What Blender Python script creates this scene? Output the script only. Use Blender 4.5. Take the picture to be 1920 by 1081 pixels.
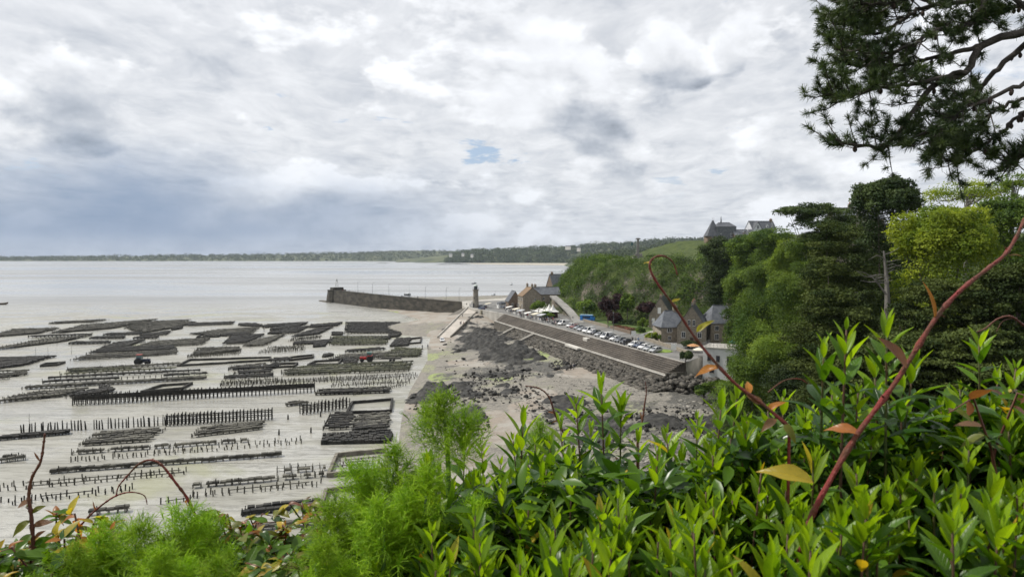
import bpy, math, random
import numpy as np
from mathutils import Vector, Matrix, Quaternion, noise as mn

for _o in list(bpy.data.objects):
    bpy.data.objects.remove(_o)
random.seed(7)
RNG = np.random.default_rng(11)
scene = bpy.context.scene
COL = scene.collection
R = math.radians

# ------------------------------------------------------------------ camera
CAMZ, FPX, HOR = 36.0, 1333.0, 480.0
PITCH = math.atan((540.5 - HOR) / FPX)
cam_d = bpy.data.cameras.new('camera')
cam_d.sensor_width = 36.0
cam_d.lens = 36.0 * FPX / 1920.0
cam_d.clip_start = 0.05
cam_d.clip_end = 60000
cam = bpy.data.objects.new('camera', cam_d)
COL.objects.link(cam)
cam.location = (0, 0, CAMZ)
cam.rotation_euler = (math.pi / 2 - PITCH, 0, 0)
scene.camera = cam
cam_d.dof.use_dof = True
cam_d.dof.focus_distance = 2.6
cam_d.dof.aperture_fstop = 11.0

# ------------------------------------------------------------------ render settings
scene.render.engine = 'CYCLES'
cy = scene.cycles
cy.use_denoising = True
try:
    cy.denoiser = 'OPENIMAGEDENOISE'
except Exception:
    pass
cy.max_bounces = 6
cy.diffuse_bounces = 3
cy.glossy_bounces = 2
cy.transmission_bounces = 3
cy.transparent_max_bounces = 6
cy.volume_bounces = 0
cy.caustics_reflective = False
cy.caustics_refractive = False
vs = scene.view_settings
vs.view_transform = 'Standard'
vs.look = 'None'
vs.gamma = 1.0
vs.use_curve_mapping = False
vs.exposure = 0.16

# ------------------------------------------------------------------ node helper
class NT:
    def __init__(s, tree):
        s.t = tree
        tree.nodes.clear()
    def n(s, typ, **kw):
        nd = s.t.nodes.new(typ)
        for k, v in kw.items():
            if k.startswith('_'):
                setattr(nd, k[1:], v)
        for k, v in kw.items():
            if not k.startswith('_'):
                key = int(k[1:]) if (k[0] == 'i' and k[1:].isdigit()) else k
                s.set(nd, key, v)
        return nd
    def set(s, nd, key, v):
        sock = nd.inputs[key]
        if hasattr(v, 'links') or isinstance(v, bpy.types.NodeSocket):
            s.t.links.new(v, sock)
        else:
            if isinstance(v, (tuple, list)) and sock.type == 'RGBA' and len(v) == 3:
                v = (*v, 1)
            sock.default_value = v
    def math(s, op, a, b=0.0, c=None, clamp=False):
        nd = s.t.nodes.new('ShaderNodeMath'); nd.operation = op; nd.use_clamp = clamp
        s.set(nd, 0, a); s.set(nd, 1, b)
        if c is not None: s.set(nd, 2, c)
        return nd.outputs[0]
    def vmath(s, op, a, b=(0, 0, 0)):
        nd = s.t.nodes.new('ShaderNodeVectorMath'); nd.operation = op
        s.set(nd, 0, a)
        if op == 'SCALE': s.set(nd, 'Scale', b)
        else: s.set(nd, 1, b)
        return nd.outputs['Value'] if op in ('DISTANCE', 'LENGTH', 'DOT_PRODUCT') else nd.outputs[0]
    def mix(s, f, a, b, mode='MIX'):
        nd = s.t.nodes.new('ShaderNodeMixRGB'); nd.blend_type = mode
        s.set(nd, 0, f); s.set(nd, 1, a); s.set(nd, 2, b)
        return nd.outputs[0]
    def noise(s, vec, scale, detail=4, rough=0.55, dist=0.0, out='Fac'):
        nd = s.t.nodes.new('ShaderNodeTexNoise')
        s.set(nd, 'Vector', vec); s.set(nd, 'Scale', scale); s.set(nd, 'Detail', detail)
        s.set(nd, 'Roughness', rough); s.set(nd, 'Distortion', dist)
        return nd.outputs[out]
    def ramp(s, v, a, b, lo=0.0, hi=1.0, smooth=True):
        nd = s.t.nodes.new('ShaderNodeMapRange')
        nd.interpolation_type = 'SMOOTHSTEP' if smooth else 'LINEAR'
        s.set(nd, 0, v); s.set(nd, 1, a); s.set(nd, 2, b); s.set(nd, 3, lo); s.set(nd, 4, hi)
        return nd.outputs[0]

# ------------------------------------------------------------------ sky and sun
SUN_AZ, SUN_EL = R(-72), R(52)          # azimuth measured from +Y towards +X
sun_dir = Vector((math.sin(SUN_AZ) * math.cos(SUN_EL), math.cos(SUN_AZ) * math.cos(SUN_EL), math.sin(SUN_EL)))
sd = bpy.data.lights.new('sun', 'SUN')
sd.energy = 3.9
sd.angle = R(1.5)
sd.color = (1.0, 0.955, 0.88)
sun = bpy.data.objects.new('sun', sd)
COL.objects.link(sun)
sun.rotation_euler = (-sun_dir).to_track_quat('-Z', 'Y').to_euler()
sun.location = (0, 0, 400)

def pdir(px, py):
    x = (px - 960.0) / FPX; y = (540.5 - py) / FPX
    f = Vector((0, math.cos(PITCH), -math.sin(PITCH))); u = Vector((0, math.sin(PITCH), math.cos(PITCH)))
    return Vector((x, 0, 0)) + u * y + f

world = bpy.data.worlds.new('World')
scene.world = world
world.use_nodes = True
w = NT(world.node_tree)
tc = w.n('ShaderNodeTexCoord').outputs['Generated']
sky = w.n('ShaderNodeTexSky', _sky_type='NISHITA', _sun_disc=False, _sun_elevation=SUN_EL, _sun_rotation=SUN_AZ,
          _altitude=30.0, _air_density=1.0, _dust_density=1.5, _ozone_density=1.0).outputs[0]
sep = w.n('ShaderNodeSeparateXYZ', Vector=tc)
dz = w.math('MAXIMUM', sep.outputs[2], 0.0)
den = w.math('ADD', dz, 0.10)
comb = w.n('ShaderNodeCombineXYZ', X=w.math('DIVIDE', sep.outputs[0], den), Y=w.math('DIVIDE', sep.outputs[1], den), Z=0.0).outputs[0]
flat = w.n('ShaderNodeCombineXYZ', X=sep.outputs[0], Y=sep.outputs[1], Z=w.math('MULTIPLY', dz, 1.9)).outputs[0]
up1 = w.vmath('ADD', flat, (0.012, -0.01, 0.045))
warp = w.vmath('SCALE', w.vmath('SUBTRACT', w.noise(tc, 7.0, 6, 0.6, out='Color'), (0.5, 0.5, 0.5)), 0.16)
layer = w.noise(comb, 1.35, 10, 0.62, 0.25)                # high sheet, foreshortened to the horizon
wisps = w.noise(w.vmath('MULTIPLY', comb, (1.0, 0.6, 1.0)), 5.0, 8, 0.64, 0.5)
wd = w.vmath('ADD', tc, warp)
def blob(px, py, r0, r1):
    d = pdir(px, py).normalized()
    return w.ramp(w.vmath('DISTANCE', wd, tuple(d)), r0, r1, 1.0, 0.0)
bl = None
for (px, py, rr, s) in [(1290, 185, 70, .55), (1395, 110, 45, .35), (1115, 240, 80, .42), (130, 215, 90, .50), (40, 120, 60, .35), (1480, 240, 75, .30),
                        (620, 235, 55, .22), (780, 295, 60, .25), (1180, 320, 50, .28), (420, 330, 110, .22)]:
    b = w.math('MULTIPLY', blob(px, py, rr * .25 / FPX, rr * 1.5 / FPX), s)
    bl = b if bl is None else w.math('MAXIMUM', bl, b)
hd = None
for (px, py, rr, s) in [(1265, 90, 60, .8), (1390, 60, 45, .7), (1110, 130, 60, .8), (980, 215, 70, .5), (150, 170, 55, .5), (1010, 60, 120, .5), (480, 395, 40, .5), (1200, 250, 30, .6)]:
    b = w.math('MULTIPLY', blob(px, py, rr * .25 / FPX, rr * 1.5 / FPX), s)
    hd = b if hd is None else w.math('MAXIMUM', hd, b)
# cumulus: a crisp-edged layer in front of the sheet, heads bright, undersides grey
cA = w.noise(flat, 6.2, 12, 0.55, 0.1)
cB = w.noise(w.vmath('ADD', flat, (-0.014, 0.0, 0.042)), 6.2, 12, 0.55, 0.1)
cbig = w.noise(flat, 3.4, 4, 0.5)
cn = w.math('ADD', w.math('ADD', w.math('MULTIPLY', cA, 0.75), w.math('MULTIPLY', cbig, 0.35)), w.math('ADD', w.math('MULTIPLY', hd, 0.15), w.math('MULTIPLY', bl, 0.20)))
cum = w.ramp(cn, 0.545, 0.625)
fine = w.noise(flat, 26.0, 8, 0.62, 0.2)
relief = w.math('SUBTRACT', cA, cB)
sheet = w.math('ADD', 0.785, w.math('MULTIPLY', w.math('SUBTRACT', wisps, 0.5), 0.48))
sheet = w.math('SUBTRACT', sheet, w.math('MULTIPLY', w.ramp(layer, 0.48, 0.66), 0.10))
heap = w.math('ADD', 0.85, w.math('MULTIPLY', relief, 2.0))
heap = w.math('ADD', heap, w.math('MULTIPLY', w.math('SUBTRACT', fine, 0.5), 0.28))
heap = w.math('SUBTRACT', heap, w.math('MULTIPLY', w.ramp(cn, 0.64, 0.80), 0.16))
heap = w.math('ADD', heap, w.math('MULTIPLY', hd, w.math('SUBTRACT', 1.0, heap)))
heap = w.math('MULTIPLY', heap, w.math('SUBTRACT', 1.0, w.math('MULTIPLY', bl, 0.55)))
bright = w.math('ADD', w.math('MULTIPLY', sheet, w.math('SUBTRACT', 1.0, cum)), w.math('MULTIPLY', heap, cum))
bright = w.math('MINIMUM', w.math('MAXIMUM', bright, 0.40), 1.0)
# the rain bank standing over the left-hand horizon, thinning to the right
az = w.math('ARCTAN2', sep.outputs[0], sep.outputs[1])
elw = w.math('ADD', dz, w.math('MULTIPLY', w.math('SUBTRACT', w.noise(flat, 5.0, 5, 0.55), 0.5), 0.16))
bank = w.math('MULTIPLY', w.ramp(elw, 0.03, 0.155, 1.0, 0.0), w.ramp(az, -0.50, 0.22, 1.0, 0.14))
bank = w.math('MULTIPLY', bank, w.ramp(dz, 0.0, 0.035, 0.72, 1.0))
cl = w.mix(w.ramp(bright, 0.45, 0.85), (0.74, 0.81, 0.93), (0.95, 0.967, 1.0))
cl = w.mix(1.0, cl, w.n('ShaderNodeCombineXYZ', X=bright, Y=bright, Z=bright).outputs[0], 'MULTIPLY')
cl = w.mix(w.math('MULTIPLY', bank, 0.93), cl, (0.180, 0.265, 0.420))
gap = w.math('MULTIPLY', w.ramp(layer, 0.385, 0.335), w.ramp(dz, 0.06, 0.14))
gap = w.math('MULTIPLY', w.math('MULTIPLY', gap, 0.8), w.math('SUBTRACT', 1.0, cum))
blue = w.mix(1.0, sky, (0.10, 0.10, 0.10), 'MULTIPLY')
blue = w.mix(0.55, blue, (0.33, 0.50, 0.76))
col = w.mix(gap, cl, blue)
col10 = w.mix(1.0, col, (10, 10, 10), 'MULTIPLY')
# a little of the clear sky's own light stays in the mix everywhere
final = w.mix(0.06, col10, sky)
bg = w.n('ShaderNodeBackground', Color=final, Strength=0.1)
w.n('ShaderNodeOutputWorld', Surface=bg.outputs[0])
try:
    world.cycles.sampling_method = 'MANUAL'
    world.cycles.sample_map_resolution = 1024
except Exception:
    pass

# ------------------------------------------------------------------ projection helpers (authoring only: pixel of the photo -> point in the place)
def G(px, py, z=0.0):
    d = pdir(px, py)
    t = (z - CAMZ) / d.z
    return Vector((d.x * t, d.y * t, z))
def P(px, py, Y):
    d = pdir(px, py)
    t = Y / d.y
    return Vector((d.x * t, Y, CAMZ + d.z * t))
def proj(X, Y, Z):
    c, s_ = math.cos(PITCH), math.sin(PITCH)
    dep = Y * c - (Z - CAMZ) * s_
    upv = Y * s_ + (Z - CAMZ) * c
    return 960 + FPX * X / dep, 540.5 - FPX * upv / dep

# ------------------------------------------------------------------ object helpers
def tag(o, label=None, cat=None, group=None, kind=None):
    if label: o['label'] = label
    if cat: o['category'] = cat
    if group: o['group'] = group
    if kind: o['kind'] = kind
    return o
def link(name, data, parent=None, loc=None):
    o = bpy.data.objects.new(name, data)
    COL.objects.link(o)
    if parent is not None: o.parent = parent
    if loc is not None: o.location = loc
    return o
def empty(name, loc=(0, 0, 0), rz=0.0):
    o = link(name, None)
    o.empty_display_size = 0.2
    o.location = loc
    o.rotation_euler = (0, 0, rz)
    return o
def mesh_np(name, V, F, mats, tint=None, smooth=False, midx=None):
    me = bpy.data.meshes.new(name)
    V = np.asarray(V, dtype=np.float32); F = np.asarray(F, dtype=np.int32)
    n, k = F.shape
    me.vertices.add(len(V)); me.vertices.foreach_set('co', V.ravel())
    me.loops.add(n * k); me.loops.foreach_set('vertex_index', F.ravel())
    me.polygons.add(n)
    me.polygons.foreach_set('loop_start', np.arange(0, n * k, k, dtype=np.int32))
    try: me.polygons.foreach_set('loop_total', np.full(n, k, dtype=np.int32))
    except Exception: pass
    if smooth: me.polygons.foreach_set('use_smooth', np.ones(n, dtype=bool))
    for m in (mats if isinstance(mats, (list, tuple)) else [mats]): me.materials.append(m)
    if midx is not None: me.polygons.foreach_set('material_index', np.asarray(midx, dtype=np.int32))
    if tint is not None:
        a = me.attributes.new('tint', 'FLOAT_COLOR', 'POINT')
        T = np.ones((len(V), 4), dtype=np.float32); tint = np.asarray(tint)
        if tint.ndim == 1: T[:, 0] = T[:, 1] = T[:, 2] = tint
        else: T[:, :tint.shape[1]] = tint
        a.data.foreach_set('color', T.ravel())
    me.update(calc_edges=True)
    return me
class MB:
    """collects faces of one mesh"""
    def __init__(s): s.v = []; s.f = []; s.m = []; s.cm = 0
    def add(s, vs_, fs):
        b = len(s.v); s.v.extend([tuple(p) for p in vs_])
        for f in fs:
            s.f.append([b + i for i in f]); s.m.append(s.cm)
        return s
    def box(s, c, size, rz=0.0, top=1.0):
        hx, hy, hz = size[0] / 2, size[1] / 2, size[2] / 2
        ca, sa = math.cos(rz), math.sin(rz)
        pts = []
        for z, k in ((-hz, 1.0), (hz, top)):
            for x, y in ((-hx, -hy), (hx, -hy), (hx, hy), (-hx, hy)):
                x *= k; y *= k
                pts.append((c[0] + x * ca - y * sa, c[1] + x * sa + y * ca, c[2] + z))
        return s.add(pts, [(3, 2, 1, 0), (4, 5, 6, 7), (0, 1, 5, 4), (1, 2, 6, 5), (2, 3, 7, 6), (3, 0, 4, 7)])
    def beam(s, a, b, wd_, ht, up=Vector((0, 0, 1))):
        a = Vector(a); b = Vector(b); d = (b - a)
        if d.length < 1e-6: return s
        d.normalize()
        sd_ = d.cross(up)
        if sd_.length < 1e-4: sd_ = d.cross(Vector((1, 0, 0)))
        sd_.normalize(); u = sd_.cross(d)
        pts = []
        for p in (a, b):
            for i, j in ((-1, -1), (1, -1), (1, 1), (-1, 1)):
                pts.append(p + sd_ * (i * wd_ / 2) + u * (j * ht / 2))
        return s.add(pts, [(3, 2, 1, 0), (4, 5, 6, 7), (0, 1, 5, 4), (1, 2, 6, 5), (2, 3, 7, 6), (3, 0, 4, 7)])
    def tube(s, pts, rad, n=6, cap=True):
        pts = [Vector(p) for p in pts]
        if not isinstance(rad, (list, tuple)): rad = [rad] * len(pts)
        rings = []; prev = None
        for i, p in enumerate(pts):
            d = (pts[min(i + 1, len(pts) - 1)] - pts[max(i - 1, 0)])
            d = d.normalized() if d.length > 1e-9 else Vector((0, 0, 1))
            if prev is None:
                u = d.cross(Vector((0.3, 0.1, 1)) if abs(d.z) < 0.9 else Vector((1, 0, 0))); u.normalize()
            else:
                u = prev - d * prev.dot(d)
                if u.length < 1e-6: u = d.cross(Vector((1, 0, 0)))
                u.normalize()
            prev = u; v2 = d.cross(u)
            rings.append([p + (u * math.cos(2 * math.pi * k / n) + v2 * math.sin(2 * math.pi * k / n)) * rad[i] for k in range(n)])
        b = [q for r_ in rings for q in r_]; fs = []
        for i in range(len(pts) - 1):
            for k in range(n):
                k2 = (k + 1) % n
                fs.append((i * n + k, i * n + k2, (i + 1) * n + k2, (i + 1) * n + k))
        if cap:
            fs.append(tuple(range(n - 1, -1, -1))); fs.append(tuple((len(pts) - 1) * n + k for k in range(n)))
        return s.add(b, fs)
    def lathe(s, c, prof, n=12):
        b = []; fs = []
        for r_, z in prof:
            for k in range(n):
                a = 2 * math.pi * k / n
                b.append((c[0] + r_ * math.cos(a), c[1] + r_ * math.sin(a), c[2] + z))
        for i in range(len(prof) - 1):
            for k in range(n):
                k2 = (k + 1) % n
                fs.append((i * n + k, i * n + k2, (i + 1) * n + k2, (i + 1) * n + k))
        fs.append(tuple(range(n - 1, -1, -1))); fs.append(tuple((len(prof) - 1) * n + k for k in range(n)))
        return s.add(b, fs)
    def prism(s, poly, z0, z1):
        n = len(poly)
        ar = sum(poly[i][0] * poly[(i + 1) % n][1] - poly[(i + 1) % n][0] * poly[i][1] for i in range(n))
        if ar < 0: poly = poly[::-1]
        b = [(p[0], p[1], z0) for p in poly] + [(p[0], p[1], z1) for p in poly]
        fs = [tuple(range(n - 1, -1, -1)), tuple(range(n, 2 * n))] + [(i, (i + 1) % n, n + (i + 1) % n, n + i) for i in range(n)]
        return s.add(b, fs)
    def mesh(s, name, mats, smooth=False):
        me = bpy.data.meshes.new(name)
        me.from_pydata(s.v, [], s.f)
        mats = mats if isinstance(mats, (list, tuple)) else [mats]
        for m in mats: me.materials.append(m)
        if len(mats) > 1: me.polygons.foreach_set('material_index', s.m)
        if smooth: me.polygons.foreach_set('use_smooth', [True] * len(me.polygons))
        me.update()
        return me
    def build(s, name, mats, parent=None, smooth=False, loc=None):
        return link(name, s.mesh(name, mats, smooth), parent, loc)
def copy_tree(o, parent=None):
    c = o.copy(); COL.objects.link(c)
    if parent is not None: c.parent = parent
    for ch in CHILD.get(o.name, []): copy_tree(ch, c)
    return c
CHILD = {}
def note_children():
    CHILD.clear()
    for o in bpy.data.objects:
        if o.parent is not None: CHILD.setdefault(o.parent.name, []).append(o)

# ------------------------------------------------------------------ materials
MAT = {}
def mat(name, c1, c2=None, rough=0.8, scale=1.0, spec=0.3, bump=0.0, bscale=None, metal=0.0, lo=0.35, hi=0.65, detail=5, stretch=None, objrand=0.0, coat=0.0):
    if name in MAT: return MAT[name]
    m = bpy.data.materials.new(name); m.use_nodes = True; MAT[name] = m
    t = NT(m.node_tree)
    tcn = t.n('ShaderNodeTexCoord')
    vec = tcn.outputs['Object']
    if stretch: vec = t.vmath('MULTIPLY', vec, stretch)
    colr = (*c1, 1)
    p = t.n('ShaderNodeBsdfPrincipled', Roughness=rough, Metallic=metal)
    p.inputs['Specular IOR Level'].default_value = spec
    p.inputs['Coat Weight'].default_value = coat
    nz = None
    if c2 is not None:
        nz = t.noise(vec, scale, detail, 0.6)
        colr = t.mix(t.ramp(nz, lo, hi), c1, c2)
    if objrand:
        oi = t.n('ShaderNodeObjectInfo').outputs['Random']
        colr = t.mix(1.0, colr, t.n('ShaderNodeCombineXYZ', X=t.ramp(oi, 0, 1, 1 - objrand, 1 + objrand, False), Y=t.ramp(oi, 0, 1, 1 - objrand, 1 + objrand, False), Z=t.ramp(oi, 0, 1, 1 - objrand, 1 + objrand, False)).outputs[0], 'MULTIPLY')
    t.set(p, 'Base Color', colr)
    if bump:
        b = t.n('ShaderNodeBump', Strength=bump, Distance=0.1)
        t.set(b, 'Height', t.noise(vec, bscale or scale * 3, 5, 0.65))
        t.set(p, 'Normal', b.outputs[0])
    t.n('ShaderNodeOutputMaterial', Surface=p.outputs[0])
    return m
def leafmat(name, c1, c2, trans=0.45, rough=0.45, spec=0.35, tint=True, objrand=0.25, nscale=0.0):
    """thin leaf: diffuse + gloss on top, light let through from behind; 'tint' is a per-clump colour"""
    if name in MAT: return MAT[name]
    m = bpy.data.materials.new(name); m.use_nodes = True; MAT[name] = m
    t = NT(m.node_tree)
    oi = t.n('ShaderNodeObjectInfo').outputs['Random']
    if tint:
        at = t.n('ShaderNodeAttribute', _attribute_name='tint').outputs['Color']
        sp = t.n('ShaderNodeSeparateColor', Color=at)
        base = t.mix(sp.outputs[0], c1, c2)
    else:
        base = t.mix(oi, c1, c2)
    k = t.ramp(oi, 0, 1, 1 - objrand, 1 + objrand, False) if objrand else 1.0
    if objrand:
        base = t.mix(1.0, base, t.n('ShaderNodeCombineXYZ', X=k, Y=k, Z=k).outputs[0], 'MULTIPLY')
    if nscale:
        nz = t.noise(t.n('ShaderNodeTexCoord').outputs['Object'], nscale, 3, 0.6)
        base = t.mix(t.ramp(nz, .3, .75), base, t.mix(1.0, base, (1.25, 1.15, .8), 'MULTIPLY'))
    p = t.n('ShaderNodeBsdfPrincipled', Roughness=rough)
    t.set(p, 'Base Color', base)
    p.inputs['Specular IOR Level'].default_value = spec
    tr = t.n('ShaderNodeBsdfTranslucent', Color=t.mix(1.0, base, (1.5, 1.45, 0.55), 'MULTIPLY'))
    mx = t.n('ShaderNodeMixShader', i0=trans, i1=p.outputs[0], i2=tr.outputs[0])
    t.n('ShaderNodeOutputMaterial', Surface=mx.outputs[0])
    return m
# ------------------------------------------------------------------ geometry utilities
def inside(X, Y, poly):
    r_ = np.zeros(X.shape, dtype=bool); n = len(poly); j = n - 1
    for i in range(n):
        xi, yi = poly[i][0], poly[i][1]; xj, yj = poly[j][0], poly[j][1]
        c = ((yi > Y) != (yj > Y)) & (X < (xj - xi) * (Y - yi) / (yj - yi + 1e-12) + xi)
        r_ ^= c; j = i
    return r_
def dist_line(X, Y, pl):
    best = np.full(X.shape, 1e9); 
    for i in range(len(pl) - 1):
        ax, ay = pl[i][0], pl[i][1]; bx, by = pl[i + 1][0], pl[i + 1][1]
        dx, dy = bx - ax, by - ay
        t = np.clip(((X - ax) * dx + (Y - ay) * dy) / (dx * dx + dy * dy + 1e-9), 0, 1)
        best = np.minimum(best, np.hypot(X - ax - t * dx, Y - ay - t * dy))
    return best
def dist_line_z(X, Y, pl):
    best = np.full(X.shape, 1e9); zz = np.zeros(X.shape)
    for i in range(len(pl) - 1):
        a, b = pl[i], pl[i + 1]
        dx, dy = b[0] - a[0], b[1] - a[1]
        t = np.clip(((X - a[0]) * dx + (Y - a[1]) * dy) / (dx * dx + dy * dy + 1e-9), 0, 1)
        d = np.hypot(X - a[0] - t * dx, Y - a[1] - t * dy)
        z = a[2] + t * (b[2] - a[2])
        zz = np.where(d < best, z, zz); best = np.minimum(best, d)
    return best, zz
def sstep(x, a, b):
    t = np.clip((x - a) / (b - a), 0, 1); return t * t * (3 - 2 * t)
_perm = RNG.random((5, 257, 257))
def vnoise(X, Y, sc, k=0):
    x = np.asarray(X) / sc + 1000.37 + 17 * k; y = np.asarray(Y) / sc + 1000.71 + 31 * k
    xi = np.floor(x).astype(int); yi = np.floor(y).astype(int); fx = x - xi; fy = y - yi
    fx = fx * fx * (3 - 2 * fx); fy = fy * fy * (3 - 2 * fy)
    T = _perm[k % 5]
    g = lambda a, b: T[a % 256, b % 256]
    return (g(xi, yi) * (1 - fx) + g(xi + 1, yi) * fx) * (1 - fy) + (g(xi, yi + 1) * (1 - fx) + g(xi + 1, yi + 1) * fx) * fy
def fbm(X, Y, sc, oct_=4, k=0):
    s_ = 0; a = 0.5; n = 0
    for i in range(oct_):
        s_ = s_ + a * vnoise(X, Y, sc / 2 ** i, k + i); n += a; a *= 0.5
    return s_ / n
def grid_mesh(name, xs, ys, Z, keep, mats, tint=None, smooth=True):
    nx, ny = len(xs), len(ys)
    X, Y = np.meshgrid(xs, ys)
    V = np.stack([X.ravel(), Y.ravel(), Z.ravel()], 1)
    idx = np.arange(nx * ny).reshape(ny, nx)
    F = np.stack([idx[:-1, :-1], idx[:-1, 1:], idx[1:, 1:], idx[1:, :-1]], -1).reshape(-1, 4)
    kv = keep.ravel()
    F = F[kv[F].all(1)]
    used = np.zeros(len(V), bool); used[F.ravel()] = True
    mp = np.cumsum(used) - 1
    return mesh_np(name, V[used], mp[F], mats, None if tint is None else tint[used], smooth)

# ------------------------------------------------------------------ mudflat
def mud_material():
    m = bpy.data.materials.new('wet_mud'); m.use_nodes = True
    t = NT(m.node_tree)
    v = t.n('ShaderNodeTexCoord').outputs['Object']
    sp = t.n('ShaderNodeSeparateXYZ', Vector=v)
    big = t.noise(t.vmath('MULTIPLY', v, (0.5, 1.2, 1)), 0.006, 6, 0.6, 0.8)
    far = t.noise(t.vmath('MULTIPLY', v, (0.22, 1.0, 1)), 0.0035, 7, 0.62, 0.6)
    mid = t.noise(t.vmath('MULTIPLY', v, (0.55, 1.0, 1)), 0.055, 6, 0.62, 1.0)
    fine = t.noise(t.vmath('MULTIPLY', v, (0.30, 1.0, 1)), 0.9, 7, 0.68, 0.8)
    col = t.mix(t.ramp(mid, .42, .62), (0.385, 0.374, 0.330), (0.250, 0.243, 0.205))
    col = t.mix(t.math('MULTIPLY', t.ramp(fine, .47, .64), .70), col, (0.135, 0.130, 0.108))
    rot = t.n('ShaderNodeMapping', Vector=v); rot.inputs['Rotation'].default_value = (0, 0, R(-17)); rot.inputs['Scale'].default_value = (.05, 1.0, 1.0)
    strk = t.noise(rot.outputs[0], 0.55, 7, .7, .6)
    col = t.mix(t.math('MULTIPLY', t.ramp(strk, .50, .64), .70), col, (0.14, 0.135, 0.11))
    col = t.mix(t.math('MULTIPLY', t.ramp(strk, .44, .34), .35), col, (0.40, 0.39, 0.35))
    # brown silt in places
    col = t.mix(t.math('MULTIPLY', t.ramp(big, .56, .72), .5), col, (0.25, 0.22, 0.17))
    col = t.mix(t.math('MULTIPLY', t.ramp(t.noise(v, 0.03, 5, .6, .5), .54, .68), .50), col, (0.26, 0.265, 0.13))
    isfar = t.ramp(sp.outputs[1], 380, 620)
    colf = t.mix(t.ramp(far, .40, .62), (0.37, 0.372, 0.36), (0.20, 0.205, 0.205))
    col = t.mix(isfar, col, colf)
    p = t.n('ShaderNodeBsdfPrincipled')
    t.set(p, 'Base Color', col)
    r1 = t.ramp(mid, .40, .58, .08, .45)
    r1 = t.math('ADD', r1, t.math('MULTIPLY', t.ramp(fine, .4, .7), .22))
    rf = t.ramp(far, .36, .62, .10, .42)
    rr = t.n('ShaderNodeMapRange', i0=isfar, i3=r1, i4=rf).outputs[0]
    t.set(p, 'Roughness', rr)
    p.inputs['Specular IOR Level'].default_value = 0.6
    h = t.math('ADD', t.math('MULTIPLY', t.math('ADD', fine, strk), 0.12), t.math('MULTIPLY', t.noise(v, 3.0, 4, .6), 0.05))
    b = t.n('ShaderNodeBump', Strength=0.75, Distance=1.0, Height=h)
    t.set(p, 'Normal', b.outputs[0])
    t.n('ShaderNodeOutputMaterial', Surface=p.outputs[0])
    return m
MUD = mud_material()
mb = MB().add([(-7500, -400, 0), (7500, -400, 0), (7500, 7500, 0), (-7500, 7500, 0)], [(0, 1, 2, 3)])
mud = mb.build('mudflat', MUD)
tag(mud, 'wide grey tidal mudflat shining wet out to the bay', 'mudflat', kind='structure')

# ------------------------------------------------------------------ beach
SHORE_PX = [(625, 566), (690, 574), (740, 585), (790, 600), (818, 614), (806, 634), (800, 652), (800, 675), (785, 700), (765, 735), (752, 775), (744, 830), (735, 900), (700, 960), (600, 1010)]
SHORE = [G(a, b, 0) for a, b in SHORE_PX]
BPOLY = [(p.x, p.y) for p in SHORE] + [(-40, 60), (200, 60), (200, 575), (-140, 575)]
def beach_z(X, Y):
    X = np.asarray(X, float); Y = np.asarray(Y, float)
    d = dist_line(X, Y, SHORE)
    s_ = np.where(inside(X, Y, BPOLY), d, -d)
    z = np.where(s_ > 0, 4.6 * (1 - np.exp(-s_ / 55.0)) * 1.15, s_ * 0.08)
    und = (fbm(X, Y, 14, 3, 1) - 0.5) * 0.9 * sstep(s_, 2, 18)
    dq = dist_line(X, Y, [(-22, 358), (-8, 364), (4, 360)])
    z = np.maximum(z, 7.1 - .17 * np.maximum(dq - 3, 0))
    return z + und - 0.03
def BZ(x, y): return float(beach_z(np.array([x]), np.array([y]))[0])
def B(px, py, dz_=0.0):
    z = 1.0
    for _ in range(6):
        p = G(px, py, z); z = max(BZ(p.x, p.y), 0.0)
    p = G(px, py, z); p.z = z + dz_
    return p
def ell(PX, PY, cx, cy_, rx, ry, wob=0.0):
    q = ((PX - cx) / rx) ** 2 + ((PY - cy_) / ry) ** 2
    return 1 - sstep(q + wob, 0.45, 1.25)
xs = np.arange(-145, 78, 0.9); ys = np.arange(62, 566, 0.9)
X, Y = np.meshgrid(xs, ys)
Z = beach_z(X, Y)
Zr = Z + (fbm(X, Y, 2.6, 3, 2) - .5) * 0.22 * sstep(Z, 0.1, 0.8)
PX, PY = proj(X, Y, Z)
wob = (fbm(X, Y, 9, 4, 3) - .5) * 2.4
sand = np.zeros(X.shape); rock = np.zeros(X.shape); alg = np.zeros(X.shape)
for e in [(770, 585, 90, 22), (900, 602, 65, 16), (870, 625, 40, 22), (790, 762, 40, 14), (860, 850, 75, 60), (930, 800, 70, 40), (820, 640, 22, 22), (1010, 740, 50, 16), (985, 770, 40, 22), (1010, 690, 45, 10), (1100, 700, 60, 12), (880, 680, 45, 10), (800, 590, 60, 14), (985, 612, 30, 8)]:
    sand = np.maximum(sand, ell(PX, PY, *e, wob * .5))
for e in [(700, 586, 45, 8, .8), (1000, 665, 28, 12, 1.), (985, 640, 20, 8, .7), (935, 708, 34, 7, .8), (828, 706, 24, 8, 1.), (808, 665, 26, 12, .6), (800, 690, 18, 12, .5), (1030, 680, 40, 12, .5), (1110, 760, 60, 25, .45), (1180, 770, 50, 18, .5), (1240, 810, 50, 15, .5), (1060, 650, 40, 14, .35), (830, 660, 30, 10, .5)]:
    alg = np.maximum(alg, e[4] * ell(PX, PY, *e[:4], wob * .9))
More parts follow.
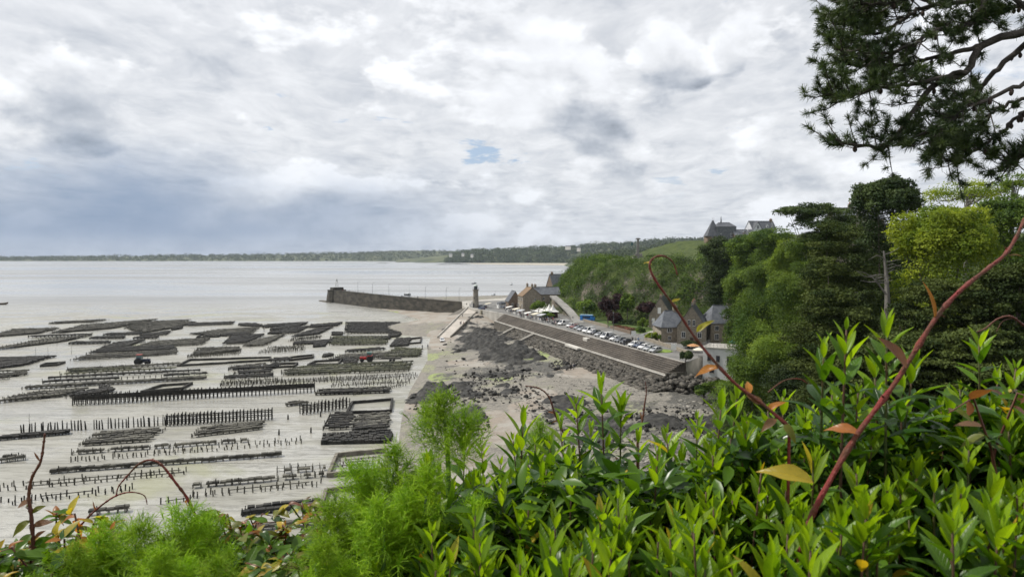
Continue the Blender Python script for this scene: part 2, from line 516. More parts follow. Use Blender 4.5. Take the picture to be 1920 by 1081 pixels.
for e in [(930, 650, 90, 45, .55), (990, 690, 60, 16, .7), (900, 700, 80, 20, .6), (1330, 730, 90, 50, .75), (1240, 790, 150, 50, .55), (1060, 780, 70, 40, .5), (900, 745, 60, 20, .45), (1300, 830, 120, 60, .6), (965, 740, 60, 14, .5), (860, 765, 40, 30, .4), (1000, 860, 60, 60, .5), (1100, 690, 120, 30, .38), (1180, 730, 120, 40, .42), (1020, 650, 60, 20, .36), (1150, 800, 160, 50, .45)]:
    rock = np.maximum(rock, e[4] * ell(PX, PY, *e[:4], wob * 1.3))
T = np.stack([rock, alg, sand], -1).reshape(-1, 3)
def beach_material():
    m = bpy.data.materials.new('shore_ground'); m.use_nodes = True
    t = NT(m.node_tree)
    v = t.n('ShaderNodeTexCoord').outputs['Object']
    at = t.n('ShaderNodeAttribute', _attribute_name='tint').outputs['Color']
    s3 = t.n('ShaderNodeSeparateColor', Color=at)
    n1 = t.noise(v, 0.45, 7, .68, .4); n2 = t.noise(v, 1.6, 6, .7); n3 = t.noise(v, 0.12, 5, .6, .6)
    vor = t.n('ShaderNodeTexVoronoi', Vector=v, Scale=1.9)
    peb = t.mix(t.ramp(n2, .35, .65), (0.140, 0.129, 0.108), (0.250, 0.229, 0.193))
    peb = t.mix(t.math('MULTIPLY', t.ramp(n1, .50, .68), .7), peb, (0.07, 0.067, 0.057))
    peb = t.mix(t.math('MULTIPLY', t.ramp(vor.outputs['Distance'], .35, .10), .35), peb, (0.37, 0.35, 0.31))
    peb = t.mix(t.math('MULTIPLY', t.ramp(n3, .52, .64), .28), peb, (0.25, 0.265, 0.13))
    snd = t.mix(t.ramp(n1, .35, .65), (0.270, 0.228, 0.183), (0.21, 0.18, 0.147))
    snd = t.mix(t.ramp(n3, .40, .62), snd, (0.29, 0.27, 0.235))
    dark = t.mix(t.ramp(n2, .4, .7), (0.055, 0.053, 0.045), (0.14, 0.132, 0.115))
    ag = t.mix(t.ramp(n2, .35, .65), (0.18, 0.25, 0.05), (0.30, 0.34, 0.13))
    def edge(s_, n, a=.35): return t.ramp(t.math('ADD', s_, t.math('MULTIPLY', t.math('SUBTRACT', n, .5), 1.3)), a, a + .22)
    col = t.mix(edge(s3.outputs[2], n1, .38), peb, snd)
    col = t.mix(t.math('MULTIPLY', edge(s3.outputs[1], n2, .45), .85), col, ag)
    col = t.mix(edge(s3.outputs[0], n1, .42), col, dark)
    p = t.n('ShaderNodeBsdfPrincipled', Roughness=.75)
    t.set(p, 'Base Color', col)
    p.inputs['Specular IOR Level'].default_value = .35
    h = t.math('ADD', t.math('MULTIPLY', n2, .35), t.math('MULTIPLY', vor.outputs['Distance'], -.12))
    b = t.n('ShaderNodeBump', Strength=.8, Distance=.7, Height=h)
    t.set(p, 'Normal', b.outputs[0])
    t.n('ShaderNodeOutputMaterial', Surface=p.outputs[0])
    return m
beach = link('beach', grid_mesh('beach', xs, ys, Zr, Z > -0.5, beach_material(), T))
tag(beach, 'pebble and sand foreshore sloping from the sea wall to the mud', 'beach', kind='structure')

# ------------------------------------------------------------------ rock outcrops and riprap
ROCK = mat('dark_rock', (0.014, 0.0135, 0.012), (0.055, 0.052, 0.045), rough=.7, scale=.7, bump=.9, bscale=1.5, lo=.38, hi=.72)
ROCKB = mat('brown_rock', (0.040, 0.037, 0.031), (0.125, 0.113, 0.094), rough=.8, scale=.9, bump=.9, bscale=2.5)
def outcrop(poly_px, h, label, seed, step=.5):
    pts = [B(a, b) for a, b in poly_px]; poly = [(p.x, p.y) for p in pts]
    x0, x1 = min(p[0] for p in poly) - 3, max(p[0] for p in poly) + 3
    y0, y1 = min(p[1] for p in poly) - 3, max(p[1] for p in poly) + 3
    step = max(step, math.sqrt((x1 - x0) * (y1 - y0) / 24000))
    gx = np.arange(x0, x1, step); gy = np.arange(y0, y1, step)
    A, Bq = np.meshgrid(gx, gy)
    d = dist_line(A, Bq, poly + [poly[0]]); s_ = np.where(inside(A, Bq, poly), d, -d)
    wdt = max(2.0, .22 * min(x1 - x0, y1 - y0))
    wb = (fbm(A, Bq, 6, 4, seed) - .5)
    # tilted strata: ridges run along one strike
    st = A * .5 + Bq * .86
    rid = 1 - np.abs(2 * fbm(st, (A - Bq) * .22, 3.4, 4, seed + 1) - 1)
    rid2 = 1 - np.abs(2 * fbm(A, Bq, 2.0, 3, seed + 2) - 1)
    big_ = fbm(A, Bq, 11, 3, seed + 3)
    env = sstep(s_ + wb * wdt * 3.0, -.3, wdt * .8)
    hh = env * h * .8 * (.10 + 1.1 * np.clip(big_ - .28, 0, 1) * 1.3 * (.35 + .65 * rid ** 2.2) + .35 * (rid2 ** 2 - .35)) + (vnoise(A, Bq, 1.1, seed) - .5) * .8 * env * min(1, h)
    Zb = beach_z(A, Bq)
    keep = env > .02
    c = pts[0]
    for p in pts[1:]: c = c + p
    me = grid_mesh('rock_outcrop', gx, gy, Zb - .25 + hh + .28 * env, keep, ROCK, smooth=False)
    o = link('rock_outcrop', me)
    return tag(o, label, 'rock', 'dark rocks on the foreshore')
outcrop([(840, 652), (848, 634), (872, 616), (905, 610), (945, 624), (990, 650), (1012, 678), (985, 692), (945, 690), (905, 672), (868, 660)], 2.8, 'largest jagged black rock outcrop on the shore below the slipway', 1)
outcrop([(880, 706), (930, 694), (985, 690), (1012, 682), (1004, 700), (940, 708), (885, 714)], 1.5, 'long narrow black rock ledge below the largest outcrop', 2)
outcrop([(766, 752), (786, 724), (812, 716), (846, 726), (838, 742), (800, 757)], 2.4, 'black rock heap at the corner of the oyster beds track', 3)
outcrop([(832, 718), (880, 712), (905, 728), (898, 744), (850, 742)], 1.2, 'low dark rock shelf behind the tall fennel plume', 4)
outcrop([(865, 765), (892, 758), (912, 785), (905, 806), (880, 804)], 1.5, 'round dark rock beside pale sand and fennel', 0)
outcrop([(1006, 768), (1030, 748), (1078, 744), (1098, 760), (1070, 775), (1040, 790), (1012, 790)], 1.5, 'dark seaweed covered rock behind the tallest privet tip', 1)
outcrop([(1068, 800), (1090, 780), (1150, 778), (1190, 792), (1180, 818), (1140, 850), (1090, 838)], 1.6, 'broad dark rock slab half hidden by the privet', 3)
outcrop([(1200, 790), (1245, 776), (1290, 786), (1275, 804), (1225, 815)], 1.4, 'dark rough rock by the grey pebbles below the cliff', 2)
outcrop([(1038, 690), (1052, 683), (1078, 684), (1076, 691), (1052, 695)], .9, 'small dark rock on the pebbles beside two walkers', 4)
outcrop([(978, 704), (1000, 700), (1004, 706), (986, 709)], .7, 'small flat dark rock on open sand', 0)
outcrop([(1022, 703), (1042, 699), (1046, 706), (1028, 708)], .7, 'small rounded dark rock on open pebbles', 1)
outcrop([(905, 733), (950, 722), (1000, 728), (985, 744), (930, 748)], .8, 'low spread of dark rock in the pebbles', 2)
outcrop([(1290, 715), (1330, 702), (1368, 722), (1360, 750), (1310, 748)], 1.6, 'grey rock platform below the end of the stepped wall', 3)
outcrop([(1300, 790), (1350, 765), (1400, 780), (1380, 820), (1320, 830)], 1.5, 'grey rock platform at the foot of the cliff', 4)
outcrop([(905, 668), (930, 661), (960, 676), (930, 684)], 1.3, 'black rock hump on the inland side of the outcrop', 0)
outcrop([(818, 628), (836, 619), (842, 627), (828, 634)], 1.1, 'black rock at the seaward side of the slipway foot', 2)

def rock_mesh(seed, n1=7, n2=5):
    rr = np.random.default_rng(seed); vs_ = []; fs = []
    for j in range(n2):
        th = math.pi * j / (n2 - 1)
        for i in range(n1):
            ph = 2 * math.pi * (i + .5 * (j % 2)) / n1
            k = .75 + .5 * rr.random()
            vs_.append((math.sin(th) * math.cos(ph) * k, math.sin(th) * math.sin(ph) * k, math.cos(th) * k * .75))
    for j in range(n2 - 1):
        for i in range(n1):
            fs.append((j * n1 + i, (j + 1) * n1 + i, (j + 1) * n1 + (i + 1) % n1, j * n1 + (i + 1) % n1))
    return np.array(vs_), np.array(fs)
RM = [rock_mesh(s_) for s_ in range(6)]
def scatter_rocks(name, pts, sizes, material):
    Vs = []; Fs = []; off = 0
    for p, s_ in zip(pts, sizes):
        v, f = RM[random.randrange(6)]
        a = random.uniform(0, 6.28); ca, sa = math.cos(a), math.sin(a)
        q = v * s_ * np.array([random.uniform(.7, 1.3), random.uniform(.7, 1.2), random.uniform(.5, .95)])
        q = np.stack([q[:, 0] * ca - q[:, 1] * sa, q[:, 0] * sa + q[:, 1] * ca, q[:, 2]], 1)
        tl = random.uniform(-.5, .5); c2, s2 = math.cos(tl), math.sin(tl)
        q = np.stack([q[:, 0] * c2 + q[:, 2] * s2, q[:, 1], -q[:, 0] * s2 + q[:, 2] * c2], 1)
        Vs.append(q + np.array(p)); Fs.append(f + off); off += len(v)
    return link(name, mesh_np(name, np.concatenate(Vs), np.concatenate(Fs), material))

OUTC = [(925, 655, 90, 46), (940, 702, 70, 12), (805, 738, 45, 20), (868, 730, 45, 18), (890, 782, 25, 24), (1050, 767, 55, 26), (1125, 812, 70, 36), (1245, 795, 55, 22), (1058, 688, 26, 8), (950, 736, 60, 14), (1330, 728, 48, 26), (1345, 800, 60, 34)]
pts = []; sz = []
for k in range(1500):
    cx, cy_, rx, ry = random.choice(OUTC); a = random.uniform(0, 6.28); q = math.sqrt(random.random()) * 1.15
    px, py = cx + math.cos(a) * rx * q, cy_ + math.sin(a) * ry * q
    p = G(px, py, 2.5); z = BZ(p.x, p.y)
    if z < .05: continue
    sparse = rx > 100
    pts.append((p.x, p.y, z + (random.uniform(0, .5) if not sparse else 0))); sz.append(random.uniform(.12, .38) if random.random() < .88 else random.uniform(.4, .85))
tag(scatter_rocks('rock_rubble', pts, sz, ROCK), 'broken black rubble strewn round the rock outcrops', 'rubble', kind='stuff')

# ------------------------------------------------------------------ quay, road, stepped sea wall
S0 = G(1283, 679, 9.0); S1 = G(947, 588, 9.0)
WT = (S1 - S0); WLEN = WT.length; WT.normalize()
WN = Vector((-WT.y, WT.x, 0))
if WN.x > 0: WN = -WN
CONC = mat('pale_concrete', (0.42, 0.40, 0.36), (0.30, 0.285, 0.255), rough=.85, scale=.35, bump=.2)
STEPM = mat('brown_step_stone', (0.105, 0.090, 0.075), (0.055, 0.047, 0.039), rough=.85, scale=.5, bump=.3, stretch=(.25, .25, 1))
DSTONE = mat('dark_wall_stone', (0.075, 0.068, 0.058), (0.15, 0.135, 0.11), rough=.85, scale=.8, bump=.6, bscale=3)
ASPH = mat('asphalt', (0.115, 0.112, 0.105), (0.19, 0.185, 0.175), rough=.85, scale=.12, bump=.05)
QUAY = [(S0.x, S0.y), (S1.x, S1.y)] + [tuple(G(a, b, 9).xy) for a, b in ((903, 581), (872, 576), (868, 572))] + [(-30, 425), (10, 480), (70, 480), (120, 250), (95, 165), (68, 186), (53, 193)]
qo = MB().prism(QUAY, -2, 9.0).build('quay', CONC)
tag(qo, 'raised harbour quay carrying the road', 'quay', kind='structure')
ins = 0.6
rd = [tuple((S0 - WN * ins).xy), tuple((S1 - WN * ins).xy)] + [tuple((G(a, b, 9) + Vector((.8, 2, 0))).xy) for a, b in ((903, 581), (876, 576))] + [(-24, 424), (5, 440), (12, 380), (26, 330), (34, 296), (44, 262), (57, 226), (68, 200), (67, 189), (54, 195)]
ro = MB().prism(rd, 8.9, 9.006).build('road', ASPH)
tag(ro, 'grey asphalt quay road with parked cars', 'road', kind='structure')
sw = empty('stepped_sea_wall', (S0 + WT * WLEN * .5))
tag(sw, 'long brown stepped sea wall between the car park and the beach', 'sea wall')
c0 = S0 + WT * WLEN * .5
NS, RISE, RUN = 8, .40, .62
def strip(a0, a1, o0, o1, z0, z1, m, name, parent, m2=None):
    p = [S0 + WT * a0 + WN * o0, S0 + WT * a1 + WN * o0, S0 + WT * a1 + WN * o1, S0 + WT * a0 + WN * o1]
    mb_ = MB().prism([((q - c0).x, (q - c0).y) for q in p], z0 - 9.0, z1 - 9.0)
    return mb_.build(name, m, parent)
for i in range(NS):
    st = strip(0 + i * .12, WLEN - i * .2, -.5 + i * RUN, .12 + (i + 1) * RUN, 5.0, 9.0 - i * RISE - .02, STEPM, 'step', sw)
    strip(0 + i * .12 - .01, WLEN - i * .2 + .01, .12 + (i + 1) * RUN - .13, .12 + (i + 1) * RUN + .03, 9.0 - i * RISE - .10, 9.0 - i * RISE, CONC if i == NS - 1 else mat('step_nosing', (0.20, 0.178, 0.150), (0.10, 0.088, 0.075), rough=.85, scale=.6), 'step_nosing', sw)
oz = .12 + NS * RUN
strip(-.5, WLEN - 1, oz - .3, oz + .55, 1.0, 5.85, DSTONE, 'retaining_wall', sw)
strip(-.5, WLEN - 1, oz - .1, oz + .75, 5.85, 6.0, CONC, 'coping', sw)
for aa in (.0,):
    strip(-.6, -.02, -.5, oz + .4, 3, 6.6, DSTONE, 'end_wall', sw)
# concrete landing slabs let into the steps
for (a0, a1, o0, o1, z1) in ((58, 61.5, .3, 2.0, 9.06), (55, 66, oz - .9, oz + 1.6, 6.12)):
    strip(a0, a1, o0, o1, 5.5, z1 if z1 < 7 else 8.75, mat('new_concrete', (.55, .53, .48), (.45, .43, .39), rough=.8, scale=.8), 'landing_slab', sw)
def stair_ramp(a, label):
    p0 = S0 + WT * a + WN * (oz + .6); p1 = p0 + WN * 9 - WT * 1.5
    e = MB(); zt = 5.9; zb = BZ(p1.x, p1.y) - .2
    for s_ in (-1.3, 1.3): pass
    q = [p0 + WT * -1.3, p0 + WT * 1.3, p1 + WT * 1.3, p1 + WT * -1.3]
    e.add([(q[0].x, q[0].y, zt), (q[1].x, q[1].y, zt), (q[2].x, q[2].y, zb + .3), (q[3].x, q[3].y, zb + .3), (q[0].x, q[0].y, 0), (q[1].x, q[1].y, 0), (q[2].x, q[2].y, zb - 1), (q[3].x, q[3].y, zb - 1)],
          [(3, 2, 1, 0), (0, 1, 5, 4), (1, 2, 6, 5), (2, 3, 7, 6), (3, 0, 4, 7), (4, 5, 6, 7)])
    o = e.build('beach_ramp', mat('ramp_concrete', (.22, .205, .18), (.15, .14, .12), rough=.9, scale=.5)); tag(o, label, 'ramp', 'concrete ramps down to the beach')
stair_ramp(WLEN * .80, 'narrow pale concrete ramp from the steps to the beach, near the market')
stair_ramp(WLEN * .64, 'pale concrete ramp from the stepped wall to the beach, nearer the parked cars')
pts = []; sz = []
for k in range(1500):
    a = random.uniform(-8, WLEN * .86); wmax = 3.0 + 4.5 * (1 - a / WLEN) + 1.5 * fbm(np.array([a]), np.array([0.]), 9, 2)[0]
    o_ = oz + .6 + wmax * random.random() ** 1.2
    p = S0 + WT * a + WN * o_; zb = BZ(p.x, p.y); zt = 4.9
    f = 1 - (o_ - oz - .6) / wmax
    pts.append((p.x, p.y, zb + max(0, (zt - zb)) * f * .85)); sz.append(random.uniform(.45, 1.05))
for k in range(160):      # the heap round the end of the wall
    p = S0 + WT * random.uniform(-13, -1) + WN * random.uniform(-3, 8)
    pts.append((p.x, p.y, max(BZ(p.x, p.y), 3.0) + random.uniform(0, 2.2))); sz.append(random.uniform(.5, 1.2))
tag(scatter_rocks('riprap', pts, sz, ROCKB), 'bank of dark brown boulders heaped along the foot of the stepped wall', 'boulders', kind='stuff')
# loose stones all over the pebbly shore
pts = []; sz = []
for k in range(6000):
    px, py = random.uniform(860, 1380), random.uniform(640, 900)
    if py < 600 + (px - 900) * .25 and px > 950: continue
    if fbm(np.array([px * 1.]), np.array([py * 2.]), 60, 3, 2)[0] < .47: continue
    p = G(px, py, 3.0)
    if p.y < 70: continue
    z = BZ(p.x, p.y)
    if z < .15: continue
    pts.append((p.x, p.y, z)); sz.append(random.uniform(.10, .34) if random.random() < .93 else random.uniform(.35, .6))
tag(scatter_rocks('loose_stones', pts, sz, mat('loose_stone', (0.07, 0.068, 0.06), (0.33, 0.31, 0.27), rough=.85, scale=.25, lo=.3, hi=.7)), 'grey stones strewn over the pebble shore', 'stones', kind='stuff')

# ------------------------------------------------------------------ slipway
SLA = Vector((-19.5, 374, 9.02)); SLB = Vector((-29.5, 308, .75))
sd_ = (SLB - SLA); sd_.z = 0; sd_.normalize(); sn = Vector((-sd_.y, sd_.x, 0))
e = MB()
q = [SLA + sn * -3.6, SLA + sn * 3.6, SLB + sn * 2.8, SLB + sn * -2.8]
e.add([tuple(p) for p in q] + [(p.x, p.y, -1) for p in q], [(0, 1, 2, 3), (0, 4, 5, 1), (1, 5, 6, 2), (2, 6, 7, 3), (3, 7, 4, 0), (7, 6, 5, 4)])
tag(e.build('slipway', mat('slip_concrete', (0.46, 0.42, 0.37), (0.36, 0.33, 0.29), rough=.85, scale=.3, bump=.2)), 'pale slipway running down from the lighthouse to the mud', 'slipway', kind='structure')
for sgn, lab in ((-1, 'low stone kerb wall on the rock side of the slipway'), (1, 'low stone kerb wall on the jetty side of the slipway')):
    e = MB(); a_ = SLA + sn * (sgn * 3.7); b_ = SLB + sn * (sgn * 2.9)
    e.beam(a_ + Vector((0, 0, .1)), b_ + Vector((0, 0, .1)), .5, 1.0)
    tag(e.build('kerb_wall', DSTONE if sgn > 0 else CONC), lab, 'wall')
e = MB()
rv = [B(872, 578), B(877, 578), B(846, 601), B(829, 596)]
zt = [8.6, 8.8, 2.9, 2.2]
a1, a2, b2, b1 = G(866, 578, 8.4), G(878, 577, 8.8), G(856, 599, 5.0), G(828, 597, 3.0)
e.add([a1, a2, b2, b1, (a1.x, a1.y, -1), (a2.x, a2.y, -1), (b2.x, b2.y, -1), (b1.x, b1.y, -1)], [(0, 1, 2, 3), (0, 4, 5, 1), (1, 5, 6, 2), (2, 6, 7, 3), (3, 7, 4, 0)])
tag(e.build('stone_revetment', DSTONE), 'dark stone revetment slope beside the slipway below the jetty root', 'revetment')

# ------------------------------------------------------------------ jetty
JE = Vector((-137, 549, 0)); JR = Vector((-27, 418, 0))
jt = empty('jetty', ((JE + JR) / 2))
tag(jt, 'long dark stone jetty curving out over the mud to a beacon', 'jetty')
jc = (JE + JR) / 2
def jpt(s_, off=0.0):
    p = JR.lerp(JE, s_); d = (JE - JR).normalized(); n = Vector((d.y, -d.x, 0))
    if n.y < 0: n = -n
    bow = math.sin(math.pi * s_) * 3.0
    return p + n * (off - bow)
JTOP = lambda s_: 8.3 + .9 * s_
JW = mat('jetty_stone', (0.026, 0.024, 0.019), (0.072, 0.064, 0.050), rough=.85, scale=.35, bump=.5, bscale=2, stretch=(.5, .5, 1.4))
NSEG = 16
for i in range(NSEG):          # masonry bays of the seaward face
    a, b = i / NSEG, (i + 1) / NSEG - .0006
    e = MB(); A = [jpt(a, -.6), jpt(b, -.6), jpt(b, 8), jpt(a, 8)]
    zt_ = [JTOP(a), JTOP(b), JTOP(b), JTOP(a)]
    Bm = [jpt(a, -1.5), jpt(b, -1.5), jpt(b, 8.5), jpt(a, 8.5)]
    e.add([(p.x - jc.x, p.y - jc.y, -1) for p in Bm] + [(p.x - jc.x, p.y - jc.y, z) for p, z in zip(A, zt_)], [(3, 2, 1, 0), (4, 5, 6, 7), (0, 1, 5, 4), (1, 2, 6, 5), (2, 3, 7, 6), (3, 0, 4, 7)])
    e.build('masonry_bay', JW, jt)
    e = MB(); e.beam(jpt(a, 1.2) - jc + Vector((0, 0, JTOP(a) + .012)), jpt(b, 1.2) - jc + Vector((0, 0, JTOP(b) + .012)), 3.2, .03)
    e.build('deck_slab', CONC, jt)
    e = MB(); e.beam(jpt(a, -.45) - jc + Vector((0, 0, JTOP(a) + .3)), jpt(b, -.45) - jc + Vector((0, 0, JTOP(b) + .3)), .5, .62)
    e.build('parapet', JW, jt)
e = MB(); hd_ = jpt(1.03, 4)
e.lathe((hd_.x - jc.x, hd_.y - jc.y, 0), [(8.6, -1), (7.2, 9.3), (7.4, 9.3), (7.4, 9.8), (6.9, 9.8)], 14); e.build('pier_head', JW, jt)
e = MB(); e.box((hd_.x - jc.x, hd_.y - jc.y, 10.7), (9, 5, 1.9), .7); e.build('head_parapet', JW, jt)
e = MB(); e.beam(jpt(1.0, -2.5) - jc + Vector((0, 0, .2)), jpt(1.16, 0) - jc + Vector((0, 0, .1)), 4, 1.2); e.build('footing', DSTONE, jt)
e = MB()
for i in range(40):
    s_ = (i + .5) / 40 * .96
    p = jpt(s_, 7.6) - jc; e.box((p.x, p.y, JTOP(s_) + .5), (.08, .08, 1.0))
for i in range(16):
    for hz in (.5, .95):
        e.beam(jpt(i / 16, 7.6) - jc + Vector((0, 0, JTOP(i / 16) + hz)), jpt((i + 1) / 16, 7.6) - jc + Vector((0, 0, JTOP((i + 1) / 16) + hz)), .05, .05)
e.build('railing', mat('grey_metal', (.25, .25, .26), rough=.5, metal=.6), jt)
WHITE = mat('white_paint', (.72, .72, .70), (.60, .60, .58), rough=.6, scale=2)
GMET = MAT['grey_metal']
bc = empty('harbour_beacon', (hd_.x, hd_.y, 11.6)); tag(bc, 'white lattice beacon tower on the head of the jetty', 'beacon')
hb = P(641, 522, hd_.y).z - 11.6
for sx in (-1, 1):
    for sy in (-1, 1):
        MB().tube([(sx * 1.1, sy * 1.1, 0), (sx * .45, sy * .45, hb * .72)], .13, 5).build('leg', WHITE, bc)
for k in range(1, 4):
    z = hb * .72 * k / 4; r_ = 1.1 - .65 * k / 4
    e = MB()
    for a, b in (((-1, -1), (1, -1)), ((1, -1), (1, 1)), ((1, 1), (-1, 1)), ((-1, 1), (-1, -1))):
        e.beam((a[0] * r_, a[1] * r_, z), (b[0] * r_, b[1] * r_, z), .1, .1)
    e.build('brace', WHITE, bc)
MB().lathe((0, 0, hb * .72), [(.9, 0), (.9, .18), (.5, .2), (.5, hb * .15), (.75, hb * .16), (.1, hb * .27)], 8).build('lantern', mat('beacon_lantern', (.30, .32, .30), rough=.5), bc)
LAMPM = mat('lamp_post_metal', (.16, .17, .18), rough=.5, metal=.4)
def lamp_post(p, h, label):
    o = empty('lamp_post', p); tag(o, label, 'lamp post', 'lamp posts along the jetty')
    MB().tube([(0, 0, 0), (0, 0, h * .9), (.25, 0, h), (1.0, 0, h + .05)], [.11, .08, .06, .05], 5).build('pole', LAMPM, o)
    MB().box((1.1, 0, h + .02), (.6, .25, .14)).build('lamp_head', LAMPM, o)
for px in (671, 699, 729, 797, 837, 861):
    s_ = min(range(200), key=lambda k: abs(proj(*(jpt(k / 200, 6.8).to_tuple()[:2]), 9)[0] - px)) / 200
    q = jpt(s_, 6.8); lamp_post((q.x, q.y, JTOP(s_)), 8.0, 'slim grey lamp post standing on the jetty deck')

# ------------------------------------------------------------------ lighthouse
LP = G(892, 576, 9.0)
lh = empty('lighthouse', LP); tag(lh, 'round grey stone lighthouse tower beside the jetty root', 'lighthouse')
LSTONE = mat('lighthouse_stone', (.27, .245, .205), (.17, .155, .13), rough=.85, scale=1.2, bump=.4, bscale=4)
htot = P(892, 531, LP.y).z - 9.0
MB().lathe((0, 0, 0), [(1.75, 0), (1.65, .5), (1.3, htot * .66), (1.3, htot * .70)], 16).build('tower', LSTONE, lh, smooth=True)
MB().lathe((0, 0, htot * .70), [(1.3, 0), (1.75, .35), (1.75, .6), (1.5, .6)], 16).build('gallery', LSTONE, lh)
MB().lathe((0, 0, htot * .70 + .6), [(.95, 0), (.95, htot * .14)], 10).build('lantern_room', mat('lantern_dark', (.06, .065, .07), rough=.3), lh)
MB().lathe((0, 0, htot * .84 + .6), [(1.15, 0), (1.0, .35), (.45, .9), (.12, 1.05), (.08, htot * .08)], 12).build('dome', mat('dome_metal', (.42, .47, .44), rough=.5), lh)
e = MB()
for k in range(12):
    a = k * math.pi / 6; e.box((1.65 * math.cos(a), 1.65 * math.sin(a), htot * .70 + 1.05), (.05, .05, .9))
e.lathe((0, 0, htot * .70 + 1.45), [(1.62, 0), (1.68, 0), (1.68, .06), (1.62, .06)], 12)
e.build('railing', LAMPM, lh)
MB().box((-.95, -1.35, 1.2), (.9, .3, 2.2), .6).build('door', mat('door_dark', (.05, .05, .06), rough=.5), lh)
MB().box((-.75, -1.2, htot * .4), (.5, .35, .8), .55).build('window', mat('window_dark', (.03, .035, .045), rough=.15, spec=.6), lh)
# ------------------------------------------------------------------ oyster beds
BAG = mat('oyster_bag_dark', (0.012, 0.012, 0.011), (0.046, 0.043, 0.037), rough=.8, scale=.7, bump=.6, bscale=4, objrand=.3)
BAGL = mat('oyster_bag_silted', (0.036, 0.034, 0.029), (0.115, 0.110, 0.090), rough=.85, scale=.45, bump=.6, bscale=4, objrand=.3)
BAGG = mat('oyster_bag_weedy', (0.030, 0.032, 0.021), (0.11, 0.112, 0.068), rough=.85, scale=.45, bump=.6, bscale=4, objrand=.3)
STK = mat('old_stake', (0.009, 0.0085, 0.0075), (0.034, 0.031, 0.026), rough=.85, scale=1.5, bump=.5, objrand=.2)
STKL = mat('silted_stake', (0.028, 0.026, 0.021), (0.09, 0.085, 0.065), rough=.85, scale=1.5, bump=.5, objrand=.2)
MASON = mat('enclosure_masonry', (0.12, 0.108, 0.088), (0.20, 0.182, 0.15), rough=.9, scale=.8, bump=.6, bscale=4)
def Z1(x, y): return (x / 4.0, 560 + y / 4.0)
def Z2(x, y): return (400 + x / 4.0, 560 + y / 4.0)
def Z3(x, y): return (x / 3.592, 780 + y / 3.592)
def Z4(x, y): return (400 + x / 3.592, 780 + y / 3.592)
def quad_world(q, h):
    fl, fr, nr, nl = q
    NL, NR = G(*nl, 0), G(*nr, 0); FL, FR = G(*fl, h * .35), G(*fr, h * .35)
    FL.z = FR.z = 0
    for a, b in ((NL, FL), (NR, FR)):
        if b.y - a.y < .9: b.x = a.x; b.y = a.y + .9
    return FL, FR, NR, NL
def lerp4(q, u, v):            # u left-right, v near-far
    FL, FR, NR, NL = q
    return NL.lerp(NR, u).lerp(FL.lerp(FR, u), v)
BEDN = [0]
LANDM = {'near the dark tractor': G(267, 683), 'near the red tractor': G(688, 678), 'beside the long timber fence': G(364, 746), 'beside the ladder like fence': G(411, 791), 'beside the short timber fence': G(609, 770), 'near the bare stakes': G(170, 805), 'beside the masonry basin': G(670, 870), 'out towards the jetty head': G(640, 600), 'near the slipway foot': G(780, 640), 'near the brown barge': G(60, 600), 'near the lone posts': G(560, 800), 'seaward of the dark tractor': G(300, 625), 'seaward of the red tractor': G(690, 628)}
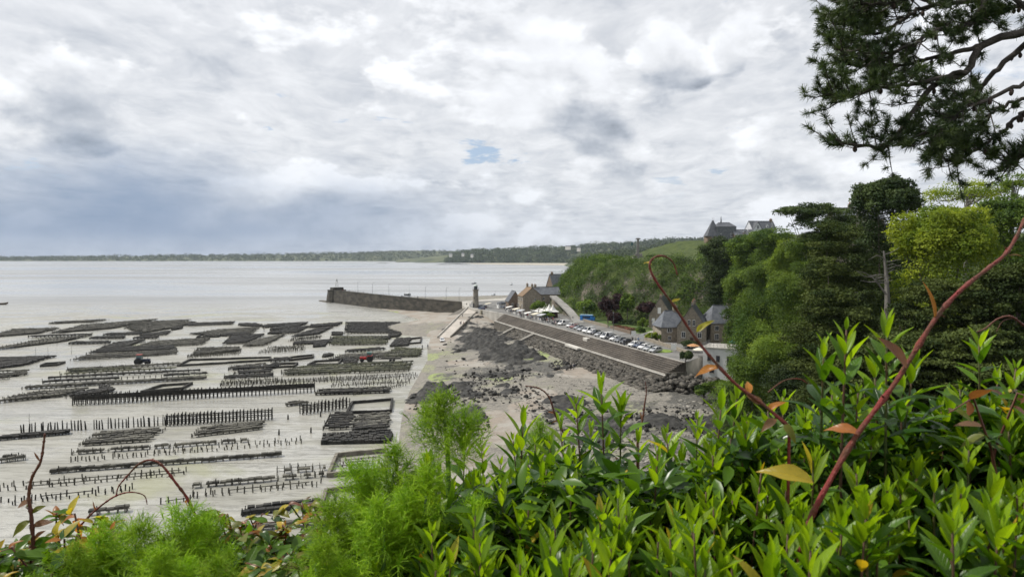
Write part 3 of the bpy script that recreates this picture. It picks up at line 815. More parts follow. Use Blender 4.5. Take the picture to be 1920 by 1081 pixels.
def bed(conv, pts, kind, h=.88, spacing=1.75, fill=.97, m=None, label=None, group=None):
    q = quad_world([conv(*p) for p in pts], h)
    org = (q[0] + q[1] + q[2] + q[3]) / 4
    BEDN[0] += 1
    root = empty('oyster_bed', org)
    dep = ((q[0] - q[3]).length + (q[1] - q[2]).length) / 2
    wid = ((q[1] - q[0]).length + (q[2] - q[3]).length) / 2
    if kind in ('rack', 'dark', 'weed', 'light'):
        mm = m or {'rack': BAG if random.random() < .6 else BAGL, 'dark': BAG, 'weed': BAGG, 'light': BAGL}[kind]
        n = max(1, int(round(dep / spacing)))
        for r_ in range(n):
            v = (r_ + .5) / n if n > 1 else .3
            e = MB()
            a, b = lerp4(q, 0, v), lerp4(q, 1, v); L = (b - a).length; d = (b - a).normalized(); ang = math.atan2(d.y, d.x)
            rg_ = .10 if n > 2 else .0
            s_ = random.uniform(-.4, .8) + L * rg_ * random.random() ** 2; lim = L + random.uniform(-.8, .4) - L * rg_ * random.random() ** 2
            bl = 1.5 if org.y > 200 else 1.1
            hh = h * random.uniform(.9, 1.06)
            gap = random.random() < .3
            while s_ < lim:
                l_ = min(bl * random.uniform(.85, 1.1), lim - s_ + .1)
                nzv = vnoise(np.array([s_ + r_ * 37.1]), np.array([BEDN[0] * 9.3]), 6.0, 1)[0]
                if nzv < fill + (.0 if not gap else -.12) and random.random() < fill + .03:
                    c = a + d * (s_ + l_ / 2)
                    tk = (.5 if n < 3 else .42) if kind in ('dark', 'rack') else .34
                    e.box((c.x - org.x + random.uniform(-.07, .07), c.y - org.y + random.uniform(-.08, .08), hh - tk / 2 + random.uniform(-.07, .07)), (l_ * 1.03, .98, tk * random.uniform(.75, 1.2)), ang + random.uniform(-.05, .05), .9)
                s_ += l_
            k = 0.0
            while k < L:
                for sgn in (-.4, .4):
                    c = a + d * k + Vector((-d.y, d.x, 0)) * sgn
                    e.box((c.x - org.x, c.y - org.y, (hh - .1) / 2 - .1), (.11, .11, hh + .1), ang)
                if kind in ('light', 'weed') and random.random() < .55 or random.random() < .08:
                    c = a + d * k; e.beam(c - org + Vector((0, -.5, -.2)), c - org + Vector((random.uniform(-.12, .12), -.5, hh * random.uniform(1.15, 1.7))), .12, .12)
                k += 1.5 if org.y > 200 else 1.15
            e.beam(a - org + Vector((0, -.42, hh - .3)), b - org + Vector((0, -.42, hh - .3)), .05, .06)
            e.build('rack_row', mm, root)
    elif kind == 'solid':
        mm = m or BAG
        n = max(1, int(round(dep / 1.25)))
        for r_ in range(n):
            v = (r_ + .5) / n
            a, b = lerp4(q, 0, v), lerp4(q, 1, v); L = (b - a).length; d = (b - a).normalized(); ang = math.atan2(d.y, d.x)
            e = MB(); s_ = 0
            while s_ < L:
                l_ = random.uniform(.5, 1.0); c = a + d * (s_ + l_ / 2); ht = h * random.uniform(.72, 1.12)
                e.box((c.x - org.x, c.y - org.y, ht / 2 - .05), (l_ * .97, 1.15, ht), ang + random.uniform(-.04, .04), .9); s_ += l_
            e.build('bag_stack', mm, root)
    elif kind == 'frame':
        mm = m or BAG
        th = .55
        FL, FR, NR, NL = q
        for a, b in ((NL, NR), (NR, FR), (FR, FL), (FL, NL)):
            d = b - a; L = d.length
            if L < .3: continue
            d.normalize(); e = MB(); s_ = 0
            ang = math.atan2(d.y, d.x)
            while s_ < L:
                l_ = min(2.2, L - s_ + .02); c = a + d * (s_ + l_ / 2); ht = h * random.uniform(.9, 1.05) * .8
                e.box((c.x - org.x + random.uniform(-.04, .04), c.y - org.y, ht / 2 - .1), (l_ * 1.04, th, ht + .2), ang + random.uniform(-.015, .015), .97); s_ += l_
            e.build('enclosure_wall', mm, root)
    elif kind == 'stakes':
        mm = m or STKL
        n = max(1, int(round(dep / spacing)))
        for r_ in range(n):
            v = (r_ + .5) / n if n > 1 else .3
            a, b = lerp4(q, 0, v), lerp4(q, 1, v); L = (b - a).length; d = (b - a).normalized()
            e = MB(); s_ = 0
            while s_ < L:
                if random.random() < fill:
                    c = a + d * s_ + Vector((random.uniform(-.1, .1), random.uniform(-.25, .25), 0)) - org
                    ht = h * random.uniform(.6, 1.35)
                    e.beam(c + Vector((0, 0, -.2)), c + Vector((random.uniform(-.14, .14), random.uniform(-.1, .1), ht)), .15, .15)
                s_ += random.uniform(.55, 1.3)
            if random.random() < .75:
                u0, u1 = random.uniform(0, .3), random.uniform(.6, 1)
                e.beam(a.lerp(b, u0) - org + Vector((0, 0, h * .55)), a.lerp(b, u1) - org + Vector((0, 0, h * .55)), .09, .12)
            e.build('stake_row', mm, root)
    c_ = org
    near_ = min(LANDM, key=lambda k_: (LANDM[k_] - c_).length)
    szw = 'short' if wid < 22 else ('long' if wid > 55 else 'mid sized')
    dpw = 'narrow' if dep < 6 else ('deep' if dep > 22 else 'broad')
    KW = {'rack': 'bed of dark oyster bags on trestles', 'dark': 'black strip of oyster bags', 'weed': 'weedy olive bed of oyster racks', 'light': 'silty grey bed of oyster racks', 'solid': 'solid black stack of oyster bags', 'frame': 'empty dark walled oyster enclosure', 'stakes': 'patch of sparse short stakes'}[kind]
    auto = '%s %s %s %s' % (szw, dpw, KW, near_)
    lab = label or auto
    _unused = {'rack': 'bed of dark oyster bags laid on long trestle rows on the mud', 'dark': 'low black strip of oyster bags on trestles across the mud', 'weed': 'weedy green tinged rows of oyster racks on the mud',
                    'light': 'silty grey rows of oyster racks on the mud', 'solid': 'solid black stack of oyster bags on the mud', 'frame': 'empty dark walled oyster enclosure with bare mud inside', 'stakes': 'sparse rows of short stakes left in the mud'}[kind]
    grp = group or {'rack': 'dark rack beds', 'dark': 'black rack strips', 'weed': 'weedy rack beds', 'light': 'silty rack beds', 'solid': 'black bag stacks', 'frame': 'walled oyster enclosures', 'stakes': 'rows of short stakes'}[kind]
    return tag(root, lab, 'oyster bed', grp if label else 'oyster beds: ' + auto)

for pts, k in [
    ([(100, 230), (455, 220), (300, 262), (-120, 298)], 'light'), ([(420, 176), (830, 156), (700, 176), (360, 192)], 'light'), ([(620, 200), (1190, 153), (860, 225), (370, 264)], 'light'),
    ([(330, 305), (690, 272), (500, 320), (-140, 400)], 'light'), ([(215, 280), (690, 264), (685, 276), (215, 294)], 'dark'), ([(960, 225), (1480, 172), (1340, 215), (1060, 262)], 'light'),
    ([(1420, 185), (1770, 172), (1745, 196), (1365, 209)], 'dark'), ([(800, 262), (1080, 250), (1070, 271), (770, 279)], 'dark'), ([(690, 287), (945, 283), (930, 300), (670, 304)], 'dark'),
    ([(1070, 268), (1290, 240), (1250, 276), (1050, 286)], 'rack'), ([(1010, 288), (1195, 282), (1185, 300), (1000, 304)], 'dark'), ([(530, 326), (830, 318), (820, 338), (515, 344)], 'dark'),
    ([(860, 330), (1100, 310), (960, 362), (740, 384)], 'rack'), ([(800, 362), (1310, 352), (1335, 384), (640, 418)], 'dark'), ([(660, 428), (1330, 390), (1330, 418), (515, 468)], 'light'),
    ([(-160, 450), (430, 430), (190, 500), (-160, 552)], 'rack'), ([(340, 486), (485, 474), (425, 502), (305, 510)], 'frame'),
    ([(-60, 544), (220, 540), (215, 553), (-60, 562)], 'light'), ([(-60, 568), (130, 562), (120, 582), (-60, 586)], 'dark'), ([(-60, 590), (80, 590), (70, 603), (-60, 607)], 'dark'),
    ([(520, 528), (1370, 482), (1370, 498), (490, 552)], 'light'), ([(480, 560), (1320, 515), (1320, 530), (450, 577)], 'weed'), ([(380, 590), (1510, 530), (1510, 547), (360, 604)], 'rack'),
    ([(335, 622), (1570, 554), (1570, 572), (325, 638)], 'dark'), ([(210, 662), (1540, 586), (1545, 606), (150, 684)], 'rack'),
    ([(1215, 648), (1440, 632), (1370, 678), (1060, 706)], 'frame'), ([(620, 696), (850, 668), (850, 700), (475, 754)], 'dark'), ([(745, 654), (806, 652), (806, 680), (745, 682)], 'solid'),
    ([(160, 716), (700, 672), (480, 735), (-60, 790)], 'light'), ([(310, 730), (372, 724), (372, 744), (310, 750)], 'solid'), ([(1300, 210), (1358, 210), (1358, 226), (1290, 238)], 'solid'),
]:
    bed(Z1, pts, k)
def Z5(x, y): return (x / 2.2326, 560 + y / 2.2326)
for pts, k in [([(640, 180), (880, 165), (850, 195), (560, 207)], 'light'), ([(1235, 180), (1640, 158), (1640, 170), (1230, 196)], 'dark'), ([(930, 340), (1180, 330), (1180, 350), (925, 366)], 'stakes'), ([(790, 235), (1010, 215), (1010, 236), (785, 250)], 'stakes'),
               ([(0, 318), (120, 306), (110, 322), (-30, 336)], 'light'), ([(1330, 385), (1640, 372), (1640, 396), (1325, 406)], 'dark'), ([(960, 290), (1180, 276), (1150, 294), (955, 302)], 'rack'), ([(1180, 300), (1480, 284), (1480, 300), (1180, 318)], 'rack'), ([(640, 95), (800, 88), (720, 104), (600, 112)], 'light'), ([(1110, 108), (1290, 98), (1240, 112), (1100, 124)], 'rack'),
               ([(1660, 205), (1770, 212), (1760, 244), (1600, 250)], 'weed'), ([(820, 225), (1000, 212), (990, 222), (815, 234)], 'dark'), ([(1480, 395), (1720, 355), (1640, 372), (1480, 405)], 'stakes'), ([(560, 100), (800, 96), (740, 108), (520, 128)], 'light'), ([(860, 150), (960, 142), (950, 156), (850, 160)], 'rack'), ([(300, 300), (560, 290), (560, 298), (290, 312)], 'weed')]:
    bed(Z5, pts, k)
for pts, k in [
    ([(190, 188), (330, 186), (405, 214), (190, 205)], 'dark'), ([(0, 238), (350, 214), (290, 276), (-180, 270)], 'rack'), ([(60, 258), (290, 250), (250, 282), (45, 284)], 'dark'),
    ([(-100, 272), (60, 258), (40, 288), (-124, 294)], 'frame'), ([(130, 285), (390, 266), (250, 337), (70, 344)], 'dark'), ([(330, 310), (545, 263), (390, 356), (215, 362)], 'rack'),
    ([(440, 246), (720, 203), (640, 262), (405, 268)], 'dark'), ([(440, 222), (710, 176), (640, 225), (425, 240)], 'rack'), ([(740, 196), (970, 178), (935, 205), (700, 222)], 'dark'),
    ([(765, 225), (900, 210), (800, 266), (585, 290)], 'dark'), ([(600, 296), (820, 274), (800, 302), (565, 324)], 'stakes'), ([(995, 178), (1412, 178), (1420, 262), (985, 264)], 'rack'),
    ([(888, 252), (968, 248), (962, 274), (884, 276)], 'solid'), ([(880, 284), (1310, 282), (1310, 346), (870, 352)], 'weed'), ([(870, 306), (1010, 300), (1000, 318), (870, 322)], 'dark'),
    ([(610, 326), (870, 310), (850, 338), (600, 350)], 'dark'), ([(755, 336), (842, 330), (832, 360), (748, 366)], 'solid'), ([(1315, 262), (1402, 258), (1382, 288), (1312, 292)], 'solid'),
    ([(1372, 300), (1475, 294), (1452, 354), (1322, 362)], 'solid'), ([(1470, 300), (1562, 290), (1552, 334), (1446, 342)], 'frame'), ([(420, 362), (690, 350), (690, 390), (330, 416)], 'stakes'),
    ([(-110, 372), (190, 366), (218, 388), (-170, 436)], 'light'), ([(1000, 388), (1285, 366), (1285, 388), (988, 408)], 'dark'), ([(830, 414), (888, 410), (886, 430), (822, 442)], 'solid'),
    ([(-180, 458), (430, 438), (425, 466), (-268, 508)], 'frame'), ([(580, 438), (750, 420), (746, 446), (574, 466)], 'frame'), ([(440, 452), (580, 442), (562, 470), (430, 480)], 'dark'),
    ([(960, 424), (1560, 388), (1560, 430), (840, 470)], 'light'), ([(765, 468), (960, 458), (935, 496), (708, 504)], 'frame'), ([(965, 452), (1072, 452), (1072, 486), (980, 492)], 'solid'),
    ([(150, 512), (410, 488), (420, 514), (110, 536)], 'light'), ([(445, 488), (632, 482), (604, 514), (400, 522)], 'frame'), ([(165, 552), (450, 528), (440, 556), (150, 576)], 'rack'),
    ([(90, 584), (455, 566), (458, 584), (76, 608)], 'dark'), ([(620, 514), (1490, 470), (1480, 545), (520, 580)], 'weed'), ([(80, 630), (1530, 556), (1530, 604), (50, 662)], 'stakes'),
    ([(900, 634), (1480, 604), (1480, 640), (880, 668)], 'stakes'), ([(800, 684), (1342, 664), (1342, 704), (765, 726)], 'light'),
    ([(1040, 778), (1342, 752), (1330, 850), (1005, 862)], 'frame'), ([(880, 862), (1070, 858), (1030, 984), (822, 992)], 'rack'), ([(1085, 880), (1328, 856), (1320, 960), (1040, 990)], 'rack'),
    ([(822, 1018), (1322, 986), (1320, 1085), (808, 1094)], 'solid'), ([(1060, 940), (1322, 920), (1320, 982), (1042, 1008)], 'dark'), ([(540, 786), (650, 772), (756, 788), (560, 808)], 'light'),
]:
    bed(Z2, pts, k, h=.88 if pts[0][1] < 700 else .85)
NH = dict(h=.8, spacing=1.6)
bed(Z3, [(655, 112), (1124, 78), (1010, 176), (525, 208)], 'rack', label='brown black slanted bed of oyster bags below the bare stakes', group='slanted bed', **NH)
bed(Z3, [(1340, 78), (1790, 36), (1760, 92), (1290, 150)], 'rack', **NH)
bed(Z3, [(0, 138), (460, 100), (470, 124), (-60, 172)], 'dark', **NH)
bed(Z3, [(0, 272), (180, 258), (170, 296), (-60, 330)], 'light', **NH)
bed(Z3, [(520, 232), (1690, 146), (1690, 176), (480, 262)], 'light', fill=.75, **NH)
bed(Z3, [(480, 285), (2040, 140), (2040, 196), (470, 318)], 'stakes', **NH)
bed(Z3, [(350, 368), (1880, 250), (1884, 272), (345, 386)], 'rack', label='long thin black row of oyster bags above the fennel', group='long thin row', **NH)
bed(Z3, [(0, 455), (1250, 355), (1250, 400), (0, 520)], 'stakes', **NH)
bed(Z3, [(0, 560), (910, 470), (910, 510), (0, 620)], 'stakes', m=STK, **NH)
bed(Z3, [(1300, 455), (2180, 372), (2180, 410), (1300, 488)], 'light', fill=.8, **NH)
bed(Z3, [(1300, 520), (2160, 430), (2160, 480), (1300, 560)], 'stakes', **NH)
bed(Z3, [(620, 640), (890, 610), (890, 640), (600, 670)], 'light', **NH)
bed(Z3, [(1080, 565), (1300, 540), (1300, 570), (1080, 600)], 'stakes', **NH)
bed(Z4, [(220, 610), (760, 560), (740, 610), (200, 680)], 'dark', **NH)
bed(Z4, [(230, 730), (800, 680), (800, 720), (200, 790)], 'light', **NH)
bed(Z4, [(430, 345), (760, 320), (760, 370), (430, 395)], 'light', fill=.7, **NH)
bed(Z4, [(830, 262), (1172, 228), (1164, 374), (775, 410)], 'frame', h=1.0, m=MASON, label='grey brown masonry walled oyster basin with silt inside', group='masonry basins')
bed(Z4, [(860, 290), (1130, 262), (1120, 330), (840, 350)], 'stakes', h=.4, spacing=2.0)
bed(Z4, [(760, 500), (1000, 475), (1000, 620), (720, 640)], 'frame', h=1.0, m=MASON, label='masonry walled oyster basin partly hidden behind the fennel', group='masonry basins')

# timber fences standing in the mud
def fence(p0, p1, ht, n, rails, label, dense=False):
    a, b = G(*p0, 0), G(*p1, 0); org = a.lerp(b, .5)
    root = empty('timber_fence', org); tag(root, label, 'fence')
    d = (b - a); L = d.length; d.normalize(); nn = Vector((-d.y, d.x, 0))
    for k in range(n):
        c = a + d * (L * k / (n - 1)) - org
        h_ = ht * random.uniform(.94, 1.14)
        for s_ in (-.8, .8):
            e = MB(); j = Vector((random.uniform(-.08, .08), 0, 0))
            e.tube([c + nn * s_ + Vector((0, 0, -.3)), c + nn * s_ + j + Vector((0, 0, h_))], [.15, .12], 5)
            e.build('post', STK, root)
    for s_ in (-.8, .8):
        for (z, t_) in rails:
            for k in range(0, n - 1, 4):
                q0 = a + d * (L * k / (n - 1)) - org; q1 = a + d * (L * min(k + 4, n - 1) / (n - 1)) - org
                MB().beam(q0 + nn * (s_ - .16) + Vector((0, 0, z * ht + random.uniform(-.05, .05))), q1 + nn * (s_ - .16) + Vector((0, 0, z * ht + random.uniform(-.05, .05))), .14, t_).build('rail', STK, root)
fence((138, 759), (590, 734), 2.45, 62, [(.62, .42), (.82, .40), (.45, .16)], 'long double timber fence with black planks across the mud')
fence((313, 797), (510, 785), 2.25, 30, [(.42, .14), (.82, .18)], 'ladder like timber fence with two thin rails beside the bare stakes')
fence((565, 776), (653, 764), 2.3, 14, [(.75, .16), (.45, .12)], 'short timber fence of stout posts near the black enclosure')
st0, st1 = G(40, 812, 0), G(310, 797, 0)
smesh = []
for k in range(4):
    e = MB(); j = random.uniform(-.25, .25)
    e.tube([(0, 0, -.3), (j * .4, 0, 1.1), (j, random.uniform(-.1, .1), 2.15)], [.15, .14, .09], 6); smesh.append(e.mesh('wooden_stake', STK))
for k in range(40):
    f = (k + random.uniform(-.3, .3)) / 39
    if 17 < k < 19: continue
    p = st0.lerp(st1, max(f, 0)) + Vector((0, random.uniform(-.4, .4), 0))
    o = link('wooden_stake', random.choice(smesh)); o.location = p; o.rotation_euler = (0, 0, random.uniform(0, 6.28)); o.scale = (random.uniform(.8, 1.2),) * 2 + (random.uniform(.8, 1.1),)
    tag(o, 'bare black wooden stake in the uneven row standing in the mud', 'stake', 'row of bare stakes')
for (px, py) in ((540, 786), (601, 781), (523, 815), (583, 811)):
    o = link('wooden_stake', smesh[1]); o.location = G(px, py, 0); o.scale = (1.2, 1.2, .55)
    tag(o, 'single short black post standing alone on open mud', 'post', 'lone posts on the mud')
for (px, py) in ((67, 667), (90, 666), (134, 664), (107, 648), (55, 805)):
    o = link('marker_pole', MB().tube([(0, 0, -.3), (.05, 0, 3.4)], [.05, .03], 5).mesh('marker_pole', STK)); o.location = G(px, py, 0)
    tag(o, 'thin upright marker pole on the open mud', 'pole', 'marker poles on the mud')

# ------------------------------------------------------------------ tractors
RUB = mat('tyre_rubber', (.018, .018, .018), rough=.8)
def wheel(root, x, y, r_, wdt, rim):
    wh = empty('wheel'); wh.parent = root; wh.location = (x, y, r_)
    e = MB(); prof = [(r_ * .55, -wdt / 2), (r_ * .93, -wdt / 2), (r_, -wdt / 4), (r_, wdt / 4), (r_ * .93, wdt / 2), (r_ * .55, wdt / 2)]
    e.lathe((0, 0, 0), prof, 14); o = e.build('tyre', RUB, wh); o.rotation_euler = (math.pi / 2, 0, 0)
    e = MB(); e.lathe((0, 0, 0), [(r_ * .58, -wdt * .36), (r_ * .58, wdt * .36), (r_ * .2, wdt * .45)], 10); o = e.build('rim', rim, wh); o.rotation_euler = (math.pi / 2, 0, 0)
def tractor(p, rz, bodym, cabm, rim, label, cab=True, sc=1.0):
    t = empty('tractor', p, rz); t.scale = (sc,) * 3; tag(t, label, 'tractor')
    for s_ in (-1, 1):
        wheel(t, -.9, s_ * .95, .88, .5, rim); wheel(t, 1.35, s_ * .8, .55, .36, rim)
    e = MB(); e.box((1.05, 0, 1.15), (1.9, .75, .7), 0, .92); e.build('bonnet', bodym, t)
    e = MB(); e.box((.2, 0, .75), (2.6, .45, .4)); e.build('chassis', RUB, t)
    e = MB()
    for s_ in (-1, 1): e.box((-.9, s_ * .85, 1.82), (1.3, .5, .1)); e.box((-.25, s_ * .85, 1.5), (.1, .5, .7))
    e.build('mudguard', bodym, t)
    if cab:
        e = MB(); e.box((-.7, 0, 1.95), (1.25, 1.25, 1.3), 0, .9); e.build('cab_glass', mat('cab_glass', (.10, .15, .15), rough=.1, spec=.6), t)
        e = MB(); e.box((-.7, 0, 2.66), (1.35, 1.35, .14)); e.build('cab_roof', cabm, t)
    MB().tube([(1.3, .25, 1.4), (1.3, .25, 2.3)], .05, 6).build('exhaust', RUB, t)
    return t
NAVY = mat('tractor_navy', (.02, .025, .045), rough=.4); REDP = mat('tractor_red', (.45, .04, .035), rough=.4); RIMR = mat('rim_red', (.30, .05, .04), rough=.5); TEAL = mat('cab_teal', (.06, .16, .14), rough=.4)
tractor(G(267, 683, 0), R(8), NAVY, RIMR, mat('rim_grey', (.25, .25, .25), rough=.5), 'dark tractor standing on mud between the oyster beds', sc=1.25)
tt = G(688, 678, 0)
tractor(tt, R(185), REDP, TEAL, mat('rim_pale', (.5, .5, .45), rough=.5), 'red tractor with teal cab parked in the oyster beds', sc=1.2)
tl = empty('trailer', tt + Vector((7, .8, 0)), R(5)); tag(tl, 'flat grey trailer loaded with oyster bags behind the red tractor', 'trailer')
MB().box((1, 0, 1.0), (7.5, 2.3, .25)).build('flatbed', mat('trailer_grey', (.12, .115, .11), rough=.7), tl)
MB().beam((-2.7, 0, .9), (-5.0, -.4, .8), .18, .15).build('drawbar', RUB, tl)
e = MB()
for k in range(12): e.box((-2 + k * .55, random.uniform(-.2, .2), 1.3), (.5, 2.0, random.uniform(.3, .5)), random.uniform(-.05, .05), .9)
e.build('bag_load', BAGL, tl)
for s_ in (-1, 1):
    for xx in (.9, 2.0): wheel(tl, xx, s_ * 1.0, .45, .35, MAT['rim_grey'])
# ------------------------------------------------------------------ headland terrain
FOOT = [(34, 620), (20, 500), (13, 430), (14, 380), (19, 345), (28, 318), (44, 292), (62, 262), (77, 236), (80, 208), (70, 186), (60, 172), (52, 158), (46, 138), (41, 112), (37, 80), (28, 50), (15, 33), (0, 24), (-40, 16), (-160, 4)]
HPOLY = FOOT + [(-160, -200), (520, -200), (520, 760), (60, 760)]
PATH = [(27.5, 288, 9.0), (27, 300, 9.8), (25.5, 316, 12.0), (23, 335, 14.4), (20.5, 353, 16.2), (20.5, 372, 17.2), (25, 398, 18.3), (32, 420, 19.5)]
def hill_parts(X, Y):
    d = dist_line(X, Y, FOOT); s_ = np.where(inside(X, Y, HPOLY), d, -d)
    top = 34.4 + 3.0 * sstep(X, 60, 110) + 7.0 * sstep(X + .1 * (Y - 380), 84, 122) * sstep(Y, 170, 330)
    top = top - 24 * sstep(Y, 470, 640)
    tip = sstep(Y, 340, 440)
    top = top - 13 * sstep(Y, 372, 470) * (1 - sstep(X, 30, 62))
    wid = 26 + 18 * (1 - sstep(Y, 150, 200)) * sstep(np.hypot(X, Y), 25, 60) + 14 * tip
    wid = wid + 4.5 * (1 - sstep(np.hypot(X, Y), 20, 60))
    base = np.where(Y > 168, 9.0, 9.0 - 6.5 * sstep(168 - Y, 0, 25))
    return s_, top, wid, base
def hill_z(X, Y):
    X = np.asarray(X, float); Y = np.asarray(Y, float)
    s_, top, wid, base = hill_parts(X, Y)
    wob = (fbm(X, Y, 22, 3, 2) - .5) * 10 * sstep(np.hypot(X, Y), 15, 60)
    k = np.clip((s_ + wob * sstep(s_, 2, 14)) / wid, 0, 1)
    prof = np.where(k < .9, .5 * k + .5 * sstep(k, 0.02, .85), 0); prof = np.where(k >= .9, .95 + .05 * sstep(k, .9, 1) , prof)
    z = base + (top - base) * np.minimum(prof, 1) + np.clip(s_ - wid, 0, 200) * .012
    z = z + (fbm(X, Y, 9, 3, 4) - .5) * 2.6 * sstep(s_, 3, 12) * sstep(np.hypot(X, Y), 8, 40)
    dp, zp = dist_line_z(X, Y, PATH)
    kk = 1 - sstep(dp, 2.2, 5.5)
    z = z * (1 - kk) + (zp - .12) * kk
    nc = 1 - sstep(np.hypot(X, Y), 2.0, 6.0)
    z = np.where(s_ > 0, z, base + np.clip(s_, -60, 0) * .8)
    return z
def HZ(x, y): return float(hill_z(np.array([x]), np.array([y]))[0])
def cliff_material():
    m = bpy.data.materials.new('headland_ground'); m.use_nodes = True
    t = NT(m.node_tree)
    v = t.n('ShaderNodeTexCoord').outputs['Object']
    g = t.n('ShaderNodeNewGeometry')
    nz = t.n('ShaderNodeSeparateXYZ', Vector=g.outputs['True Normal']).outputs[2]
    n1 = t.noise(v, .25, 6, .65, .3); n2 = t.noise(v, 1.5, 5, .65)
    grass = t.mix(t.ramp(n1, .35, .65), (0.042, 0.064, 0.016), (0.085, 0.110, 0.028))
    rock = t.mix(t.ramp(n2, .35, .7), (0.10, 0.088, 0.070), (0.27, 0.235, 0.19))
    rock = t.mix(t.math('MULTIPLY', t.ramp(n1, .5, .62), .75), rock, (0.05, 0.065, 0.022))
    rock = t.mix(t.math('MULTIPLY', t.ramp(t.noise(v, .12, 4, .6), .42, .56), .9), rock, (0.030, 0.045, 0.014))
    col = t.mix(t.ramp(t.math('ADD', nz, t.math('MULTIPLY', t.math('SUBTRACT', n1, .5), .35)), .52, .70), rock, grass)
    p = t.n('ShaderNodeBsdfPrincipled', Roughness=.9)
    t.set(p, 'Base Color', col); p.inputs['Specular IOR Level'].default_value = .2
    b = t.n('ShaderNodeBump', Strength=.9, Distance=1.2, Height=n2); t.set(p, 'Normal', b.outputs[0])
    t.n('ShaderNodeOutputMaterial', Surface=p.outputs[0])
    return m
xs = np.arange(-160, 421, 3.0); ys = np.arange(-60, 740, 3.0)
X, Y = np.meshgrid(xs, ys); Z = hill_z(X, Y); s_ = hill_parts(X, Y)[0]
CLIFF = cliff_material()
hl = link('headland', grid_mesh('headland', xs, ys, Z, s_ > -9, CLIFF))
tag(hl, 'steep green headland with cliff faces behind the harbour road', 'headland', kind='structure')
# narrow lane climbing the headland
e = MB(); L = []
PTS = []
for i in range(len(PATH) - 1):
    for k in range(6): PTS.append(Vector(PATH[i]).lerp(Vector(PATH[i + 1]), k / 6))
PTS.append(Vector(PATH[-1]))
for i, p in enumerate(PTS):
    d = (PTS[min(i + 1, len(PTS) - 1)] - PTS[max(i - 1, 0)]); d.z = 0; d.normalize(); n = Vector((-d.y, d.x, 0))
    w_ = 2.3 if i < 6 else 1.75
    L += [p + n * w_ + Vector((0, 0, .14)), p - n * w_ + Vector((0, 0, .14)), p - n * w_ + Vector((0, 0, -.6)), p + n * w_ + Vector((0, 0, -.6))]
e.add(L, [(4 * i + j, 4 * i + (j + 1) % 4, 4 * i + 4 + (j + 1) % 4, 4 * i + 4 + j) for i in range(len(PTS) - 1) for j in range(4)])
tag(e.build('lane', mat('lane_asphalt', (.20, .195, .18), (.27, .26, .24), rough=.9, scale=.3)), 'narrow grey lane climbing round the headland', 'lane', kind='structure')

# ------------------------------------------------------------------ foliage builder
def leaf_quads(C, N, size, rng, asp=.6, droop=.0):
    """C centres, N preferred normals; returns V (4 per leaf), F"""
    n = len(C)
    r1 = rng.normal(size=(n, 3)); nn = N + r1 * .75; nn /= np.linalg.norm(nn, axis=1, keepdims=True) + 1e-9
    a = np.cross(nn, rng.normal(size=(n, 3))); a /= np.linalg.norm(a, axis=1, keepdims=True) + 1e-9
    b = np.cross(nn, a)
    sz_ = (size * rng.uniform(.6, 1.35, n))[:, None] if np.isscalar(size) else (size * rng.uniform(.6, 1.35, n))[:, None]
    bend = nn * sz_ * rng.uniform(-.25, .25, n)[:, None]
    V = np.stack([C - a * sz_, C + b * sz_ * asp + bend, C + a * sz_, C - b * sz_ * asp + bend], 1).reshape(-1, 3)
    F = np.arange(4 * n).reshape(n, 4)
    return V, F
def blob_leaves(blobs, per, size, rng, flat=0.0, tintlo=0., tinthi=1., shell=.55):
    """blobs: (cx,cy,cz,rx,ry,rz,weight); leaves spread through the outer part of every blob, most on its upper side"""
    Cs = []; Ns = []; Ts = []
    for (cx, cy_, cz, rx, ry, rz_, wt) in blobs:
        n = max(6, int(per * wt))
        u = rng.normal(size=(n, 3)); u /= np.linalg.norm(u, axis=1, keepdims=True)
        u[:, 2] = np.where((u[:, 2] < -.25) & (rng.random(n) < .6), -u[:, 2], u[:, 2])
        rr = (shell + (1 - shell) * rng.random(n)) ** .6
        rr *= 1 + .20 * np.sin(u[:, 0] * 7 + cx) * np.sin(u[:, 1] * 8 + cy_) + .14 * np.sin(u[:, 2] * 11 + cz) + .06 * rng.normal(size=n)
        c = np.stack([cx + u[:, 0] * rx * rr, cy_ + u[:, 1] * ry * rr, cz + u[:, 2] * rz_ * rr], 1)
        Cs.append(c)
        nrm = u.copy(); nrm[:, 2] += .5
        if flat: nrm = nrm * (1 - flat) + np.array([0, 0, 1.]) * flat
        Ns.append(nrm)
        base = rng.uniform(tintlo, tinthi)
        Ts.append(np.clip(base + rng.normal(size=n) * .13, 0, 1))
    C = np.concatenate(Cs); N = np.concatenate(Ns); T = np.concatenate(Ts)
    V, F = leaf_quads(C, N, size, rng)
    return V, F, np.repeat(T, 4)
def sub_blobs(c, r_, n, rng, k=.42, flatz=1.0, top=.2):
    """fill one crown envelope with smaller overlapping clumps"""
    out = []
    for i in range(n):
        u = rng.normal(size=3); u /= np.linalg.norm(u)
        if u[2] < -top: u[2] = -u[2] * .5
        q = (.35 + .65 * rng.random()) ** .5 * .88
        s_ = rng.uniform(.7, 1.25) * k
        out.append((c[0] + u[0] * r_[0] * q, c[1] + u[1] * r_[1] * q, c[2] + u[2] * r_[2] * q, r_[0] * s_, r_[1] * s_, r_[2] * s_ * flatz, s_ / k))
    return out
BARK = mat('bark', (.055, .045, .036), (.12, .10, .08), rough=.9, scale=2, bump=.8, bscale=6, stretch=(1, 1, .25))
BARKG = mat('grey_bark', (.10, .092, .08), (.20, .185, .165), rough=.9, scale=2, bump=.8, bscale=6, stretch=(1, 1, .25))
F_DARK = leafmat('foliage_dark', (.020, .038, .012), (.064, .094, .026), trans=.22, objrand=.15, rough=.6, spec=.16)
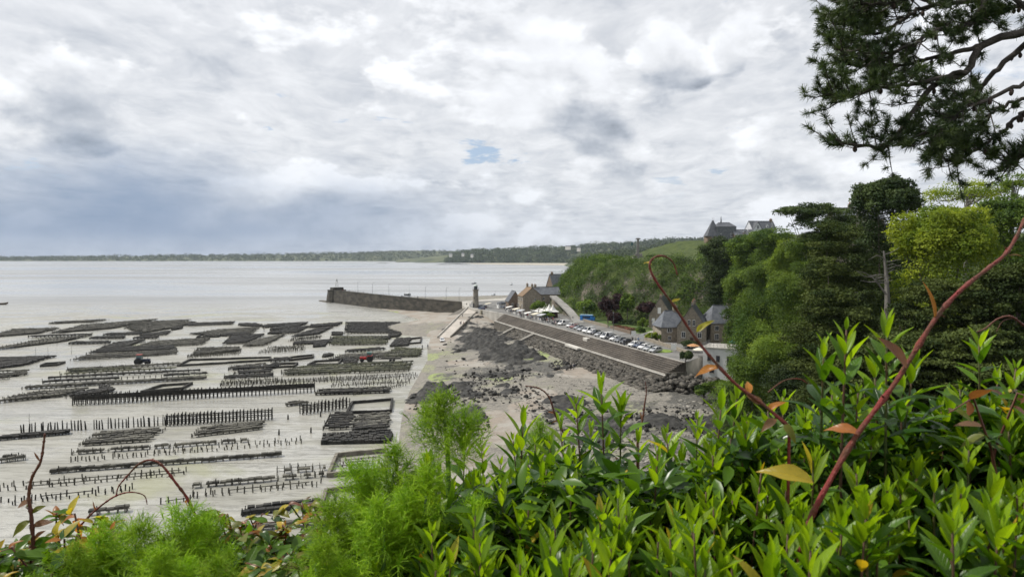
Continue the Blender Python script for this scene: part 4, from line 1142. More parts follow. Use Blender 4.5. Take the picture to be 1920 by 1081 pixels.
F_MID = leafmat('foliage_mid', (.034, .072, .012), (.140, .210, .030), trans=.30, objrand=.2, rough=.6, spec=.16)
F_LITE = leafmat('foliage_bright', (.085, .145, .020), (.200, .270, .040), trans=.38, objrand=.15, rough=.6, spec=.16)
F_GOLD = leafmat('foliage_yellowgreen', (.085, .145, .013), (.300, .360, .036), trans=.38, objrand=.05, rough=.6, spec=.16)
F_PURP = leafmat('foliage_purple', (.020, .010, .012), (.055, .026, .026), trans=.25, objrand=.15, rough=.6, spec=.16)
F_CYP = leafmat('foliage_cypress', (.025, .041, .013), (.086, .110, .030), trans=.15, objrand=.1, rough=.8, spec=.08)
F_FAR = leafmat('foliage_far', (.022, .038, .014), (.060, .085, .026), trans=.15, objrand=.1, rough=.6, spec=.16)
F_BROWN = leafmat('foliage_dry', (.16, .10, .05), (.30, .20, .11), trans=.3, objrand=.1)
def tree(label, base, blobs_world, per, size, m, trunk_r=.35, seed=0, limbs=6, group=None, name='tree', flat=0., bark=None, tint=(0., 1.), shell=.55, cat='tree', dead=None):
    rng = np.random.default_rng(seed + 100)
    base = Vector(base)
    root = empty(name, base); tag(root, label, cat, group)
    bb = [(b[0] - base.x, b[1] - base.y, b[2] - base.z, *b[3:]) for b in blobs_world]
    V, F, T_ = blob_leaves(bb, per, size, rng, flat, *tint, shell)
    link('crown', mesh_np('crown', V, F, m, T_), root)
    e = MB()
    top = np.average(np.array([b[:3] for b in bb]), axis=0, weights=[b[6] for b in bb])
    zlow = min(b[2] - b[5] for b in bb); f_ = Vector((top[0] * .25, top[1] * .25, max(top[2] * .5, zlow * .95 + top[2] * .1)))
    e.tube([(0, 0, -.8), (f_.x * .3, f_.y * .3, f_.z * .4), f_, Vector(top)], [trunk_r * 1.25, trunk_r, trunk_r * .75, trunk_r * .3], 7)
    e.build('trunk', bark or BARK, root)
    e = MB()
    for i in rng.choice(len(bb), min(limbs, len(bb)), replace=False):
        q = Vector(bb[i][:3]); st = f_ * rng.uniform(.7, 1.15)
        e.tube([st, st.lerp(q, .5) + Vector((0, 0, -.05 * q.length)), q], [trunk_r * .45, trunk_r * .28, trunk_r * .08], 5)
    if e.v: e.build('limb', bark or BARK, root)
    return root
def ptree(label, px, py, rx, ry, D, m, n=26, per=420, size=None, seed=0, gz=None, ry_ratio=1.0, k=.42, zbase=None, **kw):
    """crown drawn at a pixel box (centre, half sizes) and depth D; the trunk goes down to the ground under it"""
    c = P(px, py, D); s_ = D / FPX
    rng = np.random.default_rng(seed + 5)
    blobs = sub_blobs(c, (rx * s_, rx * s_ * ry_ratio, ry * s_), n, rng, k, kw.pop('flatz', 1.0))
    z0 = HZ(c.x, c.y) if zbase is None else zbase
    z0 = min(z0, c.z - ry * s_ * .6)
    if kw.pop('skirt', False):
        z = c.z - ry * s_ * .5; rr = rx * s_
        while z > z0 - .5:
            for j in range(5):
                a = rng.uniform(0, 6.28); q = rr * rng.uniform(.3, .75)
                blobs.append((c.x + math.cos(a) * q, c.y + math.sin(a) * q, z + rng.uniform(-.5, .5), rr * .42, rr * .42, rr * .38, .9))
            z -= rr * .38
    return tree(label, (c.x, c.y, z0), blobs, per, size or max(.05, 1.6 * s_), m, seed=seed, **kw)

# trees on the right-hand slope and plateau
ptree('dark round headed evergreen oak rising above the cypress', 1658, 382, 62, 54, 105, F_DARK, n=80, per=520, size=.17, seed=3, trunk_r=.4, k=.25, skirt=True)
ptree('large yellow green broadleaf tree beside the dark oak', 1765, 466, 90, 92, 88, F_GOLD, n=105, per=560, size=.15, seed=14, trunk_r=.45, k=.23, tint=(.0, 1.), skirt=True)
ptree('mid green tree at the right edge behind the yellow green tree', 1900, 420, 70, 62, 100, F_MID, n=60, per=420, size=.17, seed=5, k=.26, skirt=True)
ptree('pale thin leaved tree above the yellow green tree', 1815, 372, 78, 38, 125, F_GOLD, n=44, per=130, size=.16, seed=6, k=.30, bark=BARKG, limbs=16, shell=.2)
ptree('airy pale green tree at the top right edge', 1900, 355, 36, 30, 120, F_LITE, n=18, per=150, size=.16, seed=7, k=.32, bark=BARKG, limbs=12, shell=.2)
ptree('pale wispy tree beside the dark oak', 1608, 375, 26, 26, 130, F_LITE, n=12, per=110, size=.16, seed=8, k=.34, bark=BARKG, limbs=8, shell=.2)
# flat topped stone pine
c = P(1535, 412, 150); s15 = 150 / FPX
rngp = np.random.default_rng(2)
bl = []
for (px, py, rx, ry) in [(1487, 400, 36, 13), (1520, 393, 38, 13), (1548, 402, 36, 12), (1578, 414, 30, 12), (1500, 412, 24, 8), (1540, 424, 42, 14), (1575, 436, 36, 14), (1535, 446, 30, 12), (1600, 425, 20, 10), (1530, 462, 46, 16), (1565, 455, 40, 14), (1590, 445, 36, 16)]:
    q = P(px, py, 150 + rngp.uniform(-4, 4)); bl += sub_blobs(q, (rx * s15, rx * s15, ry * s15), 9, rngp, .55)
tree('flat topped dark umbrella pine leaning over the villas', (c.x, c.y, min(HZ(c.x, c.y), c.z - 9)), bl, 300, .20, F_DARK, trunk_r=.3, seed=9, limbs=8, bark=BARKG)
# layered cypresses: flat sprays of foliage on tiers
def cypress(label, px, py, rx, ry, D, seed, tiers=60, per=330, m=F_CYP, size=.13, dense=1.0):
    c = P(px, py, D); s_ = D / FPX; rng = np.random.default_rng(seed); blobs = []
    for i in range(int(tiers * dense)):
        v = rng.uniform(-1, 1); wdt = (1 - .55 * max(v, 0) ** 1.5) * (1 - .25 * max(-v, 0))
        a = rng.uniform(0, 6.28); q = rng.uniform(.25, 1.0) ** .6 * wdt
        L_ = rng.uniform(.16, .32)
        blobs.append((c.x + math.cos(a) * rx * s_ * q * .8, c.y + math.sin(a) * rx * s_ * q * .8, c.z + v * ry * s_, rx * s_ * L_, rx * s_ * L_, ry * s_ * rng.uniform(.07, .17), 1.0))
    z0 = min(HZ(c.x, c.y), c.z - ry * s_ * 1.0)
    z = c.z - ry * s_
    while z > z0 - .5:
        for j in range(6):
            a = rng.uniform(0, 6.28); q = rx * s_ * rng.uniform(.3, .8)
            blobs.append((c.x + math.cos(a) * q, c.y + math.sin(a) * q, z + rng.uniform(-.5, .5), rx * s_ * .3, rx * s_ * .3, ry * s_ * .07, 1.))
        z -= ry * s_ * .16
    return tree(label, (c.x, c.y, z0), blobs, per, size, m, trunk_r=.5, seed=seed, limbs=26, flat=.45, tint=(0., 1.), shell=.2)
cypress('big dark layered cypress below the oak', 1575, 510, 85, 85, 92, 21, tiers=110, per=420)
cypress('dark cypress with drooping tiers in the middle of the slope', 1560, 640, 95, 90, 78, 22, tiers=120, per=420)
cypress('broad olive green cypress under the yellow green tree', 1760, 610, 105, 80, 70, 23, tiers=120, per=420)
cypress('dark spreading cypress at the right edge of the slope', 1885, 590, 85, 85, 66, 24, tiers=110, per=420)
cypress('low dark cypress just above the privet hedge', 1700, 690, 120, 60, 60, 25, tiers=110, per=420)
cypress('dark cypress behind the red cane at the right', 1850, 690, 110, 70, 56, 26, tiers=100, per=420)
for (lab, pts, r_) in (('bare grey dead trunk standing among the cypresses', [(1664, 560, 76), (1662, 520, 76), (1657, 470, 76)], .28), ('leaning dead grey branch among the cypresses', [(1662, 552, 75), (1645, 530, 75), (1632, 515, 75)], .10)):
    e = MB(); q = [P(*p) for p in pts]; g0 = Vector((q[0].x, q[0].y, min(HZ(q[0].x, q[0].y), q[0].z - 3) - .5))
    if r_ > .2: e.tube([g0] + q, [r_ * 1.1, r_, r_ * .7, r_ * .25], 7)
    else: e.tube(q, [r_, r_ * .7, r_ * .3], 6)
    for k in range(7):
        st = q[1].lerp(q[2], k / 7); sg = random.choice((-1, 1)); e.tube([st, st + Vector((sg * .8, 0, random.uniform(-.1, .6))), st + Vector((sg * 1.7, .1, random.uniform(-.2, 1)))], [.06, .04, .015], 5)
    tag(e.build('dead_trunk', BARKG), lab, 'tree trunk')
# broadleaf trees of the slope left of the cypresses
for i, (px, py, rx, ry, D, m, n, lab) in enumerate([
    (1408, 650, 38, 55, 150, F_MID, 34, 'green tree crowding the white terrace house'), (1425, 590, 46, 45, 160, F_MID, 34, 'green broadleaf tree on the cliff behind the terrace house'),
    (1450, 668, 42, 36, 125, F_LITE, 34, 'bright green shrub tree beside the dark cypress'), (1410, 705, 46, 40, 125, F_MID, 34, 'green thicket tree below the bright shrub tree'),
    (1470, 500, 30, 42, 170, F_LITE, 26, 'fresh lime green tree on the upper cliff'), (1490, 560, 46, 46, 130, F_MID, 34, 'dull green tree between the cliff and the cypress'),
    (1445, 450, 42, 22, 220, F_MID, 22, 'green tree in front of the white villa gable'), (1350, 470, 36, 24, 260, F_DARK, 22, 'dark green tree below the slate roofed villa'),
    (1400, 462, 34, 20, 240, F_MID, 20, 'mid green bush tree below the low link house'), (1520, 470, 40, 28, 150, F_MID, 24, 'green tree under the umbrella pine'),
    (1430, 520, 40, 34, 190, F_MID, 28, 'green scrub tree on the cliff shoulder'), (1480, 720, 46, 34, 95, F_DARK, 26, 'dark green tree above the dry fern patch'),
    (1385, 540, 30, 34, 205, F_MID, 24, 'green scrub tree on the cliff edge above the houses'),
    (1375, 735, 40, 26, 130, F_MID, 20, 'green bush at the cliff foot beside the rocks')]):
    ptree(lab, px, py, rx, ry, D, m, n=n, per=500, size=max(.13, 1.35 * D / FPX), seed=40 + i, trunk_r=.22, skirt=True)
# garden trees by the road
for i, (px, py, rx, ry, D, m, lab) in enumerate([
    (1100, 577, 16, 15, 300, F_MID, 'round green garden tree at the foot of the lane'), (1140, 578, 17, 17, 285, F_PURP, 'dark purple leaved tree next to the round green tree'),
    (1160, 566, 14, 12, 300, F_PURP, 'purple leaved tree behind the other purple tree'), (1176, 574, 13, 22, 285, F_MID, 'tall olive green tree between the purple trees'),
    (1213, 580, 17, 12, 270, F_PURP, 'spreading purple leaved tree next to the gabled house'), (1150, 597, 15, 14, 268, F_PURP, 'lowest purple leaved tree over the lawn')]):
    c = P(px, py, D); gy = D
    ptree(lab, px, py, rx, ry, D, m, n=22, per=260, size=.38, seed=70 + i, trunk_r=.22, zbase=9.0)
# shrubs along the gardens
for i, (px, py, rx, ry, z, m, lab) in enumerate([
    (1205, 606, 10, 10, 9, F_LITE, 'light green garden shrub by the red flower bed'), (1222, 630, 10, 8, 9, F_GOLD, 'yellow green rounded shrub in the front garden'), (1240, 634, 8, 6, 9, F_MID, 'small clipped green shrub beside the yellow one'),
    (1270, 619, 7, 14, 9, F_DARK, 'dark upright conifer against the stone house'), (1285, 668, 12, 11, 9, F_DARK, 'dark clipped hedge bush at the end of the steps'), (1292, 645, 16, 7, 9, F_DARK, 'dark hedge in front of the stone houses'),
    (1320, 735, 20, 14, 4, F_MID, 'green bush on rocks below the terrace house'), (1345, 722, 18, 10, 5, F_MID, 'low bush growing on the terrace retaining wall'),
    (1248, 614, 9, 9, 9, F_MID, 'mid green shrub beside the gabled house'), (1200, 620, 9, 7, 9, F_MID, 'low green shrub behind the notice boards'), (1010, 575, 14, 12, 11, F_MID, 'green bank shrub behind the market houses'), (1025, 590, 12, 6, 9.5, F_MID, 'green bush above the marquee')]):
    p = G(px, py + ry, z); D = p.y
    ptree(lab, px, py, rx, ry, D, m, n=14, per=220, size=.24, seed=90 + i, trunk_r=.12, zbase=z - .2, name='shrub', cat='shrub')

# ------------------------------------------------------------------ scrub that clothes the cliff (one uncountable mass)
def scrub(name, label, n, xr, yr, cond, per, m, seed, rad=(.8, 2.4), size=.26, tint=(0, 1)):
    rng = np.random.default_rng(seed)
    X = rng.uniform(*xr, n); Y = rng.uniform(*yr, n)
    s_, top, wid, base = hill_parts(X, Y); z = hill_z(X, Y)
    dp, _ = dist_line_z(X, Y, PATH)
    ok = (s_ > 1.0) & (dp > 3.6) & cond(X, Y, s_, wid, z)
    X, Y, z, s_ = X[ok], Y[ok], z[ok], s_[ok]
    gx = (hill_z(X + .8, Y) - z) / .8; gy = (hill_z(X, Y + .8) - z) / .8
    st = np.clip(np.hypot(gx, gy), 0, 6); rep = 1 + (st * 1.3).astype(int)
    X = np.repeat(X, rep); Y = np.repeat(Y, rep)
    X = X + rng.normal(size=len(X)) * .5; Y = Y + rng.normal(size=len(Y)) * .5; z = hill_z(X, Y)
    if len(X) == 0: return
    blobs = [(x, y, q + .3, r_, r_, r_ * rng.uniform(.7, 1.1), (r_ / rad[1]) ** 1.5 + .15) for x, y, q, r_ in zip(X, Y, z, rng.uniform(*rad, len(X)))]
    V, F, T_ = blob_leaves(blobs, per, size, rng, tintlo=tint[0], tinthi=tint[1])
    o = link(name, mesh_np(name, V, F, m, T_))
    return tag(o, label, 'scrub', kind='stuff')
def rockface(X, Y, z):     # the bare faces left open in the scrub
    px, py = proj(X, Y, z)
    nb = fbm(X + z, Y + z, 7, 3, 3)
    bare = (ell(px, py, 1068, 553, 14, 16) + ell(px, py, 1185, 545, 11, 14) + ell(px, py, 1232, 518, 18, 16) + ell(px, py, 1255, 540, 20, 10) + ell(px, py, 1395, 590, 10, 22) + ell(px, py, 1100, 545, 9, 12)) * (nb > .52)
    field = (py < 487) & (px < 1318) & (px > 1085)
    return (bare < .3) & ~field
scrub('cliff_scrub', 'dense dark green scrub clothing the headland cliff', 15000, (12, 170), (180, 480), lambda X, Y, s_, w_, z: (s_ < w_ * 1.25) & rockface(X, Y, z), 40, F_MID, 1, tint=(0, .42), rad=(1.2, 3.2))
scrub('ivy_thicket', 'darker ivy and bramble patches on the headland cliff', 4000, (12, 150), (190, 480), lambda X, Y, s_, w_, z: (s_ < w_ * 1.1) & (fbm(X, Y, 20, 3, 1) > .5) & rockface(X, Y, z), 70, F_DARK, 2, rad=(1, 2.8))
scrub('cliff_bushes', 'rounded bushes standing out of the headland scrub', 900, (14, 150), (190, 470), lambda X, Y, s_, w_, z: (s_ < w_ * 1.05) & (s_ > 4) & rockface(X, Y, z), 170, F_MID, 12, rad=(2.0, 4.2), size=.32, tint=(0, .9))
scrub('slope_undergrowth', 'undergrowth filling the wooded slope right of the houses', 7000, (20, 200), (40, 200), lambda X, Y, s_, w_, z: (s_ > 1.5) & (X / np.maximum(Y, 1) > .27) & (X / np.maximum(Y, 1) < .9), 60, F_DARK, 3, rad=(1.0, 3.0), size=.22)
scrub('plateau_trees', 'green thicket along the top of the headland', 3600, (55, 330), (180, 420), lambda X, Y, s_, w_, z: (s_ > w_ * .8) & (proj(X, Y, z)[0] > 1315) & (proj(X, Y, z + 3)[1] > 446) & (Y < 385), 60, F_MID, 4, rad=(1.2, 2.6), size=.32)
scrub('far_side_scrub', 'scrub on the seaward tip of the headland', 900, (12, 60), (360, 520), lambda X, Y, s_, w_, z: s_ < 40, 60, F_MID, 5, rad=(1, 2.6), size=.32)
scrub('dry_fern', 'patch of brown dry fern on the slope', 500, (22, 55), (45, 80), lambda X, Y, s_, w_, z: (np.abs(proj(X, Y, z)[0] - 1515) < 45), 60, F_BROWN, 6, rad=(.4, 1.0), size=.13)
# ------------------------------------------------------------------ houses
STONE = mat('granite_wall', (.30, .262, .205), (.185, .16, .125), rough=.9, scale=1.6, bump=.6, bscale=5, lo=.3, hi=.7)
STONEB = mat('brown_stone_wall', (.20, .15, .11), (.13, .10, .075), rough=.9, scale=1.6, bump=.6, bscale=5)
RENDERW = mat('white_render', (.70, .70, .68), (.58, .58, .56), rough=.8, scale=.5)
GREYR = mat('grey_render', (.62, .63, .66), (.54, .55, .58), rough=.8, scale=.7)
SLATE = mat('slate_roof', (.075, .082, .095), (.13, .138, .15), rough=.45, scale=.9, bump=.4, bscale=4, spec=.5)
SLATED = mat('dark_slate_roof', (.045, .05, .06), (.085, .09, .10), rough=.5, scale=.9, bump=.4, bscale=4, spec=.5)
BROWNR = mat('lichen_brown_roof', (.21, .135, .075), (.13, .095, .062), rough=.8, scale=.8, bump=.4, bscale=4)
GLASS = mat('window_glass', (.035, .04, .05), rough=.08, spec=.7)
SHUT = mat('white_shutter', (.72, .72, .70), rough=.6)
DOORM = mat('painted_door', (.07, .045, .035), rough=.5)
def window(root, p, wdt, ht, ang, m_frame=SHUT, shut=False):
    """window set in a wall whose outward normal has angle ang"""
    n = Vector((math.cos(ang), math.sin(ang), 0)); rz = ang + math.pi / 2
    o = MB().box((0, 0, 0), (wdt, .16, ht)).build('window', m_frame, root); o.location = Vector(p) + n * .03; o.rotation_euler = (0, 0, rz)
    if not shut:
        e = MB()
        for s_ in (-1, 1): e.box((s_ * wdt * .235, 0, 0), (wdt * .40, .05, ht * .86))
        g = e.build('pane', GLASS, o); g.location = (0, -.075, 0)
    MB().box((0, -.08, -ht / 2 - .06), (wdt * 1.12, .26, .11)).build('sill', CONC, o)
def house(label, p, rz, w_, d_, hw, hr, wall=STONE, roof=SLATE, wins=(), chim=(), door=None, hip=0.0, dorm=(), name='house', zdown=3.0):
    """local axes: ridge along x, gables at +-x; front long side faces -y"""
    root = empty(name, p, rz); tag(root, label, 'house')
    hx, hy = w_ / 2, d_ / 2
    e = MB()
    e.add([(-hx, -hy, -zdown), (hx, -hy, -zdown), (hx, hy, -zdown), (-hx, hy, -zdown), (-hx, -hy, hw), (hx, -hy, hw), (hx, hy, hw), (-hx, hy, hw), (-hx + hip, 0, hw + hr), (hx - hip, 0, hw + hr)],
          [(3, 2, 1, 0), (0, 1, 5, 4), (2, 3, 7, 6), (1, 2, 6, 9, 5), (3, 0, 4, 8, 7), (4, 5, 9, 8), (6, 7, 8, 9)])
    e.build('wall', wall, root)
    ov = .35; sl = hr / hy; e = MB(); hip2 = hip
    xe = hx + .2; ze = hw - sl * ov + .08; zt = hw + hr + .10
    A = [(-xe, -hy - ov, ze), (xe, -hy - ov, ze), (xe - hip2, 0, zt), (-xe + hip2, 0, zt), (xe, hy + ov, ze), (-xe, hy + ov, ze)]
    Bv = [(q[0], q[1], q[2] - .16) for q in A]
    fs = [(0, 1, 2, 3), (4, 5, 3, 2), (9, 8, 7, 6), (8, 9, 11, 10), (0, 6, 7, 1), (4, 10, 11, 5)]
    fs += [(1, 4, 2), (5, 0, 3)] if hip else []
    fs += [(1, 7, 8, 2), (2, 8, 10, 4), (5, 11, 9, 3), (3, 9, 6, 0)]
    e.add(A + Bv, fs)
    ro_ = e.build('roof', roof, root)
    MB().beam((-xe + hip2, 0, zt + .05), (xe - hip2, 0, zt + .05), .25, .16).build('ridge', SLATED if roof is not BROWNR else BROWNR, ro_)
    for (cx, cw, ch) in chim:
        MB().box((cx, 0, hw + hr + ch / 2 - .7), (cw, .9, ch + 1.4)).build('chimney', wall if wall not in (RENDERW, GREYR) else STONEB, ro_)
        for k in range(2): MB().lathe((cx - cw * .2 + k * cw * .4, 0, hw + hr + ch), [(.16, 0), (.13, .45)], 7).build('chimney_pot', mat('terracotta', (.30, .13, .08), rough=.8), ro_)
    for (side, u, z, ww, hh, *sh) in wins:
        ang = {'f': -math.pi / 2, 'b': math.pi / 2, 'l': math.pi, 'r': 0}[side]
        q = {'f': (u, -hy, z), 'b': (u, hy, z), 'l': (-hx, u, z), 'r': (hx, u, z)}[side]
        window(root, q, ww, hh, ang, SHUT, bool(sh))
    if door:
        side, u = door; q = {'f': (u, -hy - .04, 1.05), 'l': (-hx - .04, u, 1.05), 'r': (hx + .04, u, 1.05)}[side]
        o = MB().box((0, 0, 0), (1.0, .14, 2.1)).build('door', DOORM, root); o.location = q; o.rotation_euler = (0, 0, 0 if side == 'f' else math.pi / 2)
        MB().box((.35, -.1, 0), (.08, .08, .08)).build('handle', GMET, o)
    for (u, zz, side) in dorm:
        s_ = -1 if side == 'f' else 1
        y = s_ * (hy - zz / sl * 1.0); zc = hw + zz
        e = MB(); e.add([(u - .7, y - s_ * -.1, zc - .3), (u + .7, y - s_ * -.1, zc - .3), (u + .7, y - s_ * -.1, zc + 1.2), (u, y - s_ * -.1, zc + 1.9), (u - .7, y - s_ * -.1, zc + 1.2),
                         (u - .7, y - s_ * 2.6, zc - .3), (u + .7, y - s_ * 2.6, zc - .3), (u + .7, y - s_ * 2.6, zc + 1.2), (u, y - s_ * 2.6, zc + 1.9), (u - .7, y - s_ * 2.6, zc + 1.2)],
                        [(0, 1, 2, 3, 4), (1, 6, 7, 2), (5, 0, 4, 9), (9, 8, 7, 6, 5)])
        dm = e.build('dormer', wall, root)
        e = MB(); yo = y + s_ * .25
        e.add([(u - .9, yo, zc + 1.12), (u, yo, zc + 2.02), (u, y - s_ * 2.6, zc + 2.02), (u - .9, y - s_ * 2.6, zc + 1.12), (u + .9, yo, zc + 1.12), (u + .9, y - s_ * 2.6, zc + 1.12)], [(0, 1, 2, 3), (1, 4, 5, 2)])
        e.build('dormer_roof', roof, dm)
        o = MB().box((u, y + s_ * .13, zc + .5), (.95, .1, 1.1)).build('window', SHUT, dm)
        MB().box((u, y + s_ * .17, zc + .5), (.7, .06, .85)).build('pane', GLASS, o)
    return root
RZ = 9.0
# market end
p = G(963, 577, RZ); house('small dark slate roofed house with red front at the market', (p.x, p.y + 6, RZ), R(100), 11, 7.0, 3.6, 5.0, STONEB, SLATED, [('l', -1.5, 1.8, 1.2, 1.3), ('l', 1.5, 1.8, 1.2, 1.3)], [], ('l', 0))
p = G(985, 583, RZ); 
house('three storey stone house with lichen brown roof at the market', (p.x + 2.2, p.y + 4.5, RZ), R(-75), 9.5, 9.5, 7.6, 4.0, STONE, BROWNR,
      [('f', -3, 5.9, 1.0, 1.5), ('f', 0, 5.9, 1.0, 1.5), ('f', 3, 5.9, 1.0, 1.5), ('f', -3, 2.6, 1.0, 1.7), ('f', 3, 2.6, 1.0, 1.7), ('r', 1.5, 5.6, .8, 1.2)], [(-4.2, 1.1, 1.6), (4.2, 1.1, 1.6)], ('f', 0), hip=0)
house('grey stone rear house joined behind the brown roofed house', (p.x + 10.5, p.y + 9, RZ), R(10), 13, 8, 8.2, 3.2, STONE, SLATE, [('f', -2, 5.9, .9, 1.3), ('f', 2.5, 5.9, .9, 1.3), ('f', 3, 2.5, 1, 1.5)], [(-5.5, 1.2, 1.3)])
p = P(1037, 545, 425); house('tall brown gabled house half hidden by the headland', (p.x + 5, p.y, p.z - 3), R(25), 16, 9.0, 5.6, 7.4, STONEB, SLATE, [('f', -3, 3.2, 1.2, 1.5), ('f', 0, 3.2, 1.2, 1.5), ('f', 3, 3.2, 1.2, 1.5)], [(-6.5, 1.2, 1.2), (6.5, 1.2, 1.4)], zdown=14)
# stone villas by the road
house('stone house with steep gable and white shuttered windows', (57.8, 272, RZ), R(-110), 12, 8.6, 5.0, 6.6, STONE, SLATED, [('r', -.4, 6.6, 1.2, 2.3, 1), ('r', -2.6, 2.6, 1.1, 2.1, 1), ('f', 2, 3, 1.1, 1.5)], [(5.2, 1.2, .8), (-5, 1.2, 1.2)], zdown=2)
house('stone house with front gable balcony between its neighbours', (57.2, 223.8, RZ), R(-108), 14, 8.6, 5.6, 6.2, STONE, SLATED, [('r', -.7, 6.6, .8, 1.9), ('r', .7, 6.6, .8, 1.9), ('r', -2.4, 2.9, 1.2, 1.9), ('r', 2.4, 2.9, 1.2, 1.8), ('f', 0, 3.4, 1.1, 1.5)], [(-4, 1.3, 1.2), (3.0, .9, 1.0)], ('r', .1), zdown=2)
house('lower stone wing with pale slate roof left of the gabled house', (50.6, 227.0, RZ), R(8), 8.6, 8.0, 5.0, 4.6, STONE, SLATE, [('f', -1.6, 3.8, 1.6, 1.5), ('f', 1.4, 3.8, .9, 1.5), ('f', -1.6, 1.3, 1.0, 1.2)], [(1.6, 1.3, 1.6)], hip=2.6, zdown=2)
house('stone house with dormer and pale slate roof above the terrace', (67.0, 226, RZ), R(10), 12, 9.0, 6.4, 5.0, STONE, SLATE, [('f', -4, 4.6, 1.3, 1.5), ('f', 3.4, 4.6, 1.5, 1.6), ('f', -4, 1.9, 1.4, 1.9), ('f', .5, 4.2, 1.2, 2)], [(2.6, 1.7, 1.9)], hip=3.0, dorm=[(-.6, .6, 'f')], zdown=2)
# white terrace building
p = G(1338, 694, 6.0)
tb = empty('terrace_house', (56.2, 184.0, 6.0), R(-27)); tag(tb, 'white flat roofed house with roof terrace below the stone villas', 'house')
MB().box((0, 0, 1.2), (11, 9, 10.4)).build('wall', RENDERW, tb)
MB().box((0, 0, 6.52), (11.6, 9.6, .26)).build('roof_slab', CONC, tb)
for (x, z, ww, hh) in ((-3.9, 4.0, .9, 1.6), (-1.7, 3.8, .9, 1.6), (1.2, 3.4, 1.3, 2.4), (3.6, 3.8, .9, 1.6), (-3.2, .9, 1.2, 1.6), (3.2, .9, 1.1, 1.8)): window(tb, (x, -4.5, z), ww, hh, -math.pi / 2, DOORM)
for (y, z) in ((-1.5, 4.0), (1.7, 4.0)): window(tb, (-5.5, y, z), .9, 1.5, math.pi, DOORM)
e = MB()
for k in range(13): e.box((-5.6 + k * .93, -4.6, 7.15), (.05, .05, 1.0)); 
for k in range(10): e.box((-5.6, -4.6 + k, 7.15), (.05, .05, 1.0))
for z in (7.0, 7.35, 7.65): e.beam((-5.6, -4.6, z), (5.6, -4.6, z), .04, .04); e.beam((-5.6, -4.6, z), (-5.6, 4.6, z), .04, .04)
e.build('railing', GMET, tb)
tbm = tb.matrix_basis.copy()
def on_terrace(x, y): return tb.location + Matrix.Rotation(R(-27), 3, 'Z') @ Vector((x, y, 6.65 - 0))
PARA = [mat('parasol_teal', (.04, .16, .20), rough=.8), mat('parasol_cream', (.62, .58, .48), rough=.8), mat('parasol_orange', (.42, .22, .10), rough=.8)]
def parasol(p, m, label, grp, r_=1.5, h=2.4):
    o = empty('parasol', p); tag(o, label, 'parasol', grp)
    MB().tube([(0, 0, 0), (0, 0, h)], .035, 5).build('pole', GMET, o)
    MB().lathe((0, 0, h - .55), [(r_, 0), (r_ * .55, .34), (.05, .6)], 8).build('canopy', m, o)
    MB().lathe((0, 0, 0), [(.3, 0), (.3, .08)], 8).build('base', GMET, o)
parasol(on_terrace(1.5, -1.5), PARA[0], 'teal parasol on the roof terrace', 'terrace parasols', 1.2, 1.8)
parasol(on_terrace(3.8, 1.0), PARA[0], 'second teal parasol behind the first on the roof terrace', 'terrace parasols', 1.2, 1.8)
q = G(1300, 660, RZ); parasol((q.x, q.y, RZ), PARA[2], 'orange brown parasol on the house forecourt', 'forecourt parasols', 1.9)
q = G(1310, 668, RZ); parasol((q.x, q.y, RZ), PARA[1], 'cream parasol on the house forecourt', 'forecourt parasols', 1.7)
# garden wall and hedge line
def wall_line(pts, h, th, m, label, z=RZ, name='garden_wall', cat='wall'):
    e = MB(); q = [Vector((*a, z)) for a in pts]
    for i in range(len(q) - 1): e.beam(q[i] + Vector((0, 0, h / 2 - .05)), q[i + 1] + Vector((0, 0, h / 2 - .05)), th, h + .1)
    tag(e.build(name, m), label, cat)
wall_line([G(1085, 600, RZ).xy, G(1140, 614, RZ).xy], 1.1, .4, STONE, 'low stone garden wall beside the blue van')
wall_line([G(1145, 615, RZ).xy, G(1183, 626, RZ).xy], 1.1, .4, STONEB, 'reddish brown garden wall along the pavement')
wall_line([G(1200, 634, RZ).xy, G(1262, 654, RZ).xy, G(1290, 664, RZ).xy], 1.0, .4, STONE, 'pale stone garden wall in front of the villas')
hedge = []
def hedge_row(a, b, n, h, m, label, seed):
    rng = np.random.default_rng(seed); A = G(*a, RZ); Bq = G(*b, RZ)
    bl_ = [(*(A.lerp(Bq, (i + .5) / n) + Vector((0, 0, h / 2))), (Bq - A).length / n * .7, .9, h / 2 * 1.1, 1.) for i in range(n)]
    c_ = A.lerp(Bq, .5)
    tree(label, (c_.x, c_.y, RZ), bl_, 260, .24, m, trunk_r=.06, seed=seed, limbs=2, name='hedge', cat='hedge')
hedge_row((1150, 606), (1215, 612), 10, 2.2, F_DARK, 'dark clipped hedge across the lawn', 201)
hedge_row((1215, 596), (1243, 600), 6, 2.4, F_DARK, 'dark hedge behind the garden of the gabled house', 202)
hedge_row((1155, 614), (1190, 622), 6, 1.2, leafmat('flower_bed_red', (.10, .05, .02), (.25, .08, .04), trans=.2), 'reddish flower bed beside the garden wall', 203)
lawn = MB().prism([tuple(G(a, b, RZ).xy) for a, b in ((1092, 599), (1145, 612), (1200, 626), (1230, 618), (1180, 598), (1110, 592))], RZ - .2, RZ + .02).build('lawn', mat('lawn_grass', (.05, .085, .02), (.09, .13, .03), rough=.9, scale=.4))
tag(lawn, 'green lawn under the purple trees', 'lawn', kind='structure')
isl = MB().prism([tuple((G(1241, 658, RZ) + Vector((3.0 * math.cos(a), 3.5 * math.sin(a), 0))).xy) for a in np.linspace(0, 6.0, 12)], RZ - .1, RZ + .13).build('grass_island', mat('lawn_bright', (.13, .20, .03), (.20, .27, .05), rough=.9, scale=.6))
tag(isl, 'oval grass island at the end of the parked cars', 'grass', kind='structure')
